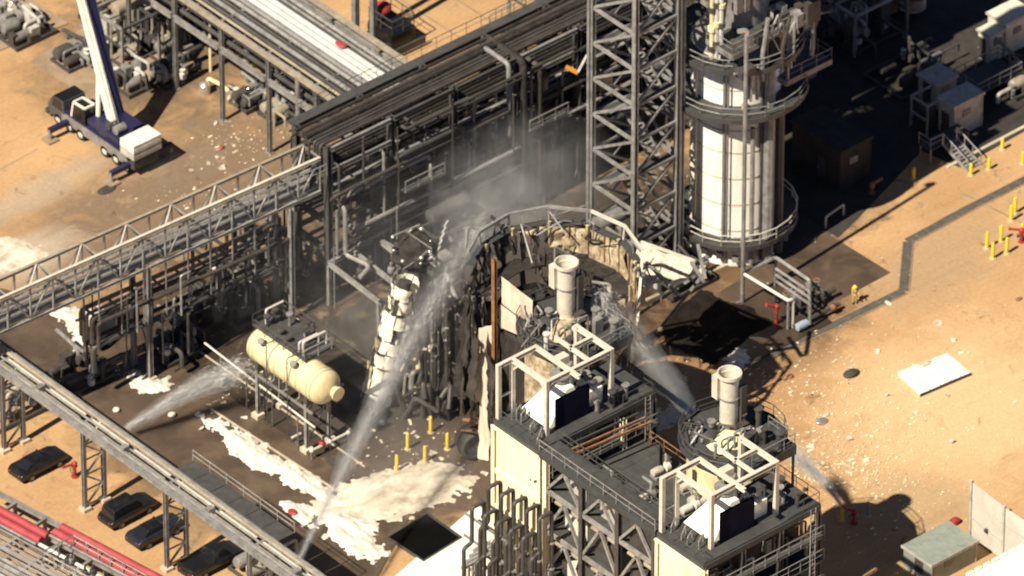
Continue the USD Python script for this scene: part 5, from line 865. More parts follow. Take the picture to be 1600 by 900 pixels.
# ------------------------------------------------------------------ horizontal tank
def tank():
    z = 6.4; a, b = W(409, 536, z), W(512, 603, z); d = -Y; r = 1.5; L = abs(b[1] - a[1]); c = a
    t = thing('horizontal_tank', 'cream horizontal tank on legs with a dark equipment deck on top', 'tank', V(a[0], (a[1] + b[1]) / 2, 0))
    prof = [(0, -0.75), (r * 0.45, -0.68), (r * 0.8, -0.45), (r * 0.96, -0.18), (r, 0), (r, L), (r * 0.96, L + 0.18), (r * 0.8, L + 0.45), (r * 0.45, L + 0.68), (0, L + 0.75)]
    sh = part(t, 'shell', MB().lathe(c, prof, 40, a=d), 'cream_tank', smooth=35)
    for k in (0.02, 0.33, 0.66, 0.98): part(sh, 'band', MB().lathe(c, [(r + 0.01, L * k - 0.06), (r + 0.045, L * k - 0.05), (r + 0.045, L * k + 0.05), (r + 0.01, L * k + 0.06)], 40, a=d), 'seam', smooth=35)
    part(t, 'manway', MB().lathe(b + d * 0.65 - Z * 0.2 + X * 0.1, [(0.5, 0), (0.5, 0.45), (0.62, 0.45), (0.62, 0.6), (0, 0.62)], 20, a=d), 'cream_tank', smooth=40)
    for y in (a[1] - 0.8, a[1] - L + 1.0):
        part(t, 'saddle', MB().bb((a[0] - 1.25, y - 0.2, z - 1.75), (a[0] + 1.25, y + 0.2, z - 1.0)), 'dark_steel')
        for x in (-1.15, 1.15):
            part(t, 'leg', MB().ibeam(V(a[0] + x, y, 0), V(a[0] + x, y, z - 1.7), 0.28, 0.28, up=X), 'galvanised'); part(t, 'footing', MB().box((a[0] + x, y, 0.2), (0.8, 0.8, 0.4)), 'concrete')
        part(t, 'cross_beam', MB().bar(V(a[0] - 1.3, y, z - 1.8), V(a[0] + 1.3, y, z - 1.8), 0.24), 'grey_steel'); part(t, 'leg_brace', MB().bar(V(a[0] - 1.15, y, 0.6), V(a[0] + 1.15, y, z - 2), 0.12), 'grey_steel')
    for x in (-1.3, 1.3): part(t, 'long_beam', MB().bar(V(a[0] + x, a[1], z - 2.05), V(a[0] + x, a[1] - L, z - 2.05), 0.16), 'grey_steel')
    zt = z + r + 0.18; x0, x1, y0, y1 = a[0] - 0.5, a[0] + 2.7, a[1] + 0.5, a[1] - L + 1.9
    for i in range(6): part(t, 'deck_panel', MB().bb((x0, y0 + (y1 - y0) * i / 6 - 0.012, zt + 0.006 * (i % 2)), (x1, y0 + (y1 - y0) * (i + 1) / 6 + 0.012, zt + 0.1 + 0.006 * (i % 2))), 'dark_steel')
    part(t, 'handrail', MB().rail([V(x1, y1, zt), V(x1, y0, zt), V(x0, y0, zt)], 1.1, 1.4, 0.05), 'dark_steel'); part(t, 'handrail', MB().rail([V(x0, y1 + 0.3, zt), V(x0, y1, zt), V(x1 - 0.4, y1, zt)], 1.1, 1.2, 0.06), 'galvanised')
    for k in range(11):
        p = V(random.uniform(x0 + 0.3, x1 - 0.4), random.uniform(y1 + 0.4, y0 - 0.4), zt); h = random.uniform(0.4, 1.5); part(t, 'deck_valve', MB().lathe(p, [(0.12, 0), (0.12, h), (0.3, h), (0.3, h + 0.16), (0, h + 0.2)], 9), random.choice(('dark_steel', 'charred_steel', 'grey_steel', 'aluminium_jacket')), smooth=40)
    p = V(x0 + 0.5, y1 + 0.8, zt); part(t, 'white_loop', MB().pipe([p, p + Z * 1.3, p + Z * 1.3 + X * 2.4, p + X * 2.4], 0.1), 'white_pipe', smooth=40)
    p = V(x0 + 0.5, y1 + 1.3, zt); part(t, 'white_loop', MB().pipe([p, p + Z * 1.0, p + Z * 1.0 + X * 2.0, p + X * 2.0], 0.09), 'white_pipe', smooth=40)
    p = V(x0 + 0.9, y0 - 0.6, zt); part(t, 'white_loop', MB().pipe([p, p + Z * 1.5, p + Z * 1.5 + X * 1.8], 0.09), 'white_pipe', smooth=40)
    for k in range(6):
        y = a[1] - 0.6 - (L - 1.2) * k / 5; part(t, 'side_strap', MB().lathe(V(a[0], y, z), [(r + 0.02, -0.03), (r + 0.07, -0.03), (r + 0.07, 0.03), (r + 0.02, 0.03)], 32, a=d), 'cream_tank', smooth=35)
        if k in (1, 4): part(t, 'nozzle', MB().lathe(V(a[0] - 0.9, y + 0.5, z + 1.1), [(0.2, 0), (0.2, 0.55), (0.32, 0.55), (0.32, 0.66), (0, 0.67)], 12, a=V(-0.6, 0, 0.8)), 'grey_steel', smooth=40)
    for k in range(2): y = a[1] - 2.6 - 2.6 * k; part(t, 'vertical_line', MB().pipe([V(a[0] - r - 0.15, y, 0.4), V(a[0] - r - 0.15, y, z + r + 0.6), V(a[0] - 0.2, y, z + r + 0.6)], 0.05), 'dark_steel', smooth=40)
    part(t, 'side_rail', MB().rail([V(a[0] - 0.55, a[1] + 0.2, z + r - 0.12), V(a[0] - 0.55, a[1] - L + 2.2, z + r - 0.12)], 1.1, 1.3, 0.045), 'dark_steel')
    part(t, 'drain_pipe', MB().pipe([V(a[0] - 0.3, a[1] - 0.6, z - 1.4), V(a[0] - 0.3, a[1] - 0.6, 0.3)], 0.09), 'galvanised', smooth=40)
    for k in range(4): y = a[1] - 2 - 1.6 * k; part(t, 'drip_leg', MB().pipe([V(a[0] - 0.4, y, z - 1.4), V(a[0] - 0.4, y, z - 2.4), V(a[0] - 1.0, y, z - 2.5)], 0.07), 'grey_steel', smooth=40)
    return a, b
TA, TBk = tank()
t = thing('service_pipe', 'long thin pale pipe running from the bridge past the tank', 'pipe', W(320, 535, 3.2))
part(t, 'pipe', MB().pipe([W(320, 536, 3.2), W(492, 668, 3.2), W(492, 668, 0.2)], 0.09), 'white_pipe', smooth=40)
for k in range(4): p = W(345 + 40 * k, 555 + 31 * k, 3.2); part(t, 'support', MB().bar(p, V(p[0], p[1], 0), 0.09), 'grey_steel')
t = thing('hydrant_rail', 'pale pipe rail with capped ends before the tank leg', 'pipe', W(490, 705, 0))
a, b = W(487, 704, 0.9), W(544, 676, 0.9); part(t, 'pipe', MB().pipe([a, b], 0.11), 'white_pipe', smooth=40)
for p in (a, (a + b) / 2, b): part(t, 'support', MB().bar(p, V(p[0], p[1], 0), 0.1), 'galvanised'); part(t, 'cap', MB().tm(trimesh.creation.icosphere(1, 0.2).apply_translation(p)), 'white_pipe', smooth=True)
part(t, 'red_valve', MB().lathe(W(503, 694, 0.9), [(0.1, -0.3), (0.28, -0.2), (0.28, 0.2), (0.1, 0.3)], 10), 'red_paint', smooth=True)
t = thing('hydrant_rail', 'little pale pipe stub rail left of the tank leg', 'pipe', W(460, 690, 0)); a, b = W(456, 684, 0.9), W(470, 677, 0.9); part(t, 'pipe', MB().pipe([a, b], 0.1), 'white_pipe', smooth=40); part(t, 'support', MB().bar((a + b) / 2, V(*((a + b) / 2)[:2], 0), 0.1), 'galvanised')

# ------------------------------------------------------------------ truck crane
def crane():
    # carrier along y: cab towards +y (upper left in the picture)
    c = W(160, 222, 0); hy = 5.6; t = thing('truck_crane', 'blue and white truck crane with raised telescopic boom and outriggers', 'crane', c)
    def p(x, y, z): return c + V(x, y, z)
    ch = part(t, 'carrier', MB().bb(p(-1.25, -hy, 0.75), p(1.25, hy - 1.7, 1.45)).bb(p(-1.3, -hy + 0.2, 1.45), p(1.3, 2.6, 1.75)), 'grey_steel')
    part(t, 'carrier_deck', MB().bb(p(-1.32, -4.6, 1.76), p(1.32, 3.4, 1.9)), 'blue_paint')
    H = [p(x, y, z) for x, y, z in ((-1.25, 5.6, 0.7), (1.25, 5.6, 0.7), (-1.25, 5.7, 1.6), (1.25, 5.7, 1.6), (-1.15, 5.1, 2.6), (1.15, 5.1, 2.6), (-1.15, 3.7, 2.6), (1.15, 3.7, 2.6), (-1.25, 3.5, 0.7), (1.25, 3.5, 0.7))]
    cab = part(t, 'cab', MB().mani(m3.Manifold.hull_points(np.array(H))), 'dark_steel')
    part(cab, 'cab_roof', MB().bb(p(-1.1, 3.8, 2.61), p(1.1, 5.0, 2.68)), 'black_paint'); part(cab, 'windscreen', MB().add([p(-1.05, 5.68, 1.72), p(1.05, 5.68, 1.72), p(1.0, 5.16, 2.52), p(-1.0, 5.16, 2.52)], [(0, 1, 2, 3)]), 'dark_glass'); part(cab, 'side_window', MB().add([p(-1.262, 5.2, 1.65), p(-1.262, 3.8, 1.65), p(-1.175, 3.9, 2.5), p(-1.175, 4.9, 2.5)], [(0, 1, 2, 3)]), 'dark_glass')
    part(cab, 'bumper', MB().bb(p(-1.3, 5.6, 0.5), p(1.3, 6.0, 0.95)), 'dark_steel')
    part(t, 'operator_cab', MB().mani(m3.Manifold.hull_points(np.array([p(x, y, z) for x in (-1.3, -0.3) for y, z in ((0.6, 1.95), (2.4, 1.95), (2.1, 3.5), (0.6, 3.6))]))), 'black_paint')
    for a, b in (((-1.3, 2.4, 2.0), (-1.3, 2.1, 3.5)), ((-1.3, 2.1, 3.55), (-0.3, 2.1, 3.55)), ((-1.3, 0.6, 3.65), (-1.3, 2.1, 3.55)), ((-0.3, 0.6, 3.65), (-0.3, 2.1, 3.55)), ((-1.3, 0.6, 3.65), (-0.3, 0.6, 3.65))): part(t, 'cab_frame', MB().bar(p(*a), p(*b), 0.16), 'boom_white')
    for k, y in enumerate((4.4, 2.9, 1.4, -1.8, -3.3, -4.7)):
        for s in (-1, 1):
            w = part(t, 'wheel', MB().lathe(p(s * 1.06, y, 0.55), [(0.3, -0.19), (0.5, -0.19), (0.55, -0.1), (0.55, 0.1), (0.5, 0.19), (0.3, 0.19)], 18, a=X * s), 'rubber', smooth=40); part(w, 'hub', MB().lathe(p(s * 1.06, y, 0.55), [(0.31, 0.1), (0.3, 0.17), (0.14, 0.19), (0.12, 0.26), (0, 0.27)], 14, a=X * s), 'white_pipe', smooth=40)
    part(t, 'slew_ring', MB().lathe(p(0, -1.2, 1.9), [(1.1, 0), (1.1, 0.35), (0, 0.35)], 24), 'dark_steel', smooth=40)
    part(t, 'superstructure', MB().bb(p(-1.2, -4.2, 2.26), p(1.2, 0.4, 2.7)).bb(p(0.2, -4.0, 2.7), p(1.2, -0.4, 3.5)), 'blue_paint')
    part(t, 'winch_drum', MB().cyl(p(-0.9, -2.9, 3.1), p(0.1, -2.9, 3.1), 0.4), 'grey_steel', smooth=40); part(t, 'winch_drum', MB().cyl(p(-0.9, -2.0, 3.0), p(0.1, -2.0, 3.0), 0.3), 'dark_steel', smooth=40)
    for k in range(4): part(t, 'counterweight', MB().bb(p(-1.5 + 0.02 * (k % 2), -6.1 + 0.02 * (k % 2), 1.95 + 0.36 * k), p(1.5 - 0.02 * (k % 2), -4.3, 1.95 + 0.36 * (k + 1) - 0.02)), 'boom_white' if k > 1 else 'cabinet_grey')
    part(t, 'rear_body', MB().bb(p(-1.3, -5.9, 0.8), p(1.3, -4.9, 1.9)), 'dark_steel')
    # boom: pivot over the superstructure, raised steeply to the upper left
    b0 = W(181, 188, 3.2); b0 = W(181, 182, 3.0); dr = RIGHT * -2.74 + DEPTH * 4.06 + Z * 10.9; dr /= np.linalg.norm(dr)
    for k, (s0, s1, w, m) in enumerate(((-0.6, 12, 1.3, 'boom_white'), (11.0, 26, 1.14, 'boom_white'), (25.0, 44, 0.95, 'boom_white'))):
        q = part(t, 'boom_section', MB().bar(b0 + dr * s0, b0 + dr * s1, w, w * 0.8, up=X), m); d, u, v, L_ = MB().frame(b0, b0 + dr, X)
        for sgn in (-1, 1):
            part(q, 'side_panel', MB().bar(b0 + dr * s0 + u * sgn * (w / 2 + 0.02), b0 + dr * s1 + u * sgn * (w / 2 + 0.02), 0.03, w * 0.7, up=X), 'blue_paint' if (u * sgn) @ RIGHT > 0 else 'boom_white')
        part(q, 'collar', MB().bar(b0 + dr * (s1 - 0.4), b0 + dr * s1, w * 1.12, w * 0.95, up=X), 'boom_white')
    part(t, 'luffing_cylinder', MB().tube([p(-0.2, 0.2, 2.6), b0 + dr * 6], 0.22, 10), 'boom_white', smooth=40)
    for s in (-0.2, 0.2): part(t, 'hoist_rope', MB().tube([p(-0.4 + s, -2.5, 3.4), b0 + dr * 43 + RIGHT * (-0.8 + s)], 0.04, 5), 'galvanised')
    for y, sx in ((3.0, (-1, 1)), (-5.2, (-1, 1))):
        for s in sx:
            part(t, 'outrigger_beam', MB().bar(p(s * 1.2, y, 1.05), p(s * 3.3, y, 1.05), 0.4, 0.42), 'blue_paint'); part(t, 'outrigger_jack', MB().tube([p(s * 3.2, y, 1.1), p(s * 3.2, y, 0.2)], 0.16, 10), 'galvanised'); part(t, 'outrigger_pad', MB().box(p(s * 3.2, y, 0.1), (1.1, 1.1, 0.18)), 'pad_concrete')
crane()

# ------------------------------------------------------------------ cars
def hull_round(pts, r=0.1):
    s = m3.Manifold.sphere(r, 8); return m3.Manifold.batch_hull([s.translate(tuple(q)) for q in pts])
def car(name, label, px, py, rz, kind):
    c = W(px, py, 0); cs, sn = math.cos(rz), math.sin(rz)
    def p(x, y, z): return c + V(x * cs - y * sn, x * sn + y * cs, z)
    t = thing(name, label, kind, c); L, w = (2.45, 1.0) if kind == 'car' else (2.75, 1.05)
    body = MB().mani(hull_round([p(x, s * y, z) for s in (-1, 1) for x, y, z in ((-L + 0.1, w - 0.22, 0.42), (L - 0.1, w - 0.26, 0.42), (-L + 0.08, w - 0.2, 0.78), (L - 0.12, w - 0.3, 0.68), (-L + 0.35, w - 0.12, 0.92), (L - 0.7, w - 0.12, 0.84), (0, w - 0.08, 0.6), (0, w - 0.1, 0.92))], 0.12))
    b = part(t, 'body', body, 'navy_paint' if 'between' in label else 'black_paint', smooth=40)
    tall = 'suv' in name
    if tall: top = [(-2.1, 0.78, 1.0), (1.1, 0.78, 0.98), (-1.95, 0.66, 1.75), (0.35, 0.66, 1.78)]
    elif kind == 'car': top = [(-1.75, 0.66, 0.98), (1.0, 0.66, 0.95), (-1.15, 0.52, 1.38), (0.2, 0.52, 1.4)]
    else: top = [(-0.3, 0.74, 1.0), (1.45, 0.74, 1.0), (-0.15, 0.62, 1.72), (0.75, 0.62, 1.72)]
    part(t, 'cabin', MB().mani(hull_round([p(x, s * y, z) for s in (-1, 1) for x, y, z in top], 0.07)), 'dark_glass', smooth=40)
    tz = max(q[2] for q in top); xs = [q[0] for q in top if q[2] > 1.3]
    part(t, 'roof', MB().mani(hull_round([p(x, s * 0.5, tz + 0.03) for s in (-1, 1) for x in xs], 0.06)), 'black_paint', smooth=40)
    if kind != 'car':
        for q in ((-L + 0.1, -w + 0.1, -L + 0.2, w - 0.1), (-L + 0.1, -w + 0.08, -0.45, -w + 0.18), (-L + 0.1, w - 0.18, -0.45, w - 0.08)):
            a, bb_ = p(q[0], q[1], 0.95), p(q[2], q[3], 1.2); part(t, 'bed_side', MB().mani(hull_round([p(q[0], q[1], 0.95), p(q[2], q[1], 0.95), p(q[0], q[3], 0.95), p(q[2], q[3], 0.95), p(q[0], q[1], 1.25), p(q[2], q[3], 1.25)], 0.03)), 'black_paint')
    for x in (-1.45, 1.42):
        for s in (-1, 1):
            a = V(-sn * s, cs * s, 0); wh = part(t, 'wheel', MB().lathe(p(x, s * (w - 0.12), 0.34), [(0.2, -0.11), (0.31, -0.11), (0.34, -0.05), (0.34, 0.06), (0.3, 0.12), (0.2, 0.12)], 16, a=a), 'rubber', smooth=40); part(wh, 'rim', MB().lathe(p(x, s * (w - 0.12), 0.34), [(0.21, 0.08), (0.2, 0.12), (0.06, 0.1), (0, 0.11)], 12, a=a), 'grey_steel', smooth=40)
    for s in (-1, 1):
        part(t, 'headlight', MB().mani(hull_round([p(L - 0.12, s * 0.62, 0.68), p(L - 0.04, s * 0.42, 0.66)], 0.07)), 'lamp_lens'); part(t, 'tail_light', MB().mani(hull_round([p(-L + 0.02, s * 0.66, 0.8), p(-L + 0.02, s * 0.5, 0.8)], 0.06)), 'lamp_red'); part(t, 'mirror', MB().mani(hull_round([p(0.75, s * (w + 0.02), 0.98), p(0.7, s * (w + 0.1), 0.98)], 0.06)), 'black_paint')
car('parked_car', 'black saloon car parked alone on the sand at lower left', 60, 733, 0.02, 'car')
car('parked_suv', 'black tall car parked behind the red pipes, first beside the lattice trestle', 200, 806, 0.04, 'car')
car('parked_car', 'black car parked between two others under the low rack', 243, 838, 0.02, 'car')
car('parked_pickup', 'black pickup truck half hidden under the low rack at the bottom', 330, 884, 0.02, 'pickup')
car('parked_pickup', 'dark truck in the shade below the truss bridge at left', 172, 520, 0.3, 'pickup')

# ------------------------------------------------------------------ red pipe rack at the bottom left
def red_rack():
    z = 5.0; a, b = W(-60, 748, z), W(255, 915, z); d = (b - a) / np.linalg.norm(b - a); s = np.cross(Z, d); s = -s if s @ RIGHT > 0 else s; L = np.linalg.norm(b - a)
    t = thing('red_pipe_rack', 'rack of bright red pipes and shiny lines in the bottom left corner', 'pipe rack', (a[0], a[1], 0))
    st = W(102, 822, z); k0 = (st - a) @ d
    a1 = a; e1 = W(80, 852, z); L1 = (e1 - a) @ d + 0.5
    for j, o in enumerate((0.1, 0.95, 1.5)):
        part(t, 'red_pipe', MB().tube([a + s * (1.15 + o) + Z * 0.15, a + s * (1.15 + o) + d * k0 + Z * 0.15], 0.36 if j < 2 else 0.12, 10), 'pipe_red' if j < 2 else 'grey_steel', smooth=40)
        part(t, 'red_pipe', MB().tube([a + s * (o - 0.4) + d * k0 + Z * 0.15, a + s * (o - 0.4) + d * (L + 6) + Z * 0.15], 0.36 if j < 2 else 0.12, 10), 'pipe_red' if j < 2 else 'grey_steel', smooth=40)
    for o in (-0.75, 0.9): part(t, 'side_beam', MB().ibeam(a + s * o - Z * 0.3, a + s * o + d * (L + 6) - Z * 0.3, 0.25, 0.45), 'grey_steel')
    for i in range(9):
        q = a + d * (2 + 3.2 * i); part(t, 'cross_beam', MB().bar(q - s * 0.75 - Z * 0.3, q + s * 8 - Z * 0.3, 0.24), 'grey_steel')
        for o in (-0.6, 3.6, 7.6): part(t, 'column', MB().bar(V(*(q + s * o)[:2], 0), q + s * o - Z * 0.4, 0.26), 'grey_steel')
    for j in range(11):
        o = 2.3 + 0.55 * j; part(t, 'pipe', MB().tube([a + s * o - Z * 0.05 + d * 0.0, a + s * o + d * (L + 6) - Z * 0.05], random.choice((0.1, 0.16, 0.2)), 8), random.choice(('aluminium_jacket', 'galvanised', 'grey_steel', 'aluminium_jacket', 'white_pipe')), smooth=40)
    q = W(66, 862, z + 1.2); q2 = W(180, 925, z + 1.2); w = X * 3.2
    part(t, 'platform_frame', MB().rail([q - Z * 1.1, q - Z * 1.1 + w, q2 - Z * 1.1 + w, q2 - Z * 1.1], 1.1, 1.4, 0.07, close=True), 'galvanised')
    for j in range(10): p = q + (q2 - q) * random.random() + X * random.uniform(0.3, 2.8) - Z * 1.1; part(t, 'valve', MB().lathe(p, [(0, 0), (0.25, 0.05), (0.25, 0.4), (0.1, 0.45), (0.1, 0.8), (0, 0.8)], 9), random.choice(('aluminium_jacket', 'grey_steel', 'dark_steel')), smooth=40)
red_rack()

# ------------------------------------------------------------------ pump skids and machinery
def skid(label, px, py, sx, sy, h, seed, tone='mid', name='pump_skid', cat='pump skid'):
    R_ = random.Random(seed); c = W(px, py, 0); t = thing(name, label, cat, c); z0 = 0.12
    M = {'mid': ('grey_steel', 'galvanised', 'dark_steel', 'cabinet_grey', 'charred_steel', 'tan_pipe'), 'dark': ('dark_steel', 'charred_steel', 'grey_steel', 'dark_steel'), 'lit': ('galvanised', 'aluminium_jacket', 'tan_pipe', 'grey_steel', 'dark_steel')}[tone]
    pk = lambda: R_.choice(M)
    part(t, 'base_frame', MB().bb(c + V(-sx / 2, -sy / 2, z0), c + V(sx / 2, -sy / 2 + 0.2, z0 + 0.3)).bb(c + V(-sx / 2, sy / 2 - 0.2, z0), c + V(sx / 2, sy / 2, z0 + 0.3)).bb(c + V(-sx / 2, -sy / 2 + 0.2, z0 + 0.05), c + V(-sx / 2 + 0.2, sy / 2 - 0.2, z0 + 0.28)).bb(c + V(sx / 2 - 0.2, -sy / 2 + 0.2, z0 + 0.05), c + V(sx / 2, sy / 2 - 0.2, z0 + 0.28)), 'dark_steel')
    for k in range(2):
        y = (-0.25 + 0.5 * k) * sy; r = R_.uniform(0.35, 0.6)
        part(t, 'motor', MB().lathe(c + V(-sx * 0.22, y, z0 + 0.35 + r), [(0, -0.9), (r * 0.8, -0.85), (r, -0.6), (r, 0.6), (r * 0.7, 0.85), (0, 0.9)], 14, a=X), pk(), smooth=40)
        part(t, 'pump_casing', MB().lathe(c + V(sx * 0.2, y, z0 + 0.35 + r), [(0, -0.3), (r * 1.15, -0.22), (r * 1.15, 0.22), (0, 0.3)], 16, a=X), pk(), smooth=40)
        part(t, 'suction_pipe', MB().pipe([c + V(sx * 0.2, y, z0 + 0.4 + r), c + V(sx * 0.2, y, z0 + 0.5 + h * R_.uniform(0.5, 0.9)), c + V(sx * 0.2, y + sy * 0.7, z0 + 0.5 + h * R_.uniform(0.5, 0.9))], R_.uniform(0.12, 0.22)), pk(), smooth=40)
    for k in range(R_.randint(5, 8)):
        p = c + V(R_.uniform(-sx / 2, sx / 2), R_.uniform(-sy / 2, sy / 2), z0); q = R_.uniform(0.35, 1) * h; d = V(R_.choice((-1, 1)) * R_.uniform(0.8, sx * 0.6), 0, 0) if R_.random() < 0.5 else V(0, R_.choice((-1, 1)) * R_.uniform(0.8, sy * 0.6), 0)
        part(t, 'pipe', MB().pipe([p, p + Z * q, p + Z * q + d, p + Z * q * R_.uniform(0.1, 0.7) + d], R_.uniform(0.08, 0.2)), pk(), smooth=40)
        if k % 2 == 0: part(t, 'valve', MB().lathe(p + Z * q * 0.6, [(0, -0.3), (0.3, -0.24), (0.3, 0.24), (0.1, 0.3), (0.1, 0.55), (0.26, 0.57), (0.26, 0.62), (0, 0.63)], 10), R_.choice(('aluminium_jacket', 'grey_steel', 'white_pipe', 'dark_steel')), smooth=40)
    for k in range(R_.randint(2, 4)):
        p = c + V(R_.uniform(-sx / 2, sx / 2 - 0.8), R_.uniform(-sy / 2, sy / 2 - 0.8), z0); part(t, 'control_box', MB().bb(p, p + V(R_.uniform(0.4, 1.1), R_.uniform(0.4, 1.0), R_.uniform(0.6, h * 0.8))), pk())
    if h > 3.5:
        for x in (-sx / 2, sx / 2):
            for y in (-sy / 2, sy / 2): part(t, 'frame_post', MB().bar(c + V(x, y, 0), c + V(x, y, h), 0.22), 'grey_steel' if tone != 'dark' else 'dark_steel')
            part(t, 'frame_beam', MB().bar(c + V(x, -sy / 2, h), c + V(x, sy / 2, h), 0.22), pk()); part(t, 'frame_beam', MB().bar(c + V(x, -sy / 2, h * 0.55), c + V(x, sy / 2, h * 0.55), 0.18), pk())
        for y in (-sy / 2, 0, sy / 2): part(t, 'frame_beam', MB().bar(c + V(-sx / 2, y, h), c + V(sx / 2, y, h), 0.22), pk())
        part(t, 'upper_drum', MB().lathe(c + V(0, 0, h + 0.7), [(0, -sx * 0.35), (0.6, -sx * 0.33), (0.65, 0), (0.6, sx * 0.33), (0, sx * 0.35)], 16, a=X), pk(), smooth=40)
    return t
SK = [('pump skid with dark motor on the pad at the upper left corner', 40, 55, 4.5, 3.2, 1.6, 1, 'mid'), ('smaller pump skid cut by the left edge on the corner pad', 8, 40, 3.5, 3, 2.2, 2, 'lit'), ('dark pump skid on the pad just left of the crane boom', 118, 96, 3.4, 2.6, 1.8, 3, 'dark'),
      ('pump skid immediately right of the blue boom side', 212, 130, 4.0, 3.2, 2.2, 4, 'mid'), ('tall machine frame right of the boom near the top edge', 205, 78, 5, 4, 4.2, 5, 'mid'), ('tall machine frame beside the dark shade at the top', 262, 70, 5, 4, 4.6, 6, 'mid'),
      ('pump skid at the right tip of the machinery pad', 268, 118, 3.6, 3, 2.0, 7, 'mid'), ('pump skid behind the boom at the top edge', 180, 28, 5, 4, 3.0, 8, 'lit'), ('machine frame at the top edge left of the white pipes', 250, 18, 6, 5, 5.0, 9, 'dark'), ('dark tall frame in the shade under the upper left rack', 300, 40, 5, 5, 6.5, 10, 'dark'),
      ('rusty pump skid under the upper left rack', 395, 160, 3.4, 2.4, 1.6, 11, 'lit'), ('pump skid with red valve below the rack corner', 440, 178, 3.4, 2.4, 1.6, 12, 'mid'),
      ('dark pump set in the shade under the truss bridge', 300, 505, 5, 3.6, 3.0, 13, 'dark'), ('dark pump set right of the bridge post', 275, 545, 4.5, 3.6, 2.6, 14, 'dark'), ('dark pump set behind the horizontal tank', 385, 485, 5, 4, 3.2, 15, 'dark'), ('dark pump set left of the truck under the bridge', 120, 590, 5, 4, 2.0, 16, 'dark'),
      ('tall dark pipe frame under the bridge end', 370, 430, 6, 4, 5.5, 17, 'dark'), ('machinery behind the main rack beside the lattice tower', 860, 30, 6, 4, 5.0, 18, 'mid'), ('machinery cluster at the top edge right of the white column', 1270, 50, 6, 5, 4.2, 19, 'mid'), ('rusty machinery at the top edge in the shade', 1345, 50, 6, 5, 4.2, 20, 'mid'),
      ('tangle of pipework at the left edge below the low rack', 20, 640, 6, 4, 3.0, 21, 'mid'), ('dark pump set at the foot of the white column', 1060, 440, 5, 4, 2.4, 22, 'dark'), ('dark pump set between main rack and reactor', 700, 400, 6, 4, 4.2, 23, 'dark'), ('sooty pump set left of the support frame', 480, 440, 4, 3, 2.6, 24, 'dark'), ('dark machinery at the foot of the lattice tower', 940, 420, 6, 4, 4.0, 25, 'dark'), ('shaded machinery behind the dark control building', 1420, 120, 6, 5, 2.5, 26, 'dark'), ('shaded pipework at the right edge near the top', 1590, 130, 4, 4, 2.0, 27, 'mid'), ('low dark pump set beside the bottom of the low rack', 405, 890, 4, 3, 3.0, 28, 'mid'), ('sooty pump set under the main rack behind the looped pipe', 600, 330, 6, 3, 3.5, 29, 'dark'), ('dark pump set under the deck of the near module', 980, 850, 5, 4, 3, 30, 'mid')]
for s in SK: skid(*s)
t = thing('fork_lift', 'dark machine with a red top standing at the top edge beside the white pipes', 'machine', W(612, 62, 0)); c = W(612, 62, 0)
part(t, 'body', MB().bb(c + V(-1.3, -1.6, 0.4), c + V(1.3, 1.6, 1.7)), 'black_paint'); part(t, 'red_hood', MB().tm(trimesh.creation.icosphere(2, 0.75).apply_transform(np.diag([1.1, 1, 0.8, 1])).apply_translation(c + V(0, 1.2, 2.6))), 'red_paint', smooth=True); part(t, 'cage', MB().rail([c + V(-1.2, -1.5, 1.7), c + V(1.2, -1.5, 1.7), c + V(1.2, 1.5, 1.7), c + V(-1.2, 1.5, 1.7)], 1.4, 1.3, 0.06, close=True), 'dark_steel')
for dx in (-1, 1):
    for dy in (-1.2, 1.2): part(t, 'wheel', MB().lathe(c + V(dx * 1.25, dy, 0.45), [(0, -0.15), (0.45, -0.15), (0.45, 0.15), (0, 0.15)], 14, a=X), 'rubber', smooth=40)
part(t, 'blade', MB().bb(c + V(-1.6, -2.6, 0.3), c + V(1.6, -2.4, 1.0)), 'dark_steel')
for k, px in enumerate((556, 584)):
    p = W(px, 64, 0); solo('tall_post', MB().bar(p, p + Z * 12, 0.5), 'grey_steel', ('left one of two tall grey posts at the top beside the red topped machine', 'right one of two tall grey posts at the top beside the red topped machine')[k], 'post')

# rail-topped dark platform behind the main rack
t = thing('rear_platform', 'dark platform with handrails behind the main rack at the top', 'platform', W(850, 70, 0)); c = W(795, 62, 5)
for i in range(9): part(t, 'deck_panel', MB().bb(c + V(1.2 * i + 0.012, -2, 0.006 * (i % 2)), c + V(1.2 * i + 1.19, 2.5, 0.1)), 'deck_plate')
part(t, 'handrail', MB().rail([c + V(0, -2, 0.1), c + V(0, 2.5, 0.1), c + V(10.8, 2.5, 0.1), c + V(10.8, -2, 0.1)], 1.1, 1.3, 0.05, close=True), 'grey_steel')
for x in (0.2, 5.4, 10.6):
    for y in (-1.9, 2.4): part(t, 'post', MB().bar(V(c[0] + x, c[1] + y, 0), c + V(x, y, -0.05), 0.3), 'grey_steel')
for z in (1.6, 3.2): part(t, 'side_pipe', MB().pipe([V(c[0] - 1, c[1] - 2.2, z), V(c[0] + 16, c[1] - 2.2, z)], 0.25), 'grey_steel', smooth=40)
t = thing('upright_pipe', 'plain grey upright pipe rising above the rear platform', 'pipe', W(881, 70, 0)); p = W(881, 70, 0); part(t, 'pipe', MB().tube([p, p + Z * 9], 0.2, 10), 'galvanised', smooth=40); part(t, 'flange', MB().flange(p + Z * 1.7, Z, 0.34), 'grey_steel')

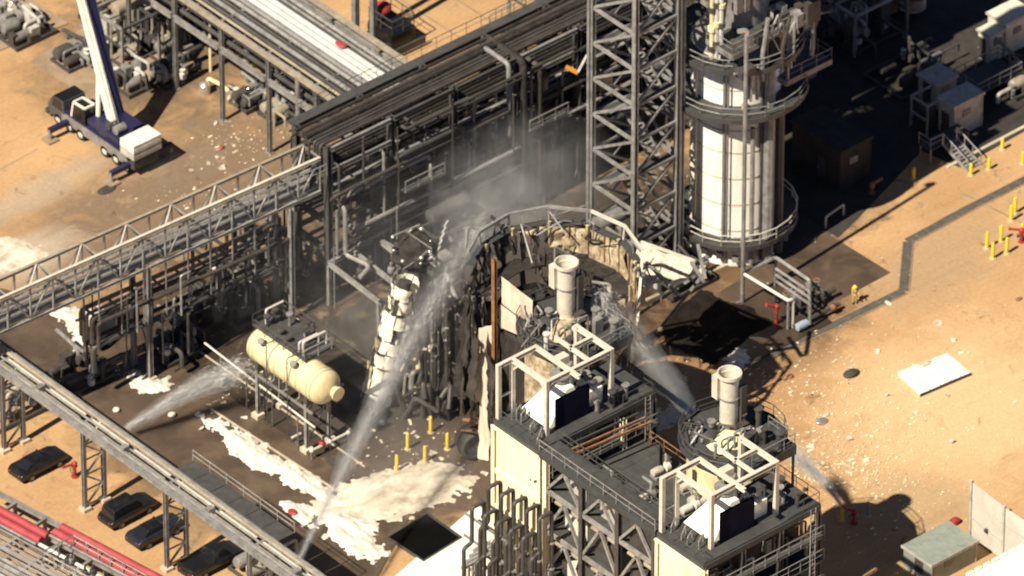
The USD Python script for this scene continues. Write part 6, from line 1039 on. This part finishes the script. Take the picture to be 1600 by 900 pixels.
# ------------------------------------------------------------------ upper right
def building(name, label, px, py, sx, sy, h, m, cat, door=True, zb=0.0):
    c = W(px, py, zb); t = thing(name, label, cat, c)      # px, py: the front corner
    part(t, 'wall', MB().bb(c + V(0, 0, 0), c + V(sx, sy, h - 0.12)), m)
    n = max(1, round(sx / 1.1))
    for i in range(n): part(t, 'roof_panel', MB().bb(c + V(-0.12 + (sx + 0.24) * i / n + 0.01, -0.12, h - 0.1), c + V(-0.12 + (sx + 0.24) * (i + 1) / n - 0.01, sy + 0.12, h + 0.01 * (i % 2))), m)
    part(t, 'roof_edge', MB().bb(c + V(-0.16, -0.16, h - 0.22), c + V(sx + 0.16, -0.125, h + 0.04)).bb(c + V(-0.16, -0.12, h - 0.22), c + V(-0.125, sy + 0.16, h + 0.04)), m if cat == 'building' else 'cabinet_grey')
    if door:
        d = part(t, 'door', MB().bb(c + V(-0.05, sy * 0.3, 0.1), c + V(-0.004, sy * 0.3 + 0.95, min(h - 0.3, 2.2))), 'dark_steel'); part(d, 'door_handle', MB().bb(c + V(-0.12, sy * 0.3 + 0.8, 1.0), c + V(-0.055, sy * 0.3 + 0.88, 1.15)), 'galvanised')
        part(t, 'vent', MB().bb(c + V(sx * 0.3, -0.06, h * 0.55), c + V(sx * 0.3 + 0.9, -0.004, h * 0.55 + 0.6)), 'grey_steel')
    for x in (-0.03, sx - 0.07): part(t, 'corner_trim', MB().bb(c + V(x, -0.045, 0), c + V(x + 0.1, -0.004, h - 0.23)), m if cat == 'building' else 'cabinet_grey')
    return t
building('control_building', 'low dark control building lying in the shade right of the white column', 1312, 298, 3.4, 6.0, 4.0, 'gravel_with_shade', 'building')
building('equipment_shelter', 'pale open fronted shelter with stairs in front of it', 1490, 218, 3.2, 1.9, 3.4, 'cabinet_grey', 'shelter')
building('equipment_cabinet', 'small pale roofed cabinet left behind the shelter', 1462, 172, 2.3, 2.2, 2.6, 'cabinet_grey', 'cabinet')
building('equipment_cabinet', 'tall cream cabinet at the top right, larger of the pair', 1570, 88, 3.0, 2.2, 3.4, 'cabinet_cream', 'cabinet')
building('equipment_cabinet', 'narrow cream cabinet in front of the larger one at the top right', 1545, 100, 1.6, 1.4, 2.9, 'cabinet_cream', 'cabinet')
building('transformer_box', 'big grey green transformer box at the bottom right', 1455, 915, 4.8, 3.3, 2.1, 'cabinet_green', 'transformer')
t = thing('open_frame', 'pale steel frame standing open on the left side of the shelter', 'frame', W(1440, 205, 0)); c = W(1448, 212, 0)
for a, b in (((0, 0, 0), (0, 0, 3)), ((0, 2, 0), (0, 2, 3)), ((0, 0, 3), (0, 2, 3)), ((0, 0, 3), (2.2, 0, 3)), ((0, 0, 1.5), (0, 2, 1.5)), ((0, 2, 3), (2.2, 2, 3)), ((2.2, 0, 0), (2.2, 0, 3))): part(t, 'bar', MB().bar(c + V(*a), c + V(*b), 0.16), 'galvanised')
part(t, 'panel', MB().bb(c + V(0.5, 0.6, 0), c + V(1.6, 1.6, 2.0)), 'dark_steel')
def stairs():
    a, b = W(1474, 226, 1.5), W(1512, 268, 0.0); t = thing('steel_stairs', 'short steel stairs with handrails running down from the shelter', 'stairs', V(b[0], b[1], 0)); d = b - a; s = X * 1.5
    for k in (0, 1): part(t, 'stringer', MB().bar(a + s * k, b + s * k, 0.09, 0.28), 'galvanised'); part(t, 'handrail', MB().tube([a + s * k + Z * 1.1, b + s * k + Z * 1.1], 0.06, 6), 'galvanised'); [part(t, 'rail_post', MB().tube([a + s * k + d * q, a + s * k + d * q + Z * 1.1], 0.05, 5), 'galvanised') for q in (0, 0.33, 0.66, 1)]
    for i in range(9): part(t, 'tread', MB().bar(a + d * (i + 0.5) / 9 + X * 0.08, a + d * (i + 0.5) / 9 + s - X * 0.08, 0.28, 0.05), 'grey_steel')
    part(t, 'landing', MB().bb(a + V(-1.4, 0.05, -0.1), a + V(3.0, 1.5, 0.0)), 'deck_grating'); part(t, 'landing_rail', MB().rail([a + V(-1.4, 1.5, 0), a + V(-1.4, 0.05, 0), a + V(-0.05, 0.05, 0)], 1.1, 1.2, 0.05), 'galvanised')
    for p in ((-1.3, 0.15), (-1.3, 1.4), (2.9, 0.15)): part(t, 'leg', MB().bar(V(a[0] + p[0], a[1] + p[1], 0), a + V(*p, -0.1), 0.12), 'grey_steel')
stairs()
t = thing('grey_platform', 'grey platform with railings in the shade at the right edge', 'platform', W(1560, 130, 0)); c = W(1528, 150, 1.4)
for i in range(5): part(t, 'deck_panel', MB().bb(c + V(1.0 * i + 0.012, 0, 0.006 * (i % 2)), c + V(1.0 * i + 0.99, 3.0, 0.1)), 'deck_plate')
part(t, 'handrail', MB().rail([c + V(0, 0, 0.1), c + V(5, 0, 0.1), c + V(5, 3, 0.1), c + V(0, 3, 0.1)], 1.1, 1.2, 0.05, close=True), 'grey_steel')
for x in (0.2, 4.8): part(t, 'leg', MB().bar(V(c[0] + x, c[1] + 0.2, 0), c + V(x, 0.2, 0), 0.16), 'grey_steel')
for k, (px, py, m, lab) in enumerate(((1385, 14, 'rust', 'rust red drum stack at the top edge'), (1425, 12, 'insulation_pink', 'pink lagged drum at the top edge'))):
    c = W(px, py, 0); t = thing('process_drum', lab, 'drum', c); part(t, 'drum', MB().lathe(c, [(0.9, 0), (1.2, 0.2), (1.2, 2.4), (0.8, 3.0), (0, 3.2)], 20), m, smooth=40); part(t, 'nozzle', MB().pipe([c + Z * 3.1, c + Z * 3.9, c + Z * 3.9 + X * 1.4, c + X * 1.4 + Z * 1], 0.16), 'grey_steel', smooth=40); part(t, 'platform', MB().lathe(c + Z * 1.8, [(1.25, 0), (1.8, 0), (1.8, 0.1), (1.25, 0.1)], 16), 'rust')
# tall block added behind the column to cast shade over the upper right
t = thing('shade_block', 'tall dark structure added close behind the white column to cast shade', 'structure', W(1150, 215, 0)); c = W(1062, 228, 0); HB = 33
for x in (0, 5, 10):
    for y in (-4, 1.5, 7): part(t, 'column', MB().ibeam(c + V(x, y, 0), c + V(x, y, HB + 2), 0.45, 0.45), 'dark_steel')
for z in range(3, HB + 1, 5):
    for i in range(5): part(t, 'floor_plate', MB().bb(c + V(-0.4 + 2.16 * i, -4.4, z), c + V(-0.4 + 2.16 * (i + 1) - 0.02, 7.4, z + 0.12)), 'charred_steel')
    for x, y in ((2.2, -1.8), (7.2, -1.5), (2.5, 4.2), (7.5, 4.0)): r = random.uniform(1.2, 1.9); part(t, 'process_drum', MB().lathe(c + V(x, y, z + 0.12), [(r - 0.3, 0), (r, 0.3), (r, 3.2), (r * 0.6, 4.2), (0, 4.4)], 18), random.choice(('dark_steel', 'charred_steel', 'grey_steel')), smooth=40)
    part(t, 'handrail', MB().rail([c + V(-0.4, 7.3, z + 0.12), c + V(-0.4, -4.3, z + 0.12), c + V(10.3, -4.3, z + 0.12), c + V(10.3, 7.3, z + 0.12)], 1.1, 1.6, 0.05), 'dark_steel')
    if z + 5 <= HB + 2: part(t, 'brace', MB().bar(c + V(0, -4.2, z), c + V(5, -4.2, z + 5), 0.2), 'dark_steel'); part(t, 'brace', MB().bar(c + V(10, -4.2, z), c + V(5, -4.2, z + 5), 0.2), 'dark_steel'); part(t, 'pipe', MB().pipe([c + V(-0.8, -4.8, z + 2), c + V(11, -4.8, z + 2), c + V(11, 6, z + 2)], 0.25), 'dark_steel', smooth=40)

# ------------------------------------------------------------------ small things on the sand
def bollard(px, py, label, group, m='yellow_paint', h=1.35):
    c = W(px, py, 0); t = thing('bollard', label, 'bollard', c, group); part(t, 'post', MB().lathe(c, [(0.15, 0), (0.15, h - 0.12), (0.1, h), (0, h + 0.03)], 12), m, smooth=40); part(t, 'footing', MB().lathe(c, [(0.28, 0), (0.28, 0.08), (0.16, 0.09)], 12), 'concrete')
g1, g2, g3, g4 = 'yellow bollards by the red valve at the right edge', 'yellow bollards along the kerb at the upper right', 'yellow posts in the dark wet ground by the wreck', 'yellow posts under the upper left rack'
for q, (px, py) in enumerate(((1542, 388), (1551, 404), (1564, 377), (1573, 396), (1580, 345), (1586, 333), (1597, 374))): bollard(px, py, ('front left yellow bollard of the cluster at the right edge', 'front middle yellow bollard of the cluster at the right edge', 'rear left yellow bollard of the lower cluster at the right edge', 'front right yellow bollard of the lower cluster at the right edge', 'left yellow bollard of the upper pair at the right edge', 'right yellow bollard of the upper pair at the right edge', 'yellow bollard cut by the right edge beside the red valve')[q], g1, h=1.6)
for q, (px, py) in enumerate(((1427, 280), (1517, 274), (1545, 265), (1598, 256), (1566, 234))): bollard(px, py, ('yellow bollard farthest left of the kerb, before the shade', 'yellow bollard at the foot of the steel stairs', 'yellow bollard right of the stairs standing in the sun', 'yellow bollard cut by the right edge near the kerb', 'yellow bollard highest up beside the kerb')[q], g2, h=1.2)
for q, (px, py) in enumerate(((637, 702), (664, 722), (699, 702), (673, 676), (620, 736))): bollard(px, py, ('second yellow post from the left in the dark ground', 'brightest yellow post nearest the sludge', 'yellow post farthest right by the wreck', 'small yellow post farthest back by the wreck', 'yellow post farthest left above the foam')[q], g3, h=1.6)
for q, (px, py) in enumerate(((397, 122), (409, 150), (384, 96))): bollard(px, py, ('yellow post beside the stout upright under the upper left rack', 'nearest yellow post by the rusty pump skid', 'farthest yellow post under the upper left rack')[q], g4, h=1.6)
bollard(1316, 815, 'yellow bollard left of the spraying red monitor', 'bollards by the spraying monitor'); bollard(1356, 806, 'dark olive bollard right of the spraying red monitor', 'bollards by the spraying monitor', 'cabinet_green')
jet_d0 = monitor(1334, 818, 1.2, 'red fire monitor spraying towards the near module', (-0.6, 0.45, 0.45))
monitor(1596, 378, 1.2, 'dark red valve post among the bollards at the right edge', (-0.5, 0.4, 0.1)); monitor(117, 745, 1.3, 'red hydrant beside the lattice trestle and the black saloon', (-1, 0.1, 0.1)); monitor(1362, 302, 0.9, 'rust coloured valve post at the edge of the shade', (1, 0, 0.1), 'rust')
t = thing('pipe_hoop', 'small pale pipe hoop at the edge of the big shade', 'pipe', W(1300, 350, 0)); a, b = W(1290, 356, 0), W(1318, 336, 0); part(t, 'hoop', MB().pipe([a, a + Z * 1.1, b + Z * 1.1, b], 0.09), 'white_steel', smooth=40)
t = thing('pipe_elbow_stand', 'cream pipe elbow on a stub near the thin upright pipe', 'pipe', W(330, 140, 0)); a = W(325, 140, 0); part(t, 'pipe', MB().pipe([a, a + Z * 1.2, W(345, 132, 1.2), W(358, 142, 1.0), W(358, 156, 0.2)], 0.18), 'cream_tank', smooth=40); part(t, 'tank', MB().lathe(a + V(-0.5, -0.2, 0), [(0.5, 0), (0.5, 0.9), (0.3, 1.1), (0, 1.15)], 14), 'aluminium_jacket', smooth=40)
# white slab thrown clear of the blast
c = [W(*p, 0.25) for p in ((1404, 582), (1437, 616), (1517, 582), (1481, 553))]
t = thing('white_slab', 'big white roof panel lying on the sunlit sand', 'panel', c[0]); mb = MB(); lo = [p - Z * 0.22 for p in c]
mb.add(c + lo, [(0, 1, 2, 3), (7, 6, 5, 4), (0, 4, 5, 1), (1, 5, 6, 2), (2, 6, 7, 3), (3, 7, 4, 0)]); mm = trimesh.Trimesh(*mb.arrays(), process=True)
for _ in range(5): mm = mm.subdivide()
part(t, 'panel', MB().tm(crumple(mm, 0.11, 88, 0.55)), 'white_roof', smooth=40)
part(t, 'edge_strip', MB().bar(c[1] - Y * 0.06 - Z * 0.1, c[2] - Y * 0.06 - Z * 0.1, 0.06, 0.28), 'dark_steel'); part(t, 'edge_strip', MB().bar(c[0] + Z * 0.01, c[3] + Z * 0.01, 0.1, 0.08), 'white_roof')  # dark strip puts the shade of the lower right edge into colour
for f in (0.2, 0.4, 0.6, 0.8): part(t, 'rib', MB().bar(c[0] * (1 - f) + c[3] * f + Z * 0.05, c[1] * (1 - f) + c[2] * f + Z * 0.05, 0.06, 0.05), 'seam')
part(t, 'torn_tab', MB().tm(crumple(plate_strip([c[0] * 0.6 + c[3] * 0.4 + Z * 0.06, c[0] * 0.3 + c[3] * 0.7 + Z * 0.06], [c[0] * 0.5 + c[3] * 0.5 - DEPTH * 0.7 + Z * 0.15, c[0] * 0.4 + c[3] * 0.6 - DEPTH * 0.6 + Z * 0.1], 5, 4), 0.1, 9)), 'pale_wreck')
def scrap(name, label, px, py, s, m, seed, cat='debris'):
    solo(name, MB().tm(crumple(trimesh.creation.icosphere(3, 1.0).apply_transform(np.diag([s[0], s[1], s[2], 1])).apply_translation(W(px, py, s[2] * 0.8)), 0.45 * min(s), seed, 1.6)), m, label, cat, smooth=50)
scrap('debris_lump', 'dark flat debris lump on the sand above the white panel', 1330, 583, (0.75, 0.5, 0.2), 'charred_steel', 71); scrap('debris_sheet', 'crumpled shiny pale sheet on the sand right of the stack', 1283, 658, (0.55, 0.35, 0.22), 'aluminium_jacket', 72); scrap('red_bag', 'red bag lying behind the green transformer box', 1491, 815, (0.6, 0.4, 0.3), 'red_paint', 73, 'bag')
scrap('debris_lump', 'small brown debris near the drain trench end', 1234, 588, (0.3, 0.25, 0.12), 'rust', 74); scrap('red_rag', 'red rag on the small foam patch', 458, 800, (0.35, 0.5, 0.15), 'red_paint', 75, 'rag'); scrap('red_debris', 'small red debris on the wet ground before the rack', 346, 230, (0.25, 0.2, 0.15), 'red_paint', 76); scrap('dark_mat', 'dark flat mat near the rear of the crane', 166, 296, (0.9, 0.5, 0.1), 'charred_steel', 77, 'mat'); scrap('debris_lump', 'white lump on the dark ground right of the water jet', 597, 660, (0.25, 0.25, 0.2), 'white_pipe', 78)
scrap('debris_lump', 'pale lump on the wet road near the low rack', 182, 640, (0.3, 0.3, 0.2), 'pale_wreck', 79); scrap('debris_lump', 'white lump near the foot of the left water jet', 268, 648, (0.35, 0.3, 0.25), 'white_pipe', 80); scrap('debris_lump', 'tiny dark debris right of the near module', 1258, 765, (0.25, 0.2, 0.12), 'charred_steel', 81); scrap('debris_lump', 'dark debris at the right edge of the sand', 1592, 467, (0.35, 0.2, 0.1), 'rust', 82)
mb = MB()
for n, (x0, y0, x1, y1), den in ((1100, (1090, 500, 1540, 850), 1), (260, (1210, 690, 1400, 760), 1), (90, (1010, 560, 1300, 640), 1), (110, (300, 185, 470, 260), 1), (60, (150, 280, 460, 330), 1), (60, (1280, 700, 1500, 800), 1), (70, (560, 640, 760, 760), 1), (50, (330, 560, 480, 640), 1)):
    for _ in range(n):
        p = W(random.gauss((x0 + x1) / 2, (x1 - x0) / 4.2), random.gauss((y0 + y1) / 2, (y1 - y0) / 4.2), 0.02); s = min(0.3, abs(random.gauss(0, 0.05)) ** 1.2 * 1.3 + 0.028); sx_ = random.uniform(0.6, 2.6)
        o = [p + V(math.cos(a) * s * sx_ * random.uniform(0.6, 1.4), math.sin(a) * s * random.uniform(0.6, 1.4), random.uniform(-0.02, 0.06)) for a in (0.3, 2.1, 3.9, 5.4)]; mb.add(o + [p + Z * 0.1], [(0, 1, 4), (1, 2, 4), (2, 3, 4), (3, 0, 4)])
solo('blast_chips', mb, 'chip', 'pale chips of insulation scattered over the sand', 'debris', kind='stuff')

mb = MB()
for k in range(80):
    x0, y0, sx_, sy_ = random.choice(((1250, 690, 130, 90), (1250, 690, 130, 90), (660, 640, 80, 60), (400, 230, 90, 30), (1400, 560, 120, 120), (420, 640, 110, 60))); p = W(random.gauss(x0, sx_), random.gauss(y0, sy_), 0.06); s = random.uniform(0.1, 0.34); u = V(*rng.normal(0, 1, 3)) * V(1, 1, 0.25); w = np.cross(u, Z + V(*rng.normal(0, 0.3, 3))); u *= s / np.linalg.norm(u); w *= s * random.uniform(0.3, 1) / np.linalg.norm(w)
    mb.tm(crumple(plate_strip([p - u - w, p + u - w], [p - u + w + Z * 0.1, p + u + w], 4, 4), 0.08, 900 + k, 3.0))
solo('torn_scraps', mb, 'pale_wreck', 'bent scraps of torn cladding strewn over the ground', 'debris', kind='stuff')
# screen panels, white roof, orange drum at lower right
t = thing('screen_fence', 'pale grey perforated screen panels on posts at lower right', 'fence', W(1545, 830, 0)); P = [W(1516, 838, 0), W(1567, 878, 0), W(1625, 916, 0)]; H = 5.4
for p in P: part(t, 'post', MB().bar(p, p + Z * (H + 0.2), 0.22), 'cabinet_grey')
for k, (a, b) in enumerate(zip(P, P[1:])):
    d = (b - a) / np.linalg.norm(b - a)
    for z0, z1 in ((0.2, 1.9), (1.98, 3.6), (3.68, H)): part(t, 'screen_panel', MB().bar(a + d * 0.14 + Z * (z0 + z1) / 2, b - d * 0.14 + Z * (z0 + z1) / 2, 0.05, z1 - z0), 'screen_mesh')
    part(t, 'rail', MB().bar(a + d * 0.12 + Z * 1.94, b - d * 0.12 + Z * 1.94, 0.1), 'cabinet_grey'); part(t, 'latch', MB().box((a + b) / 2 + V(-0.15, -0.05, 1.94), (0.25, 0.25, 0.3)), 'dark_steel')
t = thing('blue_cabinet', 'slim blue grey cabinet behind the screen panels', 'cabinet', W(1588, 880, 0)); c = W(1588, 872, 0); part(t, 'body', MB().bb(c, c + V(1.0, 0.8, 2.9)), 'blue_sheet'); part(t, 'door', MB().bb(c + V(-0.05, 0.1, 0.3), c + V(-0.004, 0.7, 2.6)), 'cabinet_grey'); part(t, 'top', MB().bb(c + V(-0.1, -0.1, 2.92), c + V(1.1, 0.9, 3.05)), 'blue_paint')
t = thing('white_roofed_shed', 'white flat roof with a notched parapet in the bottom right corner', 'shed', W(1510, 960, 0)); c = W(1512, 901, 3.2); c0 = c - Y * 9
part(t, 'wall', MB().bb(V(c[0], c[1] - 9, 0), V(c[0] + 12, c[1] - 0.1, 3.1)), 'cabinet_cream')
for i in range(8): part(t, 'roof_panel', MB().bb(V(c[0] + 1.5 * i + 0.012, c[1] - 9, 3.12), V(c[0] + 1.5 * i + 1.49, c[1] - 0.05, 3.22 + 0.008 * (i % 2))), 'white_roof')
for i in range(12): part(t, 'parapet_block', MB().bb(V(c[0] + 0.9 * i, c[1] - 0.04, 2.9), V(c[0] + 0.9 * i + 0.62, c[1] + 0.2, 3.45)), 'white_roof')
t = thing('orange_drum', 'orange drum with yellow cap beside the near module', 'drum', W(1228, 895, 0)); c = W(1228, 930, 3.0)
part(t, 'drum', MB().lathe(c, [(0.7, -3), (0.75, -0.4), (0.6, 0.2), (0, 0.4)], 18), 'orange_paint', smooth=40); part(t, 'cap', MB().tm(trimesh.creation.icosphere(2, 0.4).apply_translation(c + V(0.4, -0.3, 0.6))), 'yellow_paint', smooth=True); part(t, 'pipe', MB().pipe([c + V(-0.5, 0.2, -2), c + V(-0.5, 0.2, 1.4), c + V(0.3, -0.6, 1.0)], 0.16), 'rust', smooth=40); part(t, 'red_box', MB().box(c + V(-0.9, 0.6, 1.9), (0.5, 0.5, 0.6)), 'red_paint')

# ------------------------------------------------------------------ the firefighter
def bone(a, b, ra, rb): return m3.Manifold.batch_hull([m3.Manifold.sphere(ra, 14).translate(tuple(a)), m3.Manifold.sphere(rb, 14).translate(tuple(b))])
def person(px, py, label):
    c = W(px, py, 0); t = thing('person', label, 'person', c); f = RIGHT * 0.55 - DEPTH * 0.83; s = np.cross(Z, f)
    def p(side, fwd, z): return c + s * side + f * fwd + Z * z
    j = dict(hl=p(0.1, 0, 0.95), hr=p(-0.1, 0, 0.95), kl=p(0.13, 0.06, 0.5), kr=p(-0.13, 0.02, 0.5), al=p(0.15, 0.02, 0.1), ar=p(-0.15, -0.06, 0.1), tl=p(0.16, 0.18, 0.06), tr=p(-0.16, 0.1, 0.06), ch=p(0, 0.02, 1.3), nk=p(0, 0.02, 1.52), sl=p(0.2, 0.0, 1.42), sr=p(-0.2, 0, 1.42), el=p(0.3, 0.06, 1.15), er=p(-0.29, 0.1, 1.15), wl=p(0.24, 0.3, 1.02), wr=p(-0.2, 0.34, 1.06))
    B = [bone(j['hl'], j['kl'], .11, .085), bone(j['hr'], j['kr'], .11, .085), bone(j['kl'], j['al'], .085, .065), bone(j['kr'], j['ar'], .085, .065), bone(j['al'], j['tl'], .07, .06), bone(j['ar'], j['tr'], .07, .06), bone(p(0, 0, 0.98), j['ch'], .17, .19), bone(j['hl'], j['hr'], .13, .13), bone(j['sl'], j['sr'], .11, .11), bone(j['ch'], j['nk'], .17, .07), bone(j['sl'], j['el'], .08, .065), bone(j['sr'], j['er'], .08, .065), bone(j['el'], j['wl'], .062, .05), bone(j['er'], j['wr'], .062, .05)]
    m = B[0]
    for b in B[1:]: m = m + b
    a = m.refine_to_length(0.06).to_mesh(); tmn = trimesh.Trimesh(a.vert_properties[:, :3], a.tri_verts); trimesh.smoothing.filter_taubin(tmn, iterations=8)
    body = part(t, 'body', MB().tm(tmn), 'fire_gear', smooth=60)
    h = p(0, 0.04, 1.66); hd = trimesh.creation.icosphere(3, 0.115); hd.apply_transform(np.diag([0.9, 1, 1.15, 1])); hd.apply_translation(h); part(t, 'head', MB().tm(hd), 'skin', smooth=True)
    part(t, 'nose', MB().mani(bone(h + f * 0.105, h + f * 0.13 - Z * 0.02, .018, .02)), 'skin', smooth=True)
    part(t, 'helmet', MB().lathe(h + Z * 0.05, [(0.2, -0.02), (0.14, 0.0), (0.135, 0.06), (0.09, 0.12), (0, 0.14)], 16), 'helmet', smooth=40)
    for w, e, nm in ((j['wl'], j['el'], 'hand'), (j['wr'], j['er'], 'hand')):
        d = (w - e) / np.linalg.norm(w - e); u = np.cross(d, Z); u /= np.linalg.norm(u); hm = bone(w, w + d * 0.09, .045, .042)
        for k in range(4): q = w + d * 0.09 + u * (k - 1.5) * 0.022; hm = hm + bone(q, q + d * (0.06 + 0.01 * (k in (1, 2))) - Z * 0.03, .012, .010)
        hm = hm + bone(w + d * 0.03 + Z * 0.03, w + d * 0.08 + Z * 0.065, .014, .012); part(t, nm, MB().mani(hm), 'skin', smooth=60)
    part(t, 'air_cylinder', MB().mani(bone(p(0, -0.25, 1.05), p(0, -0.25, 1.4), .085, .085)), 'yellow_paint', smooth=60); part(t, 'belt', MB().lathe(p(0, 0, 0.98), [(0.185, -0.03), (0.2, 0), (0.185, 0.03)], 18), 'boom_white'); part(t, 'boots', MB().mani(bone(j['al'], j['tl'], .082, .07) + bone(j['ar'], j['tr'], .082, .07)), 'rubber', smooth=60)
person(1335, 474, 'firefighter in tan gear and yellow helmet standing beside the drain trench')

# ------------------------------------------------------------------ water jets and drifting spray
def jet(label, pts, core, veil, seed, cut=0.6, n=220, big=1.0, m=1.0):
    """core, veil: (radius at the nozzle, radius at the end); the core thins out after the fraction cut of the way."""
    R_ = random.Random(seed); P = rounded([np.array(p, float) for p in pts], 6, 8); t = thing('water_jet', label, 'water jet', P[0])
    S = []
    for a, b in zip(P, P[1:]): S += [a + (b - a) * i / 3 for i in range(3)]
    S = np.array(S + [P[-1]]); cum = np.r_[0, np.cumsum(np.linalg.norm(np.diff(S, axis=0), axis=1))]; L = cum / cum[-1]
    def tube(nm, lo, hi, upto, mm, q):
        k = max(3, int(np.searchsorted(L, upto)) + 1); r = [lo + (hi - lo) * (x / upto) ** 1.15 for x in L[:k]]
        if upto < 0.99: r = [a * (1 if x < upto * 0.7 else max(0.15, 1 - (x / upto - 0.7) / 0.3)) for a, x in zip(r, L[:k])]
        v, f = MB().tube(list(S[:k]), r, 14).arrays(); mesh = trimesh.Trimesh(v, f, process=True).subdivide().subdivide(); part(t, nm, MB().tm(crumple(mesh, 0.18 * (lo + hi), seed * 7 + q, 0.7)), mm, smooth=True)
    D = {k: jet_mat(f'jet_{seed}_{k}', P[0], P[-1], v * m, seed) for k, v in (('core', 1.3), ('spray', 0.38), ('veil', 0.11))}
    tube('core', core[0], core[1] * 0.7, cut, D['core'], 0); tube('spray', core[0] * 1.8, core[1] * 1.4, min(1, cut + 0.25), D['spray'], 1); tube('spray', core[0] * 2.4, core[1] * 2.2, 1.0, D['veil'], 2)
    for q, k in enumerate((0.55, 0.8, 1.0, 1.3)): tube('veil', veil[0] * k, veil[1] * k, 1.0, D['veil'], 3 + q)
    mb = MB()
    for _ in range(n * 5):
        x = R_.random() ** 0.8; s = x * cum[-1]; i = min(np.searchsorted(cum, s, 'right') - 1, len(S) - 2); d = (S[i + 1] - S[i]) / np.linalg.norm(S[i + 1] - S[i]); r = core[0] + (core[1] - core[0]) * x + 0.35 * (veil[0] + (veil[1] - veil[0]) * x) * x; c = S[i] + d * (s - cum[i]) + V(*[R_.gauss(0, 0.55 * r) for _ in range(3)]); l = R_.uniform(0.08, 0.3); w = R_.uniform(0.004, 0.009) * big
        mb.tube([c - d * l, c, c + d * l - Z * 0.1 * l], [w * 0.4, w, w * 0.3], 3, caps=False)
    part(t, 'water_drops', mb, 'water_drops', kind='stuff')
J = {}
jet('long water jet curving up across the middle from the bottom edge', [W(440, 930, 8.0), W(545, 715, 9.5), W(648, 520, 13), W(705, 420, 16), W(760, 335, 18)], (0.1, 0.36), (0.2, 1.6), 1, 0.8, 240, 0.9, 0.8)
jet('low water jet crossing the low rack towards the tank', [W(198, 668, 1.2), W(300, 608, 3.5), W(385, 572, 5.0)], (0.16, 0.6), (0.35, 1.3), 2, 0.9, 200, 1.0, 1.3)
jet('water jet reaching from the sand up to the reactor', [W(1100, 672, 2), W(1058, 612, 12), W(1000, 543, 17), W(936, 455, 20.5)], (0.1, 0.24), (0.2, 1.5), 3, 0.95, 160, 1.0, 1.2)
jet('water jet from the red monitor at lower right', [jet_d0, W(1290, 755, 3.0), W(1222, 692, 6.5)], (0.09, 0.4), (0.2, 1.0), 4, 0.95, 260, 1.2, 2.2)
def mist(label, px, py, z, s, seed, m='mist_thin'):
    c = W(px, py, z); b = trimesh.creation.icosphere(4, 1.0); b.apply_transform(np.diag([*s, 1])); b.apply_translation(c); m = cloud_mat(f'spray_cloud_{seed}', c, np.array(s) * 1.05, {'mist_thin': 0.07, 'mist_mid': 0.11, 'mist_wide': 0.02}[m], seed); solo('spray_cloud', MB().tm(crumple(b, 0.5, seed, 0.35)), m, label, 'spray', kind='stuff', smooth=True)
mist('thin grey spray drifting over the torn reactor before the rack', 815, 285, 17, (9, 7, 5.0), 3, 'mist_mid'); mist('spray cloud where the long jet breaks up', 735, 360, 14, (4.5, 4.5, 4.5), 4); mist('thin spray behind the horizontal tank', 560, 515, 3, (6.0, 5.0, 2.4), 5, 'mist_mid'); mist('spray splashing off the end of the horizontal tank', 420, 560, 4.5, (3.0, 2.5, 1.8), 9, 'mist_mid'); mist('wide veil of spray falling over the arch', 780, 330, 18, (6, 5, 4), 10, 'mist_mid'); mist('low spray over the dark ground below the wreck', 590, 640, 2.2, (6, 6, 2.0), 6); mist('spray around the gap between the two modules', 1040, 600, 4, (4.5, 4.5, 3), 7); mist('broad faint spray hanging over the dark middle of the plant', 660, 430, 9, (20, 15, 9), 11, 'mist_wide'); mist('grey spray drifting over the ground left of the near structure', 640, 730, 3, (8, 7, 3), 12, 'mist_mid'); mist('faint spray beside the crane', 290, 265, 1.5, (7, 3, 1.4), 8)
